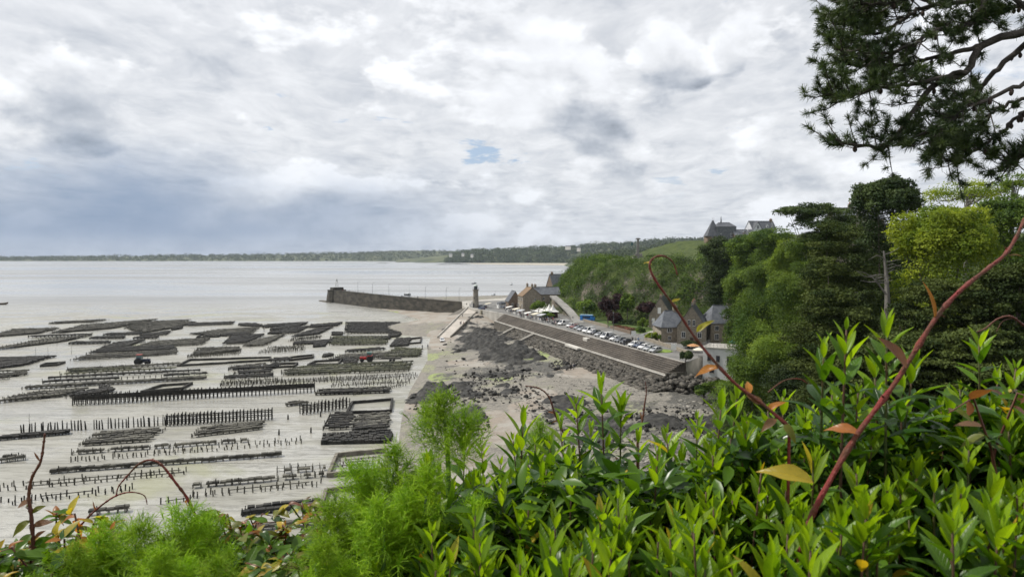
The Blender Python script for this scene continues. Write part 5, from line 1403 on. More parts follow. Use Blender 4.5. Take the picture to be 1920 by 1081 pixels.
# villas on the headland
D1 = 395
def at_h(px, py): return P(px, py, D1)
p = at_h(1336, 448)
v1 = house('turreted villa wing with steep pointed slate roof on the headland', (p.x, p.y, p.z), R(0), 7.6, 7.6, 2.2, 7.8, STONEB, SLATED, [('f', -1, 1.3, 1.0, 1.4), ('f', 1.2, 1.3, .9, 1.4)], [], hip=3.55, zdown=6)
e = MB()
for x in (-.25, .6): e.tube([(x, 0, 9.8), (x, 0, 12.2)], [.10, .02], 5)
e.build('finial', SLATED, v1)
p = at_h(1362, 446)
v2 = house('dark slate mansard villa block with a spire on the headland', (p.x - 1.2, p.y + 1, p.z), R(0), 11, 9, 6.2, 2.2, SLATE, SLATED, [('f', 3, 1.5, 1.2, 1.8), ('f', -3, 1.5, 1.0, 1.6)], [], hip=2.5, zdown=6)
MB().lathe((-1.6, 0, 8.2), [(.55, 0), (.4, 1.0), (.03, 4.2)], 8).build('spire', SLATED, v2)
p = at_h(1384, 450); house('low brown link house between the two headland villas', (p.x, p.y - 2, p.z), R(8), 8.5, 7, 2.6, 3.0, STONEB, SLATE, [('f', -1, 1.2, .9, 1.2)], [], dorm=[(1.5, .3, 'f')], zdown=6)
p = at_h(1423, 450)
v3 = house('grey white villa with twin gables and brown stone end on the headland', (p.x + .8, p.y, p.z), R(12), 14.5, 8.5, 5.8, 4.6, GREYR, SLATED, [('f', -4.6, 6.6, 1.3, 2.2), ('f', -4.6, 2.6, 1.4, 2.2), ('f', 1.5, 2.6, 1.6, 1.8)], [(6.2, 1.4, 1.3)], dorm=[(2.2, 1.0, 'f')], zdown=6)
e = MB(); e.add([(-7.3, -4.9, 5.6), (-1.9, -4.9, 5.6), (-4.6, -4.9, 9.6), (-7.3, -1, 5.6), (-1.9, -1, 5.6), (-4.6, -1, 9.6), (-7.3, -4.9, -6), (-1.9, -4.9, -6), (-7.3, -1, -6), (-1.9, -1, -6)], [(6, 7, 1, 2, 0), (7, 9, 4, 1), (8, 6, 0, 3), (1, 4, 5, 2), (0, 2, 5, 3)])
e.build('front_gable', GREYR, v3)
e = MB(); e.add([(-7.8, -5.2, 5.15), (-4.6, -5.2, 9.9), (-4.6, .5, 9.9), (-7.8, .5, 5.15), (-1.4, -5.2, 5.15), (-1.4, .5, 5.15), (-7.8, -5.2, 4.95), (-4.6, -5.2, 9.65), (-1.4, -5.2, 4.95)], [(0, 1, 2, 3), (1, 4, 5, 2), (0, 6, 7, 1), (1, 7, 8, 4)])
e.build('gable_roof', SLATED, v3)
for z, hh in ((7.0, 2.0), (2.8, 2.2)): window(v3, (-4.6, -4.9, z), 1.2, hh, -math.pi / 2)
MB().box((7.27, 0, 2.6), (.2, 8.3, 6.0)).build('stone_end', STONEB, v3)
p = P(1455, 455, D1 - 15); house('small slate roofed outbuilding beside the white villa', (p.x, p.y, p.z), R(10), 7, 6, 2.2, 2.0, STONEB, SLATE, [], [], zdown=6)
p = P(1588, 408, 190); house('house roof with chimney showing behind the umbrella pine', (p.x + 2, p.y, p.z - 4.5), R(-10), 12, 9, 4.2, 2.8, STONE, SLATED, [('f', 1, 2.4, 1, 1.4)], [(-1, 1.3, 1.2)], zdown=8)
fp = P(1447, 455, D1 - 25); MBt = MB().tube([(0, 0, -6), (0, 0, (455 - 412) * (D1 - 25) / FPX)], [.12, .06], 6)
o = MBt.build('flagpole', WHITE); o.location = fp; tag(o, 'thin white flagpole beside the white villa', 'flagpole')
# war memorial
mz = HZ(67.5, 375); p = P(1196, 484, 375)
wm = empty('war_memorial', (p.x, p.y, min(mz, p.z))); tag(wm, 'tall grey stone memorial column crowned by a cross beam', 'memorial')
hm = P(1196, 446, 375).z - wm.location.z; GRAN = mat('memorial_granite', (.24, .225, .21), (.17, .16, .15), rough=.85, scale=1)
MB().box((0, 0, .4), (5.5, 4, 1.2)).build('base', GRAN, wm); MB().box((0, 0, 1.6), (3.2, 2.4, 1.4), 0, .9).build('plinth', GRAN, wm)
MB().box((0, 0, 2 + (hm - 3) / 2), (1.35, 1.1, hm - 2.4), 0, .8).build('column', GRAN, wm)
e = MB(); e.box((0, 0, hm - .55), (2.4, 1.0, .5), 0, 1.1); e.box((0, 0, hm - .15), (1.6, .8, .35)); e.build('cross_head', GRAN, wm)
for sx in (-1.3, 1.5): MB().lathe((sx, -1.4, 1.0), [(.4, 0), (.5, .8), (.35, 1.5), (.22, 1.7), (.2, 2.0)], 8).build('figure', GRAN, wm)
wall_line([(70, 372), (84, 376)], 1.4, .5, mat('hedge_dark_wall', (.03, .045, .02), (.05, .07, .03), rough=.9, scale=1), 'dark clipped hedge beside the memorial', z=HZ(76, 374) - .2, name='memorial_hedge', cat='hedge')
fl = empty('flag', (p.x - 2.6, p.y, wm.location.z)); tag(fl, 'dark flag on a pole next to the memorial', 'flag')
MB().tube([(0, 0, 0), (0, 0, hm * .8)], .06, 5).build('pole', GMET, fl); MB().box((-.5, 0, hm * .7), (.9, .05, 1.6)).build('cloth', mat('flag_teal', (.03, .09, .10), rough=.8), fl)

# ------------------------------------------------------------------ marquee and stalls
CANV = mat('white_canvas', (.74, .73, .70), (.66, .65, .62), rough=.8, scale=1)
mp = G(1027, 594, RZ); mq = empty('marquee', (mp.x, mp.y + 3, RZ), R(-70)); tag(mq, 'white marquee with four pointed peaks at the market', 'tent')
for k in range(4):
    x = -6.3 + 4.2 * k
    e = MB(); r_ = 2.1; z0 = 2.6
    rings = [(1.0, 0), (.55, .75), (.25, 1.7), (.05, 3.1)]
    V_ = []; F_ = []
    for (kk, zz) in rings: V_ += [(x - r_ * kk, -r_ * kk, z0 + zz), (x + r_ * kk, -r_ * kk, z0 + zz), (x + r_ * kk, r_ * kk, z0 + zz), (x - r_ * kk, r_ * kk, z0 + zz)]
    for i in range(3):
        for j in range(4): F_.append((4 * i + j, 4 * i + (j + 1) % 4, 4 * i + 4 + (j + 1) % 4, 4 * i + 4 + j))
    F_.append((12, 13, 14, 15)); e.add(V_, F_); e.build('peak', CANV, mq)
e = MB(); e.beam((-8.4, -3.4, 2.25), (8.4, -3.4, 2.25), 2.7, .12); e.build('awning', CANV, mq)
e = MB()
for k in range(5):
    for y in (-4.5, -2.1, 2.1): e.box((-8.3 + 4.15 * k, y, 1.2), (.12, .12, 2.5))
e.build('pole', GMET, mq)
MB().box((0, 1.4, 1.2), (16.4, .3, 2.4)).build('back_panel', mat('marquee_dark', (.10, .06, .05), rough=.8), mq)
MB().box((0, -1.4, .5), (14, .6, 1.0)).build('counter', mat('counter_brown', (.13, .07, .05), rough=.7), mq)
STC = [CANV, mat('stall_cream', (.60, .56, .45), rough=.8), mat('stall_grey', (.40, .41, .42), rough=.8)]
def stall(p, rz, m, label):
    o = empty('market_stall', p, rz); tag(o, label, 'stall', 'market stalls')
    e = MB(); e.add([(-1.7, -1.4, 2.2), (1.7, -1.4, 2.2), (1.7, 1.3, 2.7), (-1.7, 1.3, 2.7), (-1.7, -1.4, 2.1), (1.7, -1.4, 2.1), (1.7, 1.3, 2.6), (-1.7, 1.3, 2.6), (-1.7, -1.42, 1.9), (1.7, -1.42, 1.9)], [(0, 1, 2, 3), (7, 6, 5, 4), (1, 5, 6, 2), (2, 6, 7, 3), (3, 7, 4, 0), (0, 8, 9, 1)])
    e.build('canopy', m, o)
    MB().box((0, -.6, .45), (3.0, .9, .9)).build('counter', mat('stall_counter', (.45, .44, .42), rough=.7), o)
    for sx in (-1.6, 1.6):
        for sy in (-1.3, 1.2): MB().box((sx, sy, 1.1), (.06, .06, 2.3)).build('pole', GMET, o)
SL = ['white market stall nearest the quay corner', 'cream market stall between white awnings in the crowd', 'white market stall by the stone house', 'grey market stall deep in the crowd', 'white market stall beside the marquee', 'cream market stall at the road end of the crowd', 'white market stall against the dark slate house', 'grey market stall by the lighthouse']
for i, (px, py) in enumerate(((955, 584), (968, 588), (977, 591), (990, 596), (1004, 598), (1015, 600), (937, 577), (915, 577))):
    q = G(px, py, RZ); stall((q.x, q.y, RZ), R(-75 + 12 * (i % 3)), STC[i % 3], SL[i])
qn = empty('boat_cabin_stall', G(940, 578, RZ) + Vector((0, 3, 0)), R(20)); tag(qn, 'white kiosk with dark rounded roof beside the red fronted house', 'kiosk')
MB().box((0, 0, 1.1), (4.2, 3, 2.2)).build('wall', WHITE, qn); MB().lathe((0, 0, 2.2), [(2.6, 0), (2.2, .8), (.6, 1.3)], 10).build('roof', SLATED, qn)
qw = G(922, 592, 6.5); e = MB(); e.beam(G(901, 588, 7.2), G(945, 586, 7.2), .8, 3.4); tag(e.build('quay_wall', mat('beige_wall', (.30, .27, .20), (.22, .20, .15), rough=.9, scale=.8)), 'beige retaining wall at the quay corner above the sand', 'wall')
# signs near the villas
for i, (px, py, lab) in enumerate(((1188, 634, 'white upright notice board by the pavement'), (1203, 640, 'white gate post panel beside the garden'), (1263, 660, 'white gate panel in the villa garden wall'))):
    o = empty('notice_board', G(px, py, RZ), R(-20)); tag(o, lab, 'sign')
    MB().box((0, 0, 1.6), (1.5, .08, 1.7)).build('panel', WHITE, o)
    for sx in (-.65, .65): MB().box((sx, .06, .7), (.08, .08, 1.5)).build('post', GMET, o)

# ------------------------------------------------------------------ cars
def car_proto(kind):
    root = empty('parked_car'); 
    L, W = (4.3, 1.75) if kind == 'car' else (5.0, 1.95)
    if kind == 'car':
        prof = [(-2.15, .35), (-2.15, .75), (-2.05, .98), (-1.75, 1.02), (1.0, .98), (1.75, .86), (2.1, .68), (2.15, .35)]
        cab = [(-1.95, 1.0), (-1.55, 1.42), (-1.2, 1.48), (.0, 1.48), (.35, 1.42), (1.05, .97)]
    else:
        prof = [(-2.5, .4), (-2.5, 1.15), (1.6, 1.1), (2.3, .95), (2.5, .7), (2.5, .4)]
        cab = [(-2.48, 1.12), (-2.42, 1.95), (-2.2, 2.02), (.7, 2.02), (1.0, 1.92), (1.75, 1.08)]
    def loft(pr, ylist):
        e = MB(); n = len(pr); V_ = []; F_ = []
        for (y, inset, zs) in ylist: V_ += [(x * inset, y, z if zs is None else zs + (z - zs) * .98) for x, z in pr]
        m_ = len(ylist)
        for j in range(m_ - 1):
            for i in range(n): F_.append((j * n + i, j * n + (i + 1) % n, (j + 1) * n + (i + 1) % n, (j + 1) * n + i))
        F_.append(tuple(range(n))); F_.append(tuple((m_ - 1) * n + i for i in range(n - 1, -1, -1)))
        return e.add(V_, F_)
    hw = W / 2
    loft(prof, [(-hw, .94, None), (-hw * .93, 1.0, None), (hw * .93, 1.0, None), (hw, .94, None)]).build('body', PAINT0, root)
    e = MB(); n = len(cab); V_ = []; F_ = []
    zb, zt_ = min(c[1] for c in cab), max(c[1] for c in cab)
    for sg in (-1, 1):
        for x, z in cab: V_.append((x, sg * (hw * .93 - .20 * (z - zb) / (zt_ - zb)), z))
    for i in range(n - 1): F_.append((i, n + i, n + i + 1, i + 1))
    F_.append(tuple(range(n))); F_.append(tuple(n + i for i in range(n - 1, -1, -1)))
    e.add(V_, F_); e.build('cabin_glass', GLASS, root)
    e = MB(); xr = [c for c in cab if c[1] > zb + .8 * (zt_ - zb)]
    x0, x1 = min(c[0] for c in xr), max(c[0] for c in xr)
    e.box(((x0 + x1) / 2, 0, zt_ + .01), (x1 - x0 + .1, 2 * (hw * .93 - .2) + .06, .06), 0, .95)
    for sg in (-1, 1):
        yb, yt = sg * (hw * .93 + .005), sg * (hw * .93 - .18)
        for k in ((0, 1), (n - 1, n - 2)):
            a, b = cab[k[0]], cab[k[1]]; e.beam((a[0], yb, a[1]), (b[0], yt, b[1]), .08, .08)
        e.beam((-.35, yb, zb), (-.35, yt, zt_), .09, .06)
        if kind == 'van': e.box((-1.2, sg * (hw * .93 - .08), (zb + zt_) / 2), (2.3, .08, zt_ - zb - .1))
    e.build('roof', PAINT0, root)
    for x in (-L * .30, L * .31):
        for sg in (-1, 1):
            wh = empty('wheel'); wh.parent = root; wh.location = (x, sg * (hw - .1), .32)
            o = MB().lathe((0, 0, -.1), [(.2, 0), (.31, 0), (.33, .05), (.33, .15), (.31, .2), (.2, .2)], 12).build('tyre', RUB, wh); o.rotation_euler = (math.pi / 2, 0, 0)
            o = MB().lathe((0, 0, -.115), [(.21, 0), (.21, .23)], 10).build('rim', mat('alloy', (.5, .5, .5), rough=.35, metal=.7), wh); o.rotation_euler = (math.pi / 2, 0, 0)
    for sg in (-1, 1):
        MB().box((L / 2 - .13, sg * hw * .68, .72), (.16, .36, .16)).build('headlight', mat('headlight', (.75, .75, .72), rough=.2, spec=.6), root)
        MB().box((-L / 2 + .03, sg * hw * .78, .85), (.1, .22, .22)).build('tail_light', mat('tail_light', (.35, .02, .02), rough=.3), root)
    MB().box((L / 2 - .02, 0, .45), (.1, W * .7, .18)).build('bumper', RUB, root)
    return root
PAINT0 = mat('paint_silver', (.42, .43, .44), rough=.25, spec=.6, coat=.5)
PAINTS = {'silver': PAINT0, 'white': mat('paint_white', (.76, .76, .75), rough=.3, spec=.5, coat=.4), 'black': mat('paint_black', (.012, .012, .014), rough=.25, spec=.6, coat=.5), 'grey': mat('paint_grey', (.16, .17, .18), rough=.25, spec=.6, coat=.5),
          'blue': mat('paint_blue', (.03, .05, .10), rough=.25, spec=.6, coat=.5), 'red': mat('paint_red', (.22, .06, .05), rough=.3, spec=.5, coat=.4), 'palegrey': mat('paint_pale', (.30, .32, .33), rough=.25, spec=.6, coat=.5)}
protos = {k: car_proto(k) for k in ('car', 'van')}
protos['van'].name = 'parked_van'
note_children()
CARS = [(1044, 607, 'black', 'car', 'small black car at the market end of the parked row'), (1057, 609, 'white', 'van', 'white van parked next to the small black car at the market end'), (1071, 613, 'white', 'car', 'white car parked after the market end van'), (1078, 615, 'red', 'car', 'dull red car tucked behind white ones'),
        (1085, 617, 'palegrey', 'car', 'pale grey car next to the dull red car'), (1092, 620, 'silver', 'car', 'silver car after the pale grey one'), (1104, 623, 'white', 'van', 'white van parked mid row'), (1111, 625, 'white', 'car', 'white car beside the mid row van'),
        (1117, 627, 'black', 'car', 'black car between white and silver cars'), (1125, 630, 'silver', 'car', 'silver car before the tall white van'), (1138, 634, 'white', 'van', 'tall white van beside the pavement crossing'), (1146, 635, 'black', 'car', 'black car hidden behind the tall white van'),
        (1154, 638, 'white', 'car', 'white car beside the black one mid row'), (1163, 641, 'grey', 'car', 'dark grey car mid row'), (1173, 644, 'black', 'car', 'glossy black car before the gap in the row'), (1189, 649, 'white', 'car', 'white car after the gap in the row'),
        (1199, 651, 'blue', 'car', 'dark blue car after the gap in the row'), (1208, 654, 'white', 'car', 'white hatchback third from the grass island'), (1218, 657, 'silver', 'car', 'silver hatchback second from the grass island'), (1229, 660, 'silver', 'car', 'silver hatchback next to the grass island')]
heading = math.atan2(WN.y, WN.x) + R(22)
def place_car(kind, colr, p, rz, label, cat, group, first={}):
    if kind not in first: first[kind] = 1; o = protos[kind]
    else: o = copy_tree(protos[kind])
    o.location = p; o.rotation_euler = (0, 0, rz) if not hasattr(rz, '__len__') else rz
    tag(o, label, cat, group)
    for ch in o.children if False else [c for c in bpy.data.objects if c.parent == o]:
        if ch.name.split('.')[0] in ('body', 'roof'):
            ch.material_slots[0].link = 'OBJECT'; ch.material_slots[0].material = PAINTS[colr]
    return o
for i, (px, py, colr, kind, lab) in enumerate(CARS):
    q = G(px, py, RZ); place_car(kind, colr, (q.x, q.y, RZ + .006), heading + random.uniform(-.06, .06), lab, 'van' if kind == 'van' else 'car', 'cars parked along the stepped wall')
q = B(889, 591); place_car('van', 'white', (q.x, q.y, BZ(q.x, q.y)), R(170), 'white van parked on the sand at the head of the slipway', 'van', None)
q = B(880, 588); place_car('car', 'white', (q.x, q.y, q.z), R(200), 'white car parked behind the van at the slipway', 'car', None)
q = B(829, 640); place_car('car', 'white', (q.x, q.y, q.z), R(-80), 'white car standing on the sand by the black rocks', 'car', None)
for i, (px, py, c_, lab) in enumerate(((902, 576, 'grey', 'dark grey car parked beside the lighthouse'), (910, 577, 'black', 'black car parked behind the lighthouse'), (903, 580, 'blue', 'dark blue car at the quay edge below the lighthouse'))):
    q = G(px, py, RZ); place_car('car', c_, (q.x, q.y, RZ), R(30 + 50 * i), lab, 'car', None)
bt = empty('food_truck', G(1100, 602, RZ), R(-18)); tag(bt, 'bright blue food truck parked by the garden wall', 'truck')
MB().box((0, 0, 1.55), (5.2, 2.2, 2.1)).build('body', mat('truck_blue', (.03, .20, .55), rough=.4), bt); MB().box((0, 0, 2.68), (5.4, 2.3, .16)).build('roof', mat('truck_roof', (.35, .52, .65), rough=.5), bt)
MB().box((0, -1.13, 1.8), (3.2, .08, .8)).build('hatch', mat('hatch_dark', (.03, .05, .09), rough=.4), bt)
MB().box((3.0, 0, 1.2), (.9, 2.0, 1.4), 0, .85).build('cab', mat('truck_blue', (0, 0, 0)), bt)
for x in (-1.7, 2.4):
    for sg in (-1, 1): wheel(bt, x, sg * 1.0, .38, .25, MAT['alloy'])

# ------------------------------------------------------------------ people
def person_mesh(pose, top, legs, skin, hair, seed):
    e = MB(); rr = random.Random(seed)
    st = {'stand': .06, 'walk': .30}[pose]
    def limb(pts, rad, n=6): e.tube(pts, rad, n)
    e.cm = 1
    limb([(st * .9, .09, .03), (st * .5, .10, .48), (0, .09, .92)], [.05, .065, .10]); limb([(-st * .9, -.09, .03), (-st * .2, -.10, .48), (0, -.09, .92)], [.05, .065, .10])
    e.box((st * .9 + .06, .09, .04), (.26, .1, .08)); e.box((-st * .9 + .06, -.09, .04), (.26, .1, .08))
    e.cm = 0
    e.lathe((0, 0, .85), [(.13, 0), (.15, .1), (.14, .25), (.17, .45), (.16, .55), (.06, .63)], 8)
    sw_ = .28 if pose == 'walk' else .06
    limb([(0, .19, 1.42), (-sw_ * .4, .25, 1.14), (-sw_ + .08, .24, .9)], [.06, .05, .04]); limb([(0, -.19, 1.42), (sw_ * .4, -.25, 1.14), (sw_ + .08, -.24, .9)], [.06, .05, .04])
    e.cm = 2
    e.lathe((0, 0, 1.45), [(.05, 0), (.05, .09), (.085, .12), (.10, .2), (.085, .3), (.03, .33)], 8)
    e.box((-sw_ + .1, .24, .85), (.05, .04, .12)); e.box((sw_ + .1, -.24, .85), (.05, .04, .12)); e.box((.10, 0, 1.64), (.03, .03, .05))
    e.cm = 3
    e.lathe((-.015, 0, 1.62), [(.108, 0), (.112, .08), (.08, .16), (.02, .18)], 8)
    return e.mesh('person', [top, legs, skin, hair])
CL = {n: mat('cloth_' + n, c, rough=.9) for n, c in {'black': (.015, .015, .017), 'navy': (.02, .03, .07), 'white': (.65, .65, .63), 'red': (.30, .04, .04), 'grey': (.14, .14, .15), 'beige': (.35, .30, .23), 'blue': (.06, .13, .28), 'green': (.06, .10, .05)}.items()}
SKIN = mat('skin', (.42, .27, .20), rough=.6); HAIR = [mat('hair_brown', (.05, .03, .02), rough=.7), mat('hair_grey', (.30, .29, .28), rough=.7)]
PM = {}
def person(p, pose, top, legs, rz, label, group=None):
    key = (pose, top, legs)
    if key not in PM: PM[key] = person_mesh(pose, CL[top], CL[legs], SKIN, HAIR[len(PM) % 2], len(PM))
    o = link('person', PM[key]); o.location = p; o.rotation_euler = (0, 0, rz); s_ = random.uniform(.94, 1.04); o.scale = (s_, s_, s_)
    return tag(o, label, 'person', group)
combos = [('black', 'navy'), ('navy', 'beige'), ('white', 'navy'), ('red', 'black'), ('grey', 'navy'), ('blue', 'beige'), ('green', 'black'), ('white', 'beige'), ('beige', 'navy'), ('black', 'black')]
for i in range(96):
    t_ = random.random()
    px = 938 + 108 * t_ + random.uniform(-4, 4); py = 581 + 27 * t_ + random.uniform(-6, 4) - (6 if t_ < .3 else 0) * random.random()
    q = G(px, py, RZ); c_ = combos[i % 10]
    person((q.x, q.y, RZ), random.choice(('stand', 'walk')), *c_, random.uniform(0, 6.28), 'person in %s top and %s trousers in the market crowd' % c_, 'market crowd, %s top and %s trousers' % c_)
for (px, py, pose, c_, lab, zf) in [(792, 654, 'stand', ('black', 'navy'), 'person in black standing on the mud track beside another walker', 'b'), (802, 653, 'walk', ('navy', 'black'), 'person in navy walking on the mud track beside the one in black', 'b'),
        (1070, 693, 'stand', ('black', 'black'), 'person in black beside a small rock on the pebbles', 'b'), (1076, 692, 'walk', ('navy', 'black'), 'person in navy next to the black clad walker on the pebbles', 'b'),
        (865, 608, 'walk', ('black', 'navy'), 'person in black walking up the slipway', 's'), (869, 609, 'walk', ('red', 'black'), 'person in red top on the slipway', 's'), (863, 609, 'stand', ('navy', 'navy'), 'person in navy standing on the slipway', 's'),
        (867, 594, 'walk', ('grey', 'navy'), 'person in grey near the head of the slipway', 's'), (842, 620, 'stand', ('black', 'black'), 'person in black beside the kerb wall at the slipway foot', 'b'), (937, 608, 'walk', ('beige', 'navy'), 'lone person in beige on the sand below the quay', 'b'),
        (1077, 592, 'walk', ('black', 'black'), 'person in black walking at the bottom of the lane', 9), (1074, 600, 'stand', ('navy', 'black'), 'person in navy at the edge of the road by the lane', 9), (1186, 641, 'stand', ('black', 'navy'), 'person in black by the notice board', 9), (1192, 642, 'walk', ('grey', 'black'), 'person in grey walking past the notice board', 9), (1197, 642, 'walk', ('blue', 'navy'), 'person in blue walking past the notice board', 9),
        (1018, 605, 'stand', ('black', 'black'), 'person in black at the top of the steps by the market', 9), (875, 573, 'walk', ('black', 'black'), 'person in black at the jetty root', 8.5), (881, 574, 'stand', ('navy', 'navy'), 'person in navy beside the lighthouse', 8.8),
        (1170, 647, 'stand', ('black', 'navy'), 'person in black sitting out by the glossy black car', 9)]:
    q = G(px, py, zf) if not isinstance(zf, str) else B(px, py)
    if zf == 's':
        f_ = min(range(100), key=lambda k: abs(proj(*SLA.lerp(SLB, k / 100))[1] - py)) / 100; w_ = SLA.lerp(SLB, f_); q = G(px, py, w_.z)
    person(q, pose, *c_, random.uniform(0, 6.28), lab)
for s_, c_, lab in ((.30, ('black', 'navy'), 'person in black walking on the jetty near its root'), (.72, ('navy', 'black'), 'person in navy leaning at the far jetty parapet'), (.86, ('grey', 'navy'), 'person in grey on the jetty near the beacon'), (.93, ('red', 'black'), 'person in red top near the jetty head'), (.55, ('white', 'navy'), 'person in white halfway along the jetty')):
    q = jpt(s_, 1.5); person((q.x, q.y, JTOP(s_) + .02), 'walk', *c_, random.uniform(0, 6.28), lab)
for i, (px, py, lab) in enumerate(((495, 621, 'person in black working between the far oyster beds'), (492, 691, 'oyster worker in white bending by the racks'), (1170, 646, ''))):
    if lab:
        q = G(px, py, 0); person(q, 'walk', 'black' if i == 0 else 'white', 'navy', 1.0, lab)

for (px, py, lab) in ((1222, 640, 'black street lamp by the villa garden'), (1095, 606, 'black street lamp beside the blue food truck'), (1150, 620, 'black street lamp along the reddish garden wall'), (1000, 592, 'black street lamp at the market')):
    q = G(px, py, RZ); o = empty('street_lamp', (q.x, q.y, RZ)); tag(o, lab, 'street lamp')
    MB().tube([(0, 0, 0), (0, 0, 6.2)], [.09, .05], 6).build('pole', LAMPM, o); MB().lathe((0, 0, 6.2), [(.12, 0), (.26, .35), (.1, .55)], 8).build('lamp_head', LAMPM, o)
# ------------------------------------------------------------------ boats
HULL = mat('hull_dark', (.03, .04, .05), rough=.5); HULLW = mat('hull_white', (.60, .62, .62), rough=.4)
def boat(p, rz, L_, label, hull, cabin=True, mast=0.0, lean=0.0):
    o = empty('fishing_boat', p); o.rotation_euler = (lean, 0, rz); tag(o, label, 'boat')
    W = L_ * .30; e = MB(); secs = []
    for (f, wv, zb, zt) in ((-.5, .8, .15, .95), (-.25, 1, 0, .9), (.1, 1, 0, .95), (.35, .7, .1, 1.15), (.5, .06, .6, 1.4)):
        x = f * L_; h = L_ * .16
        secs.append([(x, -W / 2 * wv, zt * h), (x, -W / 2 * wv * .75, zb * h + .25 * h), (x, 0, zb * h), (x, W / 2 * wv * .75, zb * h + .25 * h), (x, W / 2 * wv, zt * h)])
    V_ = [q for s_ in secs for q in s_]; F_ = []
    for i in range(4):
        for j in range(4): F_.append((i * 5 + j, i * 5 + j + 1, (i + 1) * 5 + j + 1, (i + 1) * 5 + j))
        F_.append((i * 5 + 4, i * 5, (i + 1) * 5, (i + 1) * 5 + 4))
    F_ += [(0, 1, 2, 3, 4), (24, 23, 22, 21, 20)]
    e.add(V_, F_); e.build('hull', hull, o)
    if cabin:
        h = L_ * .16
        MB().box((L_ * .12, 0, h * 1.0 + L_ * .09), (L_ * .24, W * .55, L_ * .18), 0, .88).build('cabin', HULLW, o)
        MB().box((L_ * .12, 0, h + L_ * .12), (L_ * .225, W * .56, L_ * .05)).build('cabin_window', GLASS, o)
    if mast: MB().tube([(0, 0, L_ * .12), (0, 0, L_ * .12 + mast)], [.07, .03], 5).build('mast', LAMPM, o)
    return o
q = G(929, 556, 0); boat((q.x, q.y, 0), R(185), 7.5, 'grey fishing boat lying on the mud between lighthouse and market', HULL, True, 5, .05)
q = G(959, 534, 0); boat((q.x, q.y, 0), R(60), 7.0, 'small pale boat stranded far out on the mud', HULLW, True, 2, .1)
q = G(889, 532, 0); boat((q.x, q.y, 0), R(30), 7.0, 'distant small dark boat behind the lighthouse top', HULL, True, 2, .1)
q = jpt(.49, 16); boat((q.x, q.y, 1.2 + 3.5), R(140), 17, 'dark fishing boat moored behind the jetty with its masts showing', HULL, True, 10)
for px, py in ((0, 571),):
    q = G(4, 571, 0); boat((q.x, q.y, 0), R(0), 9, 'low brown barge lying on the mud beyond the beds', mat('hull_brown', (.10, .075, .05), rough=.7), False)

# ------------------------------------------------------------------ far coast
def far_ridge(name, label, line, zfun, depth, m, seg=400, step=6):
    """a low ridge running along a line of (px, Y) points; zfun gives crest height along u"""
    V_ = []; F_ = []
    us = np.linspace(0, 1, seg)
    pl = np.array(line, float); cu = np.linspace(0, 1, len(pl))
    px = np.interp(us, cu, pl[:, 0]); YY = np.interp(us, cu, pl[:, 1])
    rows = []
    for k in range(step + 1):
        f = k / step
        Yk = YY + depth * f; Xk = (px - 960) / FPX * YY * (1 + .0 * f)
        Zk = zfun(us, px) * math.sin(f * math.pi * .5) ** .8 + (fbm(Xk, Yk, 260, 3, 1) - .5) * 10 * f
        if k == 0: Zk = Zk * 0 - 1
        rows.append(np.stack([Xk, Yk, Zk], 1))
    V_ = np.concatenate(rows); idx = np.arange(len(V_)).reshape(step + 1, seg)
    F_ = np.stack([idx[:-1, :-1], idx[:-1, 1:], idx[1:, 1:], idx[1:, :-1]], -1).reshape(-1, 4)
    o = link(name, mesh_np(name, V_, F_, m, smooth=True)); tag(o, label, 'coast', kind='structure')
    return rows
FARG = mat('far_fields', (.040, .055, .024), (.095, .105, .05), rough=1, scale=.008, lo=.4, hi=.6)
def crest(pxs, pys, YY, us, px):
    return CAMZ + (HOR - np.interp(px, pxs, pys)) / FPX * YY
rA = far_ridge('far_coast', 'low hazy coast far across the bay', [(-700, 5200), (2400, 5200)], lambda us, px: np.maximum(4, crest([-900, 0, 150, 300, 500, 640, 700, 800, 1000, 2600], [484, 482.5, 481, 479, 477, 473.5, 470, 470, 472, 475], 6200, us, px)), 1000, FARG)
rB = far_ridge('wooded_coast', 'wooded coast stretching behind the jetty', [(740, 4300), (860, 3900), (1300, 3300), (1800, 3000)], lambda us, px: np.maximum(3, crest([740, 800, 850, 900, 960, 1010, 1060, 1110, 1200, 1300, 1800], [486, 479, 476, 470, 468, 466, 464, 460, 456, 452, 450], 3900, us, px)) , 500, FARG)
def far_trees(name, label, line, n, ztop, depth, m, size, seed, jit=1.0):
    rng = np.random.default_rng(seed)
    pl = np.array(line, float); cu = np.linspace(0, 1, len(pl)); u = rng.random(n)
    px = np.interp(u, cu, pl[:, 0]); YY = np.interp(u, cu, pl[:, 1]); f = rng.random(n) ** 1.3
    X_ = (px - 960) / FPX * YY; Y_ = YY + depth * f
    crestz = ztop(px); Zg = crestz * np.sin(f * math.pi * .5) ** .8
    r_ = rng.uniform(.7, 1.5, n) * size * (.6 + .8 * vnoise(X_, Y_, 200, 1))
    blobs = [(x, y, z + rr * .5, rr * 1.2, rr * 1.2, rr, 1.0) for x, y, z, rr in zip(X_, Y_, Zg, r_)]
    V_, F_, T_ = blob_leaves(blobs, 34, size * .33, rng)
    tag(link(name, mesh_np(name, V_, F_, m, T_)), label, 'woodland', kind='stuff')
far_trees('wooded_slopes', 'dense dark woodland over the coast behind the jetty', [(835, 3920), (900, 3830), (1300, 3280), (1500, 3180)], 2600, lambda px: np.maximum(2, CAMZ + (HOR - np.interp(px, [830, 850, 900, 960, 1010, 1060, 1110, 1200, 1300, 1500], [490, 478, 471, 470, 468, 466, 462, 458, 454, 452])) / FPX * 3700), 480, F_FAR, 13, 1)
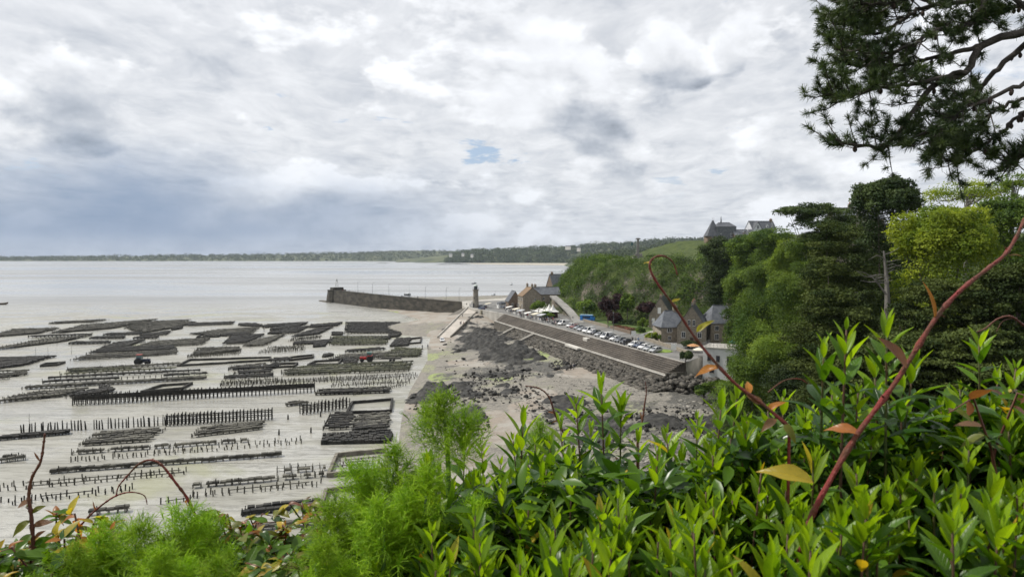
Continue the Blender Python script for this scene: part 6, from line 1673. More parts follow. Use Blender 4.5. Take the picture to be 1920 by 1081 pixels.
far_trees('far_woodland', 'thin dark tree lines on the low coast across the bay', [(-200, 5150), (860, 5150)], 1500, lambda px: np.maximum(1, CAMZ + (HOR - np.interp(px, [-900, 0, 150, 300, 500, 640, 700, 800, 1000], [485, 483.5, 482, 480, 478, 475, 472, 472, 473])) / FPX * 5600), 900, F_FAR, 11, 2)
# far sand strip and reef
def flat_patch(name, label, pts, z, m):
    q = [G(a, b, z) for a, b in pts]; o = MB().prism([tuple(v.xy) for v in q], z - 2, z).build(name, m); tag(o, label, 'sand', kind='structure')
flat_patch('far_beach', 'pale sand beach below the wooded coast', [(870, 493.2), (960, 492.8), (1130, 492.6), (1130, 496.5), (1060, 497), (900, 495.2)], .6, mat('far_sand', (.40, .36, .28), (.34, .31, .25), rough=.9, scale=.02))
DREEF = mat('far_reef', (.05, .05, .048), (.09, .088, .08), rough=.8, scale=.05)
for i, (a, b, wd2) in enumerate(((718, 493.5, 14), (760, 491.5, 22), (800, 492.6, 30), (845, 494, 26), (862, 495.4, 24), (830, 495.8, 16))):
    q = G(a, b, 0); r_ = wd2 / FPX * q.y
    e = MB(); e.lathe((0, 0, -1), [(1, 0), (.8, 1.8), (.4, 2.6), (.1, 2.9)], 10)
    o = e.build('reef', DREEF); o.location = q; o.scale = (r_, 30, 1.2)
    tag(o, 'low dark reef on the far mud below the wooded coast', 'reef', 'far reefs')
# far houses, each a small gabled block
HWH = mat('far_white_wall', (.62, .60, .56), rough=.9); HRF = mat('far_slate', (.10, .105, .115), rough=.8)
fh = [(845, 476, 3700, 16), (868, 475, 3700, 14), (885, 477, 3700, 12), (1065, 462, 3500, 26), (1085, 465, 3400, 16), (1108, 485, 1500, 20), (1125, 484, 1500, 14), (1258, 457, 2600, 14), (1275, 455, 2600, 16), (1290, 453, 2600, 18), (1302, 454, 2600, 14), (1240, 459, 2700, 12)]
FHN = ['white house at the foot of the wooded coast', 'second white house at the foot of the wooded coast', 'third white house at the foot of the wooded coast', 'large pale farmhouse on the wooded hill crest', 'pale house beside the farmhouse on the crest', 'long grey roofed house behind the headland tip', 'white house behind the headland tip', 'white hilltop house behind the memorial field', 'white house among hilltop trees near the villas', 'broad white house on the far hilltop beside the villas', 'white house closest to the slate roofed villa', 'small white house low on the far hilltop']
for (px, py, D, wd2), lab in zip(fh, FHN):
    q = P(px, py, D); o = empty('far_house', (q.x, q.y, q.z - 4), R(random.uniform(-30, 30))); tag(o, lab, 'house', None)
    MB().box((0, 0, -4), (wd2, 9, 16)).build('wall', HWH, o)
    e = MB(); h2 = wd2 / 2 + .4
    e.add([(-h2, -5, 4), (h2, -5, 4), (h2, 5, 4), (-h2, 5, 4), (-h2, 0, 8.5), (h2, 0, 8.5)], [(0, 1, 5, 4), (2, 3, 4, 5), (1, 2, 5), (3, 0, 4), (3, 2, 1, 0)])
    e.build('roof', HRF, o)
    for k in (-.25, .25): MB().box((k * wd2, -4.6, 0), (1.6, .4, 2.4)).build('window', GLASS, o)
# hill between headland and the wooded coast (fields behind the memorial)
far_ridge('inland_hill', 'green inland hill behind the headland', [(1080, 1700), (1500, 1500), (2300, 1400)], lambda us, px: np.maximum(2, CAMZ + (HOR - np.interp(px, [1080, 1110, 1200, 1280, 1320, 1500, 2300], [500, 488, 474, 468, 462, 452, 450])) / FPX * 1900), 420, FARG)
far_trees('hill_trees', 'trees and hedges over the inland hill', [(1090, 1700), (1340, 1580)], 700, lambda px: np.maximum(2, CAMZ + (HOR - np.interp(px, [1080, 1110, 1200, 1280, 1320, 1500], [500, 490, 477, 470, 464, 452])) / FPX * 1850), 400, F_FAR, 8, 4)

# ------------------------------------------------------------------ haze
hz_m = bpy.data.materials.new('haze_air'); hz_m.use_nodes = True
t = NT(hz_m.node_tree)
pv = t.n('ShaderNodeVolumePrincipled', Color=(0.78, 0.88, 1.0), Density=0.000040, Anisotropy=0.2)
t.n('ShaderNodeOutputMaterial', Volume=pv.outputs[0])
e = MB(); e.add([(x, y, z) for z in (-4.0, 230.0) for x, y in ((-7600, -500), (7600, -500), (7600, 7600), (-7600, 7600))], [(3, 2, 1, 0), (4, 5, 6, 7), (0, 1, 5, 4), (1, 2, 6, 5), (2, 3, 7, 6), (3, 0, 4, 7)])
hzb = e.build('haze', hz_m); tag(hzb, 'thin sea haze over the bay', 'haze', kind='stuff')
# ------------------------------------------------------------------ foreground plants
def leaf_mesh(name, wid, fold, curl, m, nseg=7, tipw=.9, wave=0.0, off=0.0):
    """one lanceolate leaf, unit length along +x, upper side +z, folded on its midrib"""
    V_ = []; F_ = []
    for i in range(nseg + 1):
        t_ = i / nseg
        wv = wid * (math.sin(math.pi * min(1, t_ ** tipw)) ** .85) * (1 - .18 * t_) if 0 < i < nseg else wid * .04
        ang = curl * t_; x = t_ * math.cos(ang * .5); z = -t_ * math.sin(ang * .5)
        wz = wave * math.sin(t_ * 9 + off)
        V_ += [(x, wv, z + fold * wv + wz * wv), (x, 0, z), (x, -wv, z + fold * wv - wz * wv)]
    for i in range(nseg):
        a = i * 3
        F_ += [(a, a + 1, a + 4, a + 3), (a + 1, a + 2, a + 5, a + 4)]
    return mesh_np(name, np.array(V_), np.array(F_), m, smooth=True)
def veined_leaf(name, c1, c2, trans, rough=.36, spec=.32, vein=(1.35, 1.3, 1.0), hue=.22):
    m = bpy.data.materials.new(name); m.use_nodes = True; MAT[name] = m
    t = NT(m.node_tree); oi = t.n('ShaderNodeObjectInfo').outputs['Random']
    v = t.n('ShaderNodeTexCoord').outputs['Object']; sp = t.n('ShaderNodeSeparateXYZ', Vector=v)
    base = t.mix(oi, c1, c2)
    k = t.ramp(t.math('FRACT', t.math('MULTIPLY', oi, 7.31)), 0, 1, 1 - hue, 1 + hue, False)
    base = t.mix(1.0, base, t.n('ShaderNodeCombineXYZ', X=k, Y=k, Z=k).outputs[0], 'MULTIPLY')
    ay = t.math('ABSOLUTE', sp.outputs[1])
    mid = t.ramp(ay, .004, .014, 1.0, 0.0)
    lat = t.math('SINE', t.math('MULTIPLY', t.math('SUBTRACT', sp.outputs[0], t.math('MULTIPLY', ay, 1.2)), 62.0))
    lat = t.math('MULTIPLY', t.ramp(lat, .75, 1.0), .35)
    vv = t.math('MAXIMUM', t.math('MULTIPLY', mid, .8), lat)
    base = t.mix(vv, base, t.mix(1.0, base, vein, 'MULTIPLY'))
    nz = t.noise(v, 6.0, 4, .6); base = t.mix(t.math('MULTIPLY', t.ramp(nz, .45, .7), .35), base, t.mix(1.0, base, (.65, .72, .6), 'MULTIPLY'))
    p = t.n('ShaderNodeBsdfPrincipled', Roughness=rough); t.set(p, 'Base Color', base); p.inputs['Specular IOR Level'].default_value = spec
    b = t.n('ShaderNodeBump', Strength=.35, Distance=.02, Height=t.math('SUBTRACT', 0.0, vv)); t.set(p, 'Normal', b.outputs[0])
    tr = t.n('ShaderNodeBsdfTranslucent', Color=t.mix(1.0, base, (1.55, 1.5, .5), 'MULTIPLY'))
    mx = t.n('ShaderNodeMixShader', i0=trans, i1=p.outputs[0], i2=tr.outputs[0])
    t.n('ShaderNodeOutputMaterial', Surface=mx.outputs[0])
    return m
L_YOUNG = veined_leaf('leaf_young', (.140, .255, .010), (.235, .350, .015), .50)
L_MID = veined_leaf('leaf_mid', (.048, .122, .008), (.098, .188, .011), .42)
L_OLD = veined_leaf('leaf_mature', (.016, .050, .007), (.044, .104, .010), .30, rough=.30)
L_YEL = veined_leaf('leaf_yellow', (.42, .27, .025), (.40, .36, .05), .45)
L_ORG = veined_leaf('leaf_orange', (.42, .17, .03), (.33, .12, .035), .45)
L_RED = veined_leaf('leaf_reddish', (.20, .075, .045), (.13, .085, .035), .40)
L_OLV = veined_leaf('leaf_olive', (.10, .125, .018), (.17, .165, .025), .42)
STEM_G = mat('green_stem', (.06, .085, .02), (.10, .06, .03), rough=.5, scale=20)
STEM_B = mat('brown_stem', (.07, .042, .026), (.10, .055, .032), rough=.6, scale=20)
CANE = mat('red_cane', (.20, .028, .024), (.10, .045, .022), rough=.5, scale=28, spec=.3, bump=.4, bscale=120)
CANED = mat('brown_cane', (.095, .032, .025), (.13, .055, .035), rough=.5, scale=30)
LM = {}
for key, m in (('y', L_YOUNG), ('m', L_MID), ('o', L_OLD), ('yel', L_YEL), ('org', L_ORG), ('red', L_RED), ('olv', L_OLV)):
    LM[key] = [leaf_mesh('leaf', .155, .50, .3, m), leaf_mesh('leaf', .175, .32, .75, m, off=1.5, wave=.15), leaf_mesh('leaf', .145, .62, .1, m), leaf_mesh('leaf', .19, .25, 1.1, m, wave=.2)]
OV = {k: [leaf_mesh('leaf', .27, .25, .5, m, tipw=.8), leaf_mesh('leaf', .24, .45, .9, m, tipw=.75, wave=.2)] for k, m in (('m', L_MID), ('o', L_OLD), ('yel', L_YEL), ('org', L_ORG), ('red', L_RED), ('olv', L_OLV))}
def aim(direction, up):
    x = direction.normalized(); y = up.cross(x)
    if y.length < 1e-5: y = Vector((0, 1, 0)).cross(x)
    y.normalize(); z = x.cross(y)
    return Matrix((x, y, z)).transposed().to_4x4()
def put_leaf(parent, me, pos, direction, up, ln, wk=1.0):
    o = bpy.data.objects.new('leaf', me); COL.objects.link(o); o.parent = parent
    o.matrix_basis = Matrix.Translation(pos) @ aim(direction, up) @ Matrix.Diagonal((ln, ln * wk, ln, 1))
    return o
def shoot(root, tip, base, rnd, scale=1.0, leafy=1.0, nodes=11, org=None):
    """one privet shoot: stem plus opposite pairs of leaves, upright and pale at the tip, spreading and dark below"""
    tip = Vector(tip) - org; base = Vector(base) - org
    mid = base.lerp(tip, .55) + Vector((rnd.uniform(-.02, .02), rnd.uniform(-.02, .02), 0))
    pts = [base.lerp(mid, k / 4) for k in range(4)] + [mid.lerp(tip, k / 4) for k in range(5)]
    st = MB().tube(pts, [.0030 - .0019 * k / 8 for k in range(9)], 6).build('stem', STEM_B if rnd.random() < .6 else STEM_G, root, smooth=True)
    ax = (tip - mid).normalized(); L_ = .0
    a0 = rnd.uniform(0, 6.28)
    pos = tip.copy(); dist = 0.0; total = (tip - base).length
    for n in range(nodes):
        f = n / (nodes - 1)
        if n: dist += rnd.uniform(.016, .026) * scale * (1 + .5 * f)
        if dist > total * .9: break
        c = tip.lerp(mid, dist / (tip - mid).length) if dist < (tip - mid).length else mid.lerp(base, (dist - (tip - mid).length) / (mid - base).length)
        ang = R(13 + 46 * min(1, f * 2.2) + rnd.uniform(-10, 14))
        ln = scale * (.034 + .036 * min(1, n / 2.6)) * rnd.uniform(.82, 1.15)
        if n == 0: ln *= .75
        side = Vector((math.cos(a0), math.sin(a0), 0)); side = (side - ax * side.dot(ax)).normalized()
        for sg in (1, -1):
            if n > 2 and rnd.random() > leafy: continue
            dr = ax * math.cos(ang) + side * (sg * math.sin(ang)) + Vector((rnd.uniform(-.12, .12),) * 3)
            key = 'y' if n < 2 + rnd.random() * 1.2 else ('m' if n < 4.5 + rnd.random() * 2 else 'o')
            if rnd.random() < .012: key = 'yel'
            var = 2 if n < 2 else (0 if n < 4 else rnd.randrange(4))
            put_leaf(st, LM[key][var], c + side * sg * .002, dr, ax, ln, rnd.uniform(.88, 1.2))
        a0 += math.pi / 2 + rnd.uniform(-.2, .2)
    return st
rnd = random.Random(5)
PRIVET = [  # tip pixels read from the photograph, with their distance
    [(1127, 717, 1.10), (1080, 757, 1.15), (1165, 750, 1.12), (1050, 790, 1.20), (1197, 812, 1.25), (1030, 827, 1.1), (1108, 800, 1.3), (1140, 830, 1.2), (1075, 850, 1.15)],
    [(982, 777, 1.25), (962, 825, 1.3), (1003, 830, 1.2), (938, 872, 1.35), (990, 870, 1.2), (1025, 880, 1.1), (960, 905, 1.15), (1000, 930, 1.05), (930, 940, 1.1)],
    [(873, 823, 1.35), (903, 833, 1.3), (890, 900, 1.2), (850, 905, 1.3), (915, 925, 1.2), (870, 960, 1.1), (900, 985, 1.0), (838, 955, 1.2)],
    [(803, 863, 1.25), (825, 870, 1.4), (815, 930, 1.15), (780, 985, 1.1), (835, 1000, 1.0), (745, 890, 1.4)],
    [(1250, 813, 1.2), (1307, 786, 1.15), (1353, 752, 1.05), (1383, 735, 1.1), (1280, 850, 1.2), (1330, 830, 1.15), (1240, 880, 1.1), (1210, 900, 1.2), (1400, 790, 1.0), (1370, 820, 1.1)],
    [(1545, 646, .95), (1587, 618, .92), (1663, 606, .95), (1609, 735, .95), (1640, 690, 1.05), (1716, 668, 1.0), (1560, 740, 1.05), (1690, 720, 1.0), (1510, 780, 1.05)],
    [(1836, 636, 1.05), (1870, 700, 1.1), (1905, 690, 1.0), (1800, 730, 1.1), (1850, 760, 1.05), (1890, 790, .95), (1765, 765, 1.1), (1918, 760, 1.0), (1820, 800, 1.0)],
    [(1440, 770, 1.15), (1470, 745, 1.2), (1420, 830, 1.05), (1460, 840, 1.0), (1500, 820, 1.1), (1530, 850, .95), (1410, 880, 1.1), (1480, 900, .95), (1440, 930, .9)],
]
PLAB = ['privet shrub with the tallest bright shoot against the pebble beach', 'privet shrub left of the tallest shoot with budding tips', 'privet shrub with dark paired leaves next to the fennel', 'small privet shrub in the fennel', 'privet shrub in front of grey rocks under the red cane tip', 'tall privet shrub in front of the dark cypress', 'privet shrub at the right edge below the cypress', 'privet shrub between the two red canes']
rg = np.random.default_rng(77)
for i in range(48):      # denser growth lower down, in front and behind
    n = 9; cx = 760 + (i % 16) * 90; row = i // 16
    pts_ = []
    for k in range(n):
        px = cx + rg.uniform(-60, 60); lim = np.interp(px, [700, 850, 1000, 1250, 1500, 1920], [985, 920, 880, 865, 800, 770])
        pts_.append((px, lim + rg.uniform(-20, 95) + row * 75, rg.uniform(.95, 1.3) - row * .13))
    PRIVET.append(pts_); PLAB.append(None)
PL2 = ['within the fennel clump', 'at the edge of the fennel', 'below the dark paired leaves', 'left of the tallest shoot', 'under the tallest shoot', 'right of the tallest shoot', 'before the pale rocks', 'below the curling cane', 'where the two canes cross', 'at the foot of the thick cane', 'by the large yellow leaf', 'under the dark cypress', 'near the yellowing bramble', 'by the pink shoots', 'beyond the pink shoots', 'past the pine side of the hedge']
GSLOPE = lambda x, y: HZ(x, y)
for i, pts_ in enumerate(PRIVET):
    wp = [P(*p) for p in pts_]
    c_ = wp[0].copy()
    for q in wp[1:]: c_ += q
    c_ /= len(wp)
    org = Vector((c_.x, c_.y, HZ(c_.x, c_.y)))
    root = empty('privet_shrub', org)
    lab = PLAB[i] or ('low dark privet growth ' + PL2[(i - 8) % 16] + (' in the back row', ' in the middle row', ' in the front row')[(i - 8) // 16])
    tag(root, lab, 'shrub', 'privet shrubs on the cliff edge')
    for q in wp:
        b = Vector((q.x + (c_.x - q.x) * .35, q.y + (c_.y - q.y) * .35, max(org.z + .02, q.z - rnd.uniform(.42, .6))))
        shoot(root, q, b, rnd, rnd.uniform(.58, .86), .95, nodes=rnd.randint(14, 17), org=org)
    stk = MB()
    stk.tube([(0, 0, -.15), (.02, 0, .35), (0, .02, c_.z - org.z - .45)], [.014, .011, .008], 6)
    for q in wp:
        b = Vector((q.x + (c_.x - q.x) * .35, q.y + (c_.y - q.y) * .35, max(org.z + .02, q.z - .5))) - org
        stk.tube([(0, 0, .3), b * .6 + Vector((0, 0, .02)), b], [.007, .005, .003], 5)
    stk.build('trunk', STEM_B, root)
# inner leaves that close the hedge behind the shoots
def leaf_mass(name, label, n, sampler, m, ln, seed):
    rng = np.random.default_rng(seed)
    me = leaf_mesh('tmp_leaf', .19, .35, .5, m, nseg=4); nv = len(me.vertices)
    LV = np.zeros(nv * 3); me.vertices.foreach_get('co', LV); LV = LV.reshape(-1, 3)
    LF = np.array([list(p.vertices) for p in me.polygons])
    Vs = []; Fs = []; k = 0
    for j in range(n):
        pos = sampler(rng)
        if pos is None: continue
        dr = Vector((rng.normal(), rng.normal(), rng.normal() * .5 + .25)); M_ = np.array(aim(dr, Vector((rng.normal() * .4, rng.normal() * .4, 1))))[:3, :3]
        Vs.append((LV * ln * rng.uniform(.7, 1.2)) @ M_.T + np.array(pos)); Fs.append(LF + k); k += nv
    bpy.data.meshes.remove(me)
    o = link(name, mesh_np(name, np.concatenate(Vs), np.concatenate(Fs), m, smooth=True)); return tag(o, label, 'leaves', kind='stuff')
def samp_hedge(rng, lo=.9, hi=1.7):
    px = rng.uniform(700, 2500); D = rng.uniform(lo, hi)
    lim = np.interp(px, [700, 850, 1000, 1100, 1250, 1350, 1400, 1500, 1700, 1920], [1010, 935, 890, 870, 890, 850, 800, 790, 770, 740])
    py = lim + abs(rng.normal()) * 140 + 10
    if py > 1250: return None
    return P(px, py, D)
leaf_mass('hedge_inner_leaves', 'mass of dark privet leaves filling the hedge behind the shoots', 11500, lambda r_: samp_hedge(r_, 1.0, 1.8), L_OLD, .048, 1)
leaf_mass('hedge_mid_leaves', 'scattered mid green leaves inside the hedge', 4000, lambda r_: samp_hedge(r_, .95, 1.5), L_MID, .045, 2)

# ---- fennel
FEN = leafmat('fennel_green', (.150, .310, .009), (.400, .580, .022), trans=.42, rough=.5, objrand=.22)
FEND = mat('fennel_stalk', (.075, .15, .03), (.12, .20, .05), rough=.45, scale=15)
def plume_mesh(seed, nb=24, R_=.095, H_=.13, thr=.00050, dens=.55):
    """feathery frond mass: branchlets off an axis, threads forking off every branchlet"""
    rng = np.random.default_rng(seed); A = []; Bq = []; T_ = []
    for i in range(nb):
        f = i / nb; z = H_ * f; a = i * 2.4 + rng.uniform(-.4, .4)
        L_ = R_ * (1.15 - .75 * f) * rng.uniform(.75, 1.2); el = R(24 + 46 * f + rng.uniform(-12, 14))
        d = np.array([math.cos(a) * math.cos(el), math.sin(a) * math.cos(el), math.sin(el)]); o_ = np.array([0, 0, z])
        prev = o_; ns = 9; tb_ = rng.uniform(.15, .85)
        for s_ in range(ns):
            d2 = d + rng.normal(size=3) * .10 + np.array([0, 0, .03 * s_]); d2 /= np.linalg.norm(d2); d = d2
            nx = prev + d * L_ / ns
            A.append(prev); Bq.append(nx); T_.append(tb_ * .7)
            for q in range(int(7 * dens)):
                t1 = d * .75 + rng.normal(size=3) * .75; t1 /= np.linalg.norm(t1)
                l1 = .017 * rng.uniform(.6, 1.3) * (1.1 - .4 * s_ / ns); m1 = prev + (nx - prev) * rng.random(); m2 = m1 + t1 * l1
                A.append(m1); Bq.append(m2); T_.append(np.clip(tb_ + rng.normal() * .2, 0, 1))
                for q2 in range(2):
                    t2 = t1 + rng.normal(size=3) * .5; t2 /= np.linalg.norm(t2)
                    A.append(m2 - t1 * l1 * rng.uniform(0, .5)); Bq.append(m2 + t2 * l1 * .9); T_.append(np.clip(tb_ + .15 + rng.normal() * .2, 0, 1))
            prev = nx
    A = np.array(A); Bq = np.array(Bq); n = len(A)
    d = Bq - A; d /= np.linalg.norm(d, axis=1, keepdims=True) + 1e-9
    u = np.cross(d, rng.normal(size=(n, 3))); u /= np.linalg.norm(u, axis=1, keepdims=True) + 1e-9; v = np.cross(d, u)
    ring = [u, -.5 * u + .866 * v, -.5 * u - .866 * v]
    V_ = np.stack([A + r_ * thr for r_ in ring] + [Bq + r_ * thr * .55 for r_ in ring], 1).reshape(-1, 3)
    b = np.arange(n)[:, None] * 6
    F_ = np.concatenate([b + np.array([[0, 1, 4, 3]]), b + np.array([[1, 2, 5, 4]]), b + np.array([[2, 0, 3, 5]])], 0)
    return mesh_np('frond', V_, F_, FEN, np.repeat(np.array(T_), 6))
FP = [plume_mesh(s_) for s_ in range(4)]
FEN_SPOTS = [  # pixel of the plume foot, distance, plume height in px, tilt
    (840, 850, 1.10, 118, -.12, 'upright feathery fennel plume against the pale sand'), (735, 965, 1.15, 130, .05, 'fennel plume beside the privet'), (680, 985, 1.2, 110, -.2, 'fennel plume leaning over the masonry basin'),
    (790, 1010, 1.0, 130, .15, 'bushy fennel low in front of the privet'), (640, 1050, 1.05, 130, -.25, 'fennel spreading to the ivy'), (720, 1075, .95, 140, 0., 'fennel clump at the bottom beside the ivy'),
    (335, 1072, 1.05, 125, .05, 'bright fennel plume below the arching red cane'), (262, 1095, 1.0, 125, -.1, 'soft fennel plume left of the bright one'), (190, 1110, 1.0, 115, -.2, 'fennel by the brown canes'),
    (385, 1050, 1.15, 95, .2, 'dark fennel plume behind the yellow leaves'), (430, 1105, 1.1, 90, .2, 'small fennel next to the ivy tangle'), (120, 1125, .95, 105, -.2, 'fennel at the foot of the brown canes'),
    (300, 1150, .85, 130, 0., 'low fennel in front of the bright plume'), (400, 1160, .85, 120, .1, 'low fennel in front of the ivy'), (800, 930, 1.25, 80, .1, 'small fennel behind the privet tips'), (600, 1130, .9, 120, -.1, 'fennel tuft in front of the ivy'),
    (880, 1040, 1.0, 110, .1, 'fennel growing through the dark privet'), (1010, 860, 1.35, 70, 0., 'fennel wisps behind the budding privet'), (215, 1040, 1.15, 75, -.15, 'fennel wisp under the yellow shoot')]
for i, (px, py, D, hp, tl, lab) in enumerate(FEN_SPOTS):
    q = P(px, py, D); s_ = hp * D / FPX / .155
    g = Vector((q.x + tl * -.15, q.y + .05, HZ(q.x, q.y + .05)))
    root = empty('fennel', g); tag(root, lab, 'fennel', 'fennel plants on the cliff edge')
    f = q - g
    MB().tube([(0, 0, -.1), f * .5 + Vector((.02, 0, 0)), f, f + Vector((tl * .05, 0, .10 * s_))], [.006, .0052, .0040, .0016], 7).build('stalk', FEND, root, smooth=True)
    nsub = 3 if hp > 90 else 2
    for k in range(nsub):
        o = link('frond', FP[(i + k) % 4], root)
        a = k * 2.5 + i; off = Vector((math.cos(a) * .03, math.sin(a) * .03, -.012 * k)) * s_ if k else Vector((0, 0, 0))
        o.location = f + off
        o.rotation_euler = (0.45 * math.sin(a) * (k > 0) + rnd.uniform(-.1, .1), tl + (.5 * math.cos(a) if k else 0), rnd.uniform(0, 6.28))
        kk_ = s_ * (1.0 if not k else rnd.uniform(.7, .95)); o.scale = (kk_ * 1.3, kk_ * 1.3, kk_)

# ---- canes
def curve_pts(ctrl, n=64):
    q = [P(*c) for c in ctrl]; out = []
    for i in range(len(q) - 1):
        p0, p1, p2, p3 = q[max(i - 1, 0)], q[i], q[i + 1], q[min(i + 2, len(q) - 1)]
        for k in range(n // (len(q) - 1)):
            t_ = k / (n // (len(q) - 1))
            out.append(.5 * ((2 * p1) + (p2 - p0) * t_ + (2 * p0 - 5 * p1 + 4 * p2 - p3) * t_ * t_ + (3 * p1 - p0 - 3 * p2 + p3) * t_ ** 3))
    out.append(q[-1]); return out
def cane(label, ctrl, r0, r1, m, leaves=(), root_down=True, name='bramble_cane', twigs=()):
    pts_ = curve_pts(ctrl)
    rr = [r0 + (r1 - r0) * k / (len(pts_) - 1) for k in range(len(pts_))]
    if root_down:
        b = pts_[0]; g = Vector((b.x, b.y + .05, HZ(b.x, b.y + .05) - .05)); pts_ = [g, g.lerp(b, .5) + Vector((.01, 0, 0))] + pts_; rr = [r0, r0] + rr
    org = pts_[0]
    root = empty(name, org); tag(root, label, 'cane')
    rng_ = random.Random(len(label))
    rr = [r_ * (1 + .10 * math.sin(k * 1.9) + (.35 if k % 6 == 3 else 0)) for k, r_ in enumerate(rr)]
    st = MB().tube([p - org for p in pts_], rr, 8).build('stem', m, root, smooth=True)
    for k in range(6, len(pts_) - 3, 5):
        u = Vector((rng_.uniform(-1, 1), rng_.uniform(-1, .2), rng_.uniform(-.6, .8))).normalized(); b0 = pts_[k] - org + u * rr[k] * .7
        MB().tube([b0, b0 + u * rr[k] * 1.1 + Vector((0, 0, -.0004)), b0 + u * rr[k] * 2.0 + Vector((0, 0, -.0015))], [rr[k] * .42, rr[k] * .2, rr[k] * .03], 5).build('thorn', m, root, smooth=True)
    for (tw) in twigs:
        tp = curve_pts(tw, 12); MB().tube([p - org for p in tp], [r1 * 1.0 * (1 - .6 * k / len(tp)) for k in range(len(tp))], 6).build('twig', m, root, smooth=True)
    for (px, py, D, dx, dy, ln_px, key, wk) in leaves:
        q = P(px, py, D); tip_ = P(px + dx, py + dy, D + rng_.uniform(-.02, .02)); dr = tip_ - q
        put_leaf(root, random.choice(OV[key]) if key in OV else LM[key][0], q - org, dr, Vector((rng_.uniform(-.5, .5), -.8, .8)), ln_px * D / FPX, wk)
    return root
cane('thick red arching cane rising to the right edge', [(1500, 1035, .80), (1525, 960, .80), (1600, 825, .82), (1680, 715, .84), (1752, 600, .86), (1800, 545, .88), (1850, 505, .9), (1890, 470, .92), (1925, 405, .94), (1960, 330, .95)], .0034, .0020, CANE,
     [(1752, 600, .86, -5, -75, 78, 'org', .25), (1612, 815, .82, -62, -28, 66, 'org', .9), (1700, 690, .84, -42, -75, 82, 'red', .8), (1525, 905, .8, -98, -45, 105, 'yel', .75), (1890, 480, .92, 40, -8, 40, 'red', .2)])
cane('red curling cane crossing the stone houses', [(1480, 800, .86), (1430, 757, .87), (1380, 720, .88), (1335, 672, .89), (1300, 628, .9), (1265, 575, .9), (1232, 530, .9), (1218, 500, .9), (1226, 483, .9), (1245, 480, .9), (1262, 492, .9), (1270, 515, .9)], .0022, .0009, CANE,
     [(1222, 497, .9, -16, -14, 24, 'yel', .5), (1258, 566, .9, 18, -8, 22, 'yel', .5), (1306, 622, .9, 30, -28, 42, 'yel', .6), (1350, 690, .89, -52, 2, 56, 'org', .7), (1402, 740, .88, 5, -38, 40, 'org', .8), (1430, 757, .87, -30, -20, 34, 'red', .9), (1440, 768, .87, 30, -22, 36, 'org', .8), (1455, 785, .86, -35, 20, 40, 'red', .9), (1470, 795, .86, 24, 28, 40, 'olv', .9)],
     twigs=[[(1440, 735, .88), (1470, 713, .88), (1500, 710, .88), (1515, 720, .88)]])
cane('dark reddish upright cane with brown leaves over the mud', [(66, 1060, 1.15), (62, 1010, 1.15), (58, 960, 1.15), (54, 930, 1.15), (60, 895, 1.15), (76, 865, 1.15), (82, 830, 1.15), (84, 812, 1.15)], .0036, .0014, CANED,
     [(56, 940, 1.15, -38, 10, 40, 'red', .7), (58, 975, 1.15, -34, 20, 40, 'olv', .9), (60, 1000, 1.15, -30, 24, 38, 'm', .9), (62, 985, 1.15, 30, -10, 34, 'red', .9), (60, 960, 1.15, 26, -18, 30, 'olv', .8), (64, 1020, 1.15, 36, -20, 42, 'm', .8), (65, 1035, 1.15, 44, -26, 50, 'm', .7), (58, 950, 1.15, -20, -18, 26, 'olv', .8), (66, 1040, 1.15, -40, -6, 40, 'olv', .8), (64, 1012, 1.15, 22, -34, 36, 'red', .7), (76, 865, 1.15, -16, -22, 26, 'red', .3)])
cane('thin red arching cane looping over the mud', [(370, 975, 1.2), (352, 935, 1.2), (330, 905, 1.2), (305, 873, 1.2), (285, 862, 1.2), (262, 868, 1.2), (240, 890, 1.2), (222, 912, 1.2), (218, 930, 1.2)], .0026, .0010, CANE, [(352, 935, 1.2, -14, 24, 26, 'org', .6), (285, 862, 1.2, 6, -12, 12, 'red', .4)])
cane('fine pink tendril drooping below the arching cane', [(150, 985, 1.2), (180, 955, 1.2), (215, 930, 1.2), (245, 922, 1.2), (270, 928, 1.2), (276, 945, 1.2)], .0018, .0007, CANE, [(180, 955, 1.2, -10, -18, 18, 'red', .4)])
cane('dry brown tendril by the right cypress', [(1960, 640, 1.1), (1920, 610, 1.1), (1895, 593, 1.1), (1870, 598, 1.1), (1848, 615, 1.1), (1832, 622, 1.1)], .0022, .0008, CANED, [], twigs=[[(1900, 596, 1.1), (1880, 602, 1.1), (1868, 622, 1.1)]])
cane('thin red curling shoot left of the tallest privet tip', [(1075, 860, 1.3), (1052, 800, 1.3), (1040, 775, 1.3), (1030, 745, 1.3), (1012, 728, 1.3), (985, 723, 1.3)], .0022, .0009, CANED, [(1052, 790, 1.3, -26, -3, 24, 'red', .35), (1045, 778, 1.3, -24, -14, 26, 'org', .3)], twigs=[[(1045, 775, 1.3), (1030, 770, 1.3), (1018, 763, 1.3)]])
cane('thin red upright shoot right of the tallest privet tip', [(1195, 830, 1.3), (1205, 785, 1.3), (1209, 755, 1.3), (1212, 735, 1.3), (1210, 715, 1.3)], .0020, .0007, CANED, [(1204, 790, 1.3, -4, -22, 22, 'red', .3)])
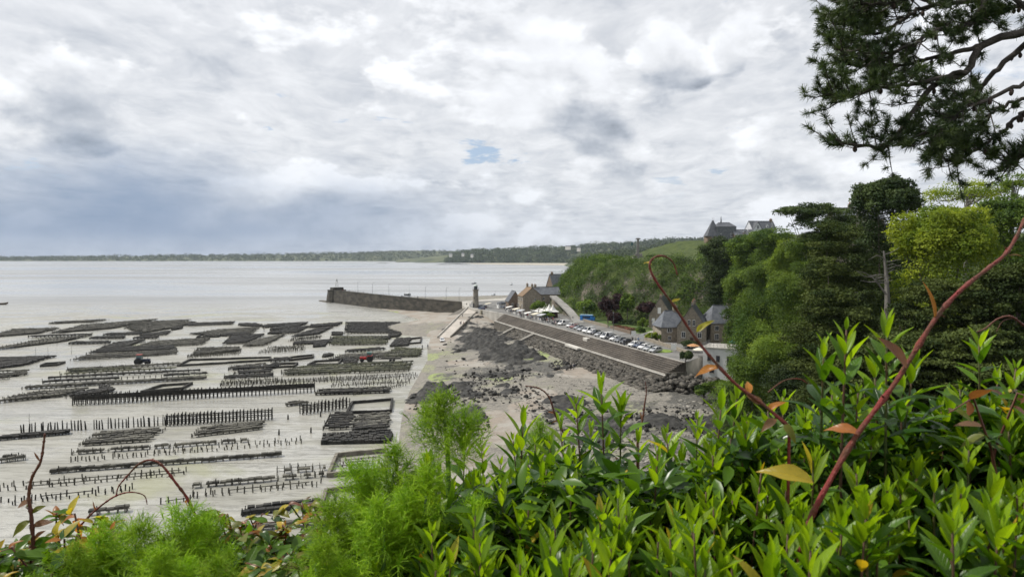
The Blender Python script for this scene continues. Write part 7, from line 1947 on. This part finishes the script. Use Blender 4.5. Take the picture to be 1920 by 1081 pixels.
# bramble and honeysuckle tangles at the left
def tangle(label, px, py, w_, h_, D, n, keys, seed, name='bramble_bush'):
    rr = random.Random(seed); c = P(px, py, D); g = Vector((c.x, c.y + .05, HZ(c.x, c.y + .05)))
    root = empty(name, g); tag(root, label, 'bramble', 'bramble and honeysuckle on the cliff edge')
    for s_ in range(max(3, n // 8)):
        ang = rr.uniform(0, 6.28); top = P(px + rr.uniform(-1, 1) * w_, py + 22 + rr.uniform(-1, .6) * h_, D + rr.uniform(-.12, .12)) - g
        a = Vector((top.x * .5 + rr.uniform(-.05, .05), top.y * .5, max(-.05, top.z - rr.uniform(.25, .4))))
        side = Vector((math.cos(ang), math.sin(ang) * .6, 0)) * rr.uniform(.03, .09)
        pts_ = [a, a.lerp(top, .45) - side * .3, a.lerp(top, .8) + side * .1, top + side * .5, top + side + Vector((0, 0, -rr.uniform(0, .035)))]
        st = MB().tube(pts_, [.0026, .0022, .0018, .0014, .0007], 6).build('stem', CANED if rr.random() < .6 else STEM_G, root, smooth=True)
        for k in range(15):
            f = rr.uniform(.25, 1.0) * 3.999; i0 = int(f); q = pts_[i0].lerp(pts_[i0 + 1], f - i0)
            dr = Vector((rr.uniform(-1, 1), rr.uniform(-1, .6), rr.uniform(-.35, .6)))
            key = rr.choice(keys) if f > 2.4 else rr.choice(['m', 'o', 'olv', 'm']); put_leaf(st, rr.choice(OV[key]), q, dr, Vector((rr.uniform(-.5, .5), -.35, 1)), rr.uniform(.014, .034), rr.uniform(.8, 1.2))
K1 = ['m', 'm', 'o', 'olv', 'olv', 'yel', 'org', 'red']; K2 = ['o', 'o', 'm', 'olv', 'm', 'yel']
for i, (px, py, w_, h_, D, n, ks, lab) in enumerate([
    (465, 975, 80, 45, 1.25, 108, K1, 'bramble tangle with yellow and red leaves between the fennels'), (560, 985, 75, 50, 1.25, 108, K1, 'honeysuckle with small mixed leaves beside the fennel'), (520, 1040, 90, 45, 1.1, 108, K2, 'dark ivy like bramble low between the fennels'),
    (620, 1040, 60, 40, 1.2, 54, K2, 'green bramble under the leaning fennel'), (420, 960, 40, 30, 1.35, 45, K1, 'bramble spray with yellow leaves beside the dark fennel'), (140, 965, 55, 38, 1.2, 63, ['yel', 'yel', 'olv', 'm', 'org'], 'yellow leaved honeysuckle shoot over the mud'),
    (30, 1035, 50, 45, 1.1, 81, K1, 'mixed bramble at the left edge'), (95, 1020, 55, 45, 1.15, 81, K1, 'bramble behind the upright dark cane'), (170, 1010, 50, 30, 1.3, 45, K1, 'bramble behind the soft fennel'), (10, 1090, 60, 30, .95, 54, K2, 'leafy bramble at the bottom left corner'),
    (560, 1095, 70, 30, .95, 54, K2, 'bramble leaves at the bottom between the fennels'), (470, 1110, 60, 30, .9, 45, K2, 'low dark bramble at the bottom edge'), (560, 940, 30, 26, 1.4, 36, ['olv', 'yel', 'red', 'm'], 'thin reddish bramble shoots against the mud'),
    (1890, 725, 45, 22, .95, 36, ['red', 'red', 'yel', 'olv'], 'pinkish young bramble shoot at the right edge'), (1180, 880, 30, 14, 1.3, 27, ['red', 'org', 'yel'], 'small reddish bramble sprig in the privet'), (1790, 830, 60, 25, 1.1, 45, ['yel', 'olv', 'olv', 'm'], 'yellowing bramble inside the right privet')]):
    tangle(lab, px, py, w_, h_, D, n, ks, 300 + i)
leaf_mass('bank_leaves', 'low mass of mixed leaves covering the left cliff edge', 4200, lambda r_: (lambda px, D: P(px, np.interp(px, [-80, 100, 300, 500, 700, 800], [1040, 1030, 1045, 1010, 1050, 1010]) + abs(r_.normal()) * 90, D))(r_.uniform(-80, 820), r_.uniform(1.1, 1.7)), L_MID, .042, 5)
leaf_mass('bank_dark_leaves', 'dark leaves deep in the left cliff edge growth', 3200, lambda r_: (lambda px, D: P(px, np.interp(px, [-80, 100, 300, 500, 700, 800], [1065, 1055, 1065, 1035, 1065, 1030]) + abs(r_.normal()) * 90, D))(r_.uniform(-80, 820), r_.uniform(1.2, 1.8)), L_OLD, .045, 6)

# ------------------------------------------------------------------ overhanging pine
NEED = leafmat('pine_needle', (.026, .050, .018), (.085, .120, .034), trans=.15, rough=.45, objrand=.2)
PBARK = mat('pine_bark', (.055, .046, .040), (.11, .095, .082), rough=.9, scale=6, bump=.8, bscale=25)
CONE = mat('pine_cone', (.035, .024, .018), (.06, .04, .03), rough=.8, scale=20)
PD = 11.0
proot = empty('pine_tree', (13.0, 10.5, HZ(13.0, 10.5))); tag(proot, 'large old pine reaching its needled branches over the sky at top right', 'tree')
po = proot.location.copy()
MB().tube([(0, 0, -.5), (.1, 0, 3), (-.2, .1, 6), (-.8, .2, 8.5), (-1.2, 0, 11)], [.42, .36, .32, .26, .16], 10).build('trunk', PBARK, proot, smooth=True)
LIMBS = [
    ([(1990, 20, 10.8), (1920, 57, 10.9), (1842, 85, 11), (1811, 135, 11), (1754, 157, 10.9), (1717, 201, 10.8), (1660, 268, 10.7), (1603, 273, 10.6), (1540, 262, 10.5)], .10, .4),
    ([(1990, 60, 11.2), (1920, 88, 11.2), (1864, 135, 11.3), (1827, 179, 11.4), (1786, 217, 11.4), (1754, 239, 11.3), (1680, 272, 11.2)], .075, .45),
    ([(1990, 120, 10.6), (1920, 154, 10.5), (1849, 189, 10.4), (1808, 201, 10.3), (1770, 245, 10.2), (1745, 268, 10.1)], .05, .5),
    ([(1990, 160, 11.5), (1920, 185, 11.5), (1874, 204, 11.6), (1817, 248, 11.6), (1764, 270, 11.7)], .05, .5),
    ([(1990, 190, 11), (1915, 214, 11), (1880, 245, 11), (1855, 267, 11), (1811, 292, 11), (1770, 300, 11)], .045, .5),
    ([(1960, 250, 10.8), (1925, 285, 10.8), (1900, 300, 10.8), (1895, 305, 10.8)], .03, .5),
    ([(1900, -60, 11), (1849, 0, 11), (1817, 47, 11), (1754, 60, 10.9), (1688, 94, 10.8), (1616, 100, 10.7), (1540, 95, 10.6)], .07, .3),
    ([(1960, -60, 11.4), (1900, -10, 11.4), (1754, 10, 11.3), (1698, 31, 11.2), (1641, 60, 11.2), (1575, 62, 11.1), (1535, 52, 11)], .06, .25),
    ([(1811, 135, 10.95), (1754, 148, 10.8), (1690, 160, 10.7), (1616, 168, 10.6), (1563, 182, 10.5), (1515, 176, 10.4)], .045, .3),
    ([(1850, -60, 11), (1790, -25, 11), (1723, -6, 10.9), (1628, 8, 10.8), (1556, 2, 10.7)], .055, .2),
    ([(1842, 85, 11), (1770, 105, 11.2), (1700, 120, 11.4), (1620, 128, 11.5), (1548, 118, 11.5)], .05, .3),
    ([(1990, -20, 11.2), (1930, 5, 11.2), (1880, 20, 11.3), (1830, 38, 11.3), (1800, 50, 11.2)], .06, .3),
    ([(1754, 10, 11.3), (1700, -8, 11.5), (1640, -2, 11.6), (1580, 20, 11.6), (1545, 30, 11.6)], .035, .2),
]
rp = np.random.default_rng(31)
def needles(tufts, seed):
    """tufts: (pos, axis, size)"""
    rng = np.random.default_rng(seed); C = []; Dv = []; Ln = []; T_ = []
    for pos, ax, sz_ in tufts:
        n = int(66 * min(1.2, sz_)); a = np.array(ax) / (np.linalg.norm(ax) + 1e-9)
        d = rng.normal(size=(n, 3)); d /= np.linalg.norm(d, axis=1, keepdims=True); d = d * .9 + a * .75; d /= np.linalg.norm(d, axis=1, keepdims=True)
        C.append(np.array(pos) - a * rng.uniform(0, .10, n)[:, None] * sz_); Dv.append(d); Ln.append(rng.uniform(.07, .13, n) * sz_); T_.append(np.clip(rng.uniform(.0, .9) + rng.normal(size=n) * .15, 0, 1))
    C = np.concatenate(C); d = np.concatenate(Dv); ln = np.concatenate(Ln)[:, None]; T_ = np.concatenate(T_)
    u = np.cross(d, rng.normal(size=C.shape)); u /= np.linalg.norm(u, axis=1, keepdims=True) + 1e-9; wd_ = .0042
    V_ = np.stack([C - u * wd_, C + u * wd_, C + d * ln + u * wd_ * .4, C + d * ln - u * wd_ * .4], 1).reshape(-1, 3)
    return V_, np.arange(len(V_)).reshape(-1, 4), np.repeat(T_, 4)
for li, (ctrl, r0, bare) in enumerate(LIMBS):
    ctrl = [(px + max(0, 1700 - px) * .18, py, d_) for px, py, d_ in ctrl]
    pts_ = [p - po for p in curve_pts(ctrl, 36)]
    if li not in (8, 10, 12):
        tz = pts_[0].z + .9; tx = np.interp(tz, [0, 3, 6, 8.5, 11], [0, .1, -.2, -.8, -1.2]); e0 = Vector((tx, .1, min(tz, 10.8))); pts_ = [e0, e0.lerp(pts_[0], .35) + Vector((0, 0, .12)), e0.lerp(pts_[0], .7) + Vector((0, 0, .1))] + pts_
    pts_ = [p + Vector((rp.normal() * .016, rp.normal() * .016, rp.normal() * .016)) for p in pts_]
    n = len(pts_); lim = MB().tube(pts_, [r0 * .68 * (1 - .85 * k / n) + .006 for k in range(n)], 7).build('limb', PBARK, proot, smooth=True)
    tufts = []; tw = MB(); cones = MB(); nt = int(36 * (.75 if li in (1, 2, 3, 4, 5) else 1.12))
    for k in range(nt):
        f = bare + (1 - bare) * (k / nt) ** .85
        i0 = min(int(f * (n - 1)), n - 2); b = pts_[i0]; d = (pts_[i0 + 1] - pts_[i0]).normalized()
        sd2 = Vector((rp.normal() * .9, rp.normal() * 1.1, rp.normal() * .30 + .16)); sd2 = (sd2 - d * sd2.dot(d)).normalized()
        L_ = rp.uniform(.25, .85) * (1.15 - .4 * f); dr = (d * rp.uniform(.5, 1.1) + sd2).normalized(); m_ = b + dr * L_ * .5 + Vector((0, 0, -.02)); t_ = m_ + (dr + Vector((0, 0, .30))).normalized() * L_ * .5
        tw.tube([b, m_, t_], [.011, .008, .004], 5, cap=False)
        ax = (t_ - m_).normalized()
        tufts.append((t_, ax, rp.uniform(.8, 1.15)))
        for j in range(rp.integers(1, 5)):
            q = b.lerp(m_, rp.uniform(.5, 1)) if rp.random() < .4 else m_.lerp(t_, rp.uniform(0, .8)); s3 = Vector((rp.normal(), rp.normal(), abs(rp.normal()) * .8)).normalized(); e3 = q + (s3 * .6 + ax * .5) * rp.uniform(.08, .2)
            tw.tube([q, e3], [.005, .003], 4, cap=False); tufts.append((e3, e3 - q, rp.uniform(.7, 1.1)))
    for k in range(11 if li < 6 else 4):
        q = pts_[rp.integers(3, n - 3)] + Vector((rp.normal() * .03, rp.normal() * .03, -.05)); MB().lathe(q, [(.005, -.05), (.026, -.03), (.030, 0), (.018, .03), (.004, .045)], 7).build('cone', CONE, lim)
    tufts.append((pts_[-1], pts_[-1] - pts_[-3], 1.1))
    tw.build('twig', PBARK, lim)
    V_, F_, T_ = needles(tufts, 50 + li); link('needles', mesh_np('needles', V_, F_, NEED, T_), proot)
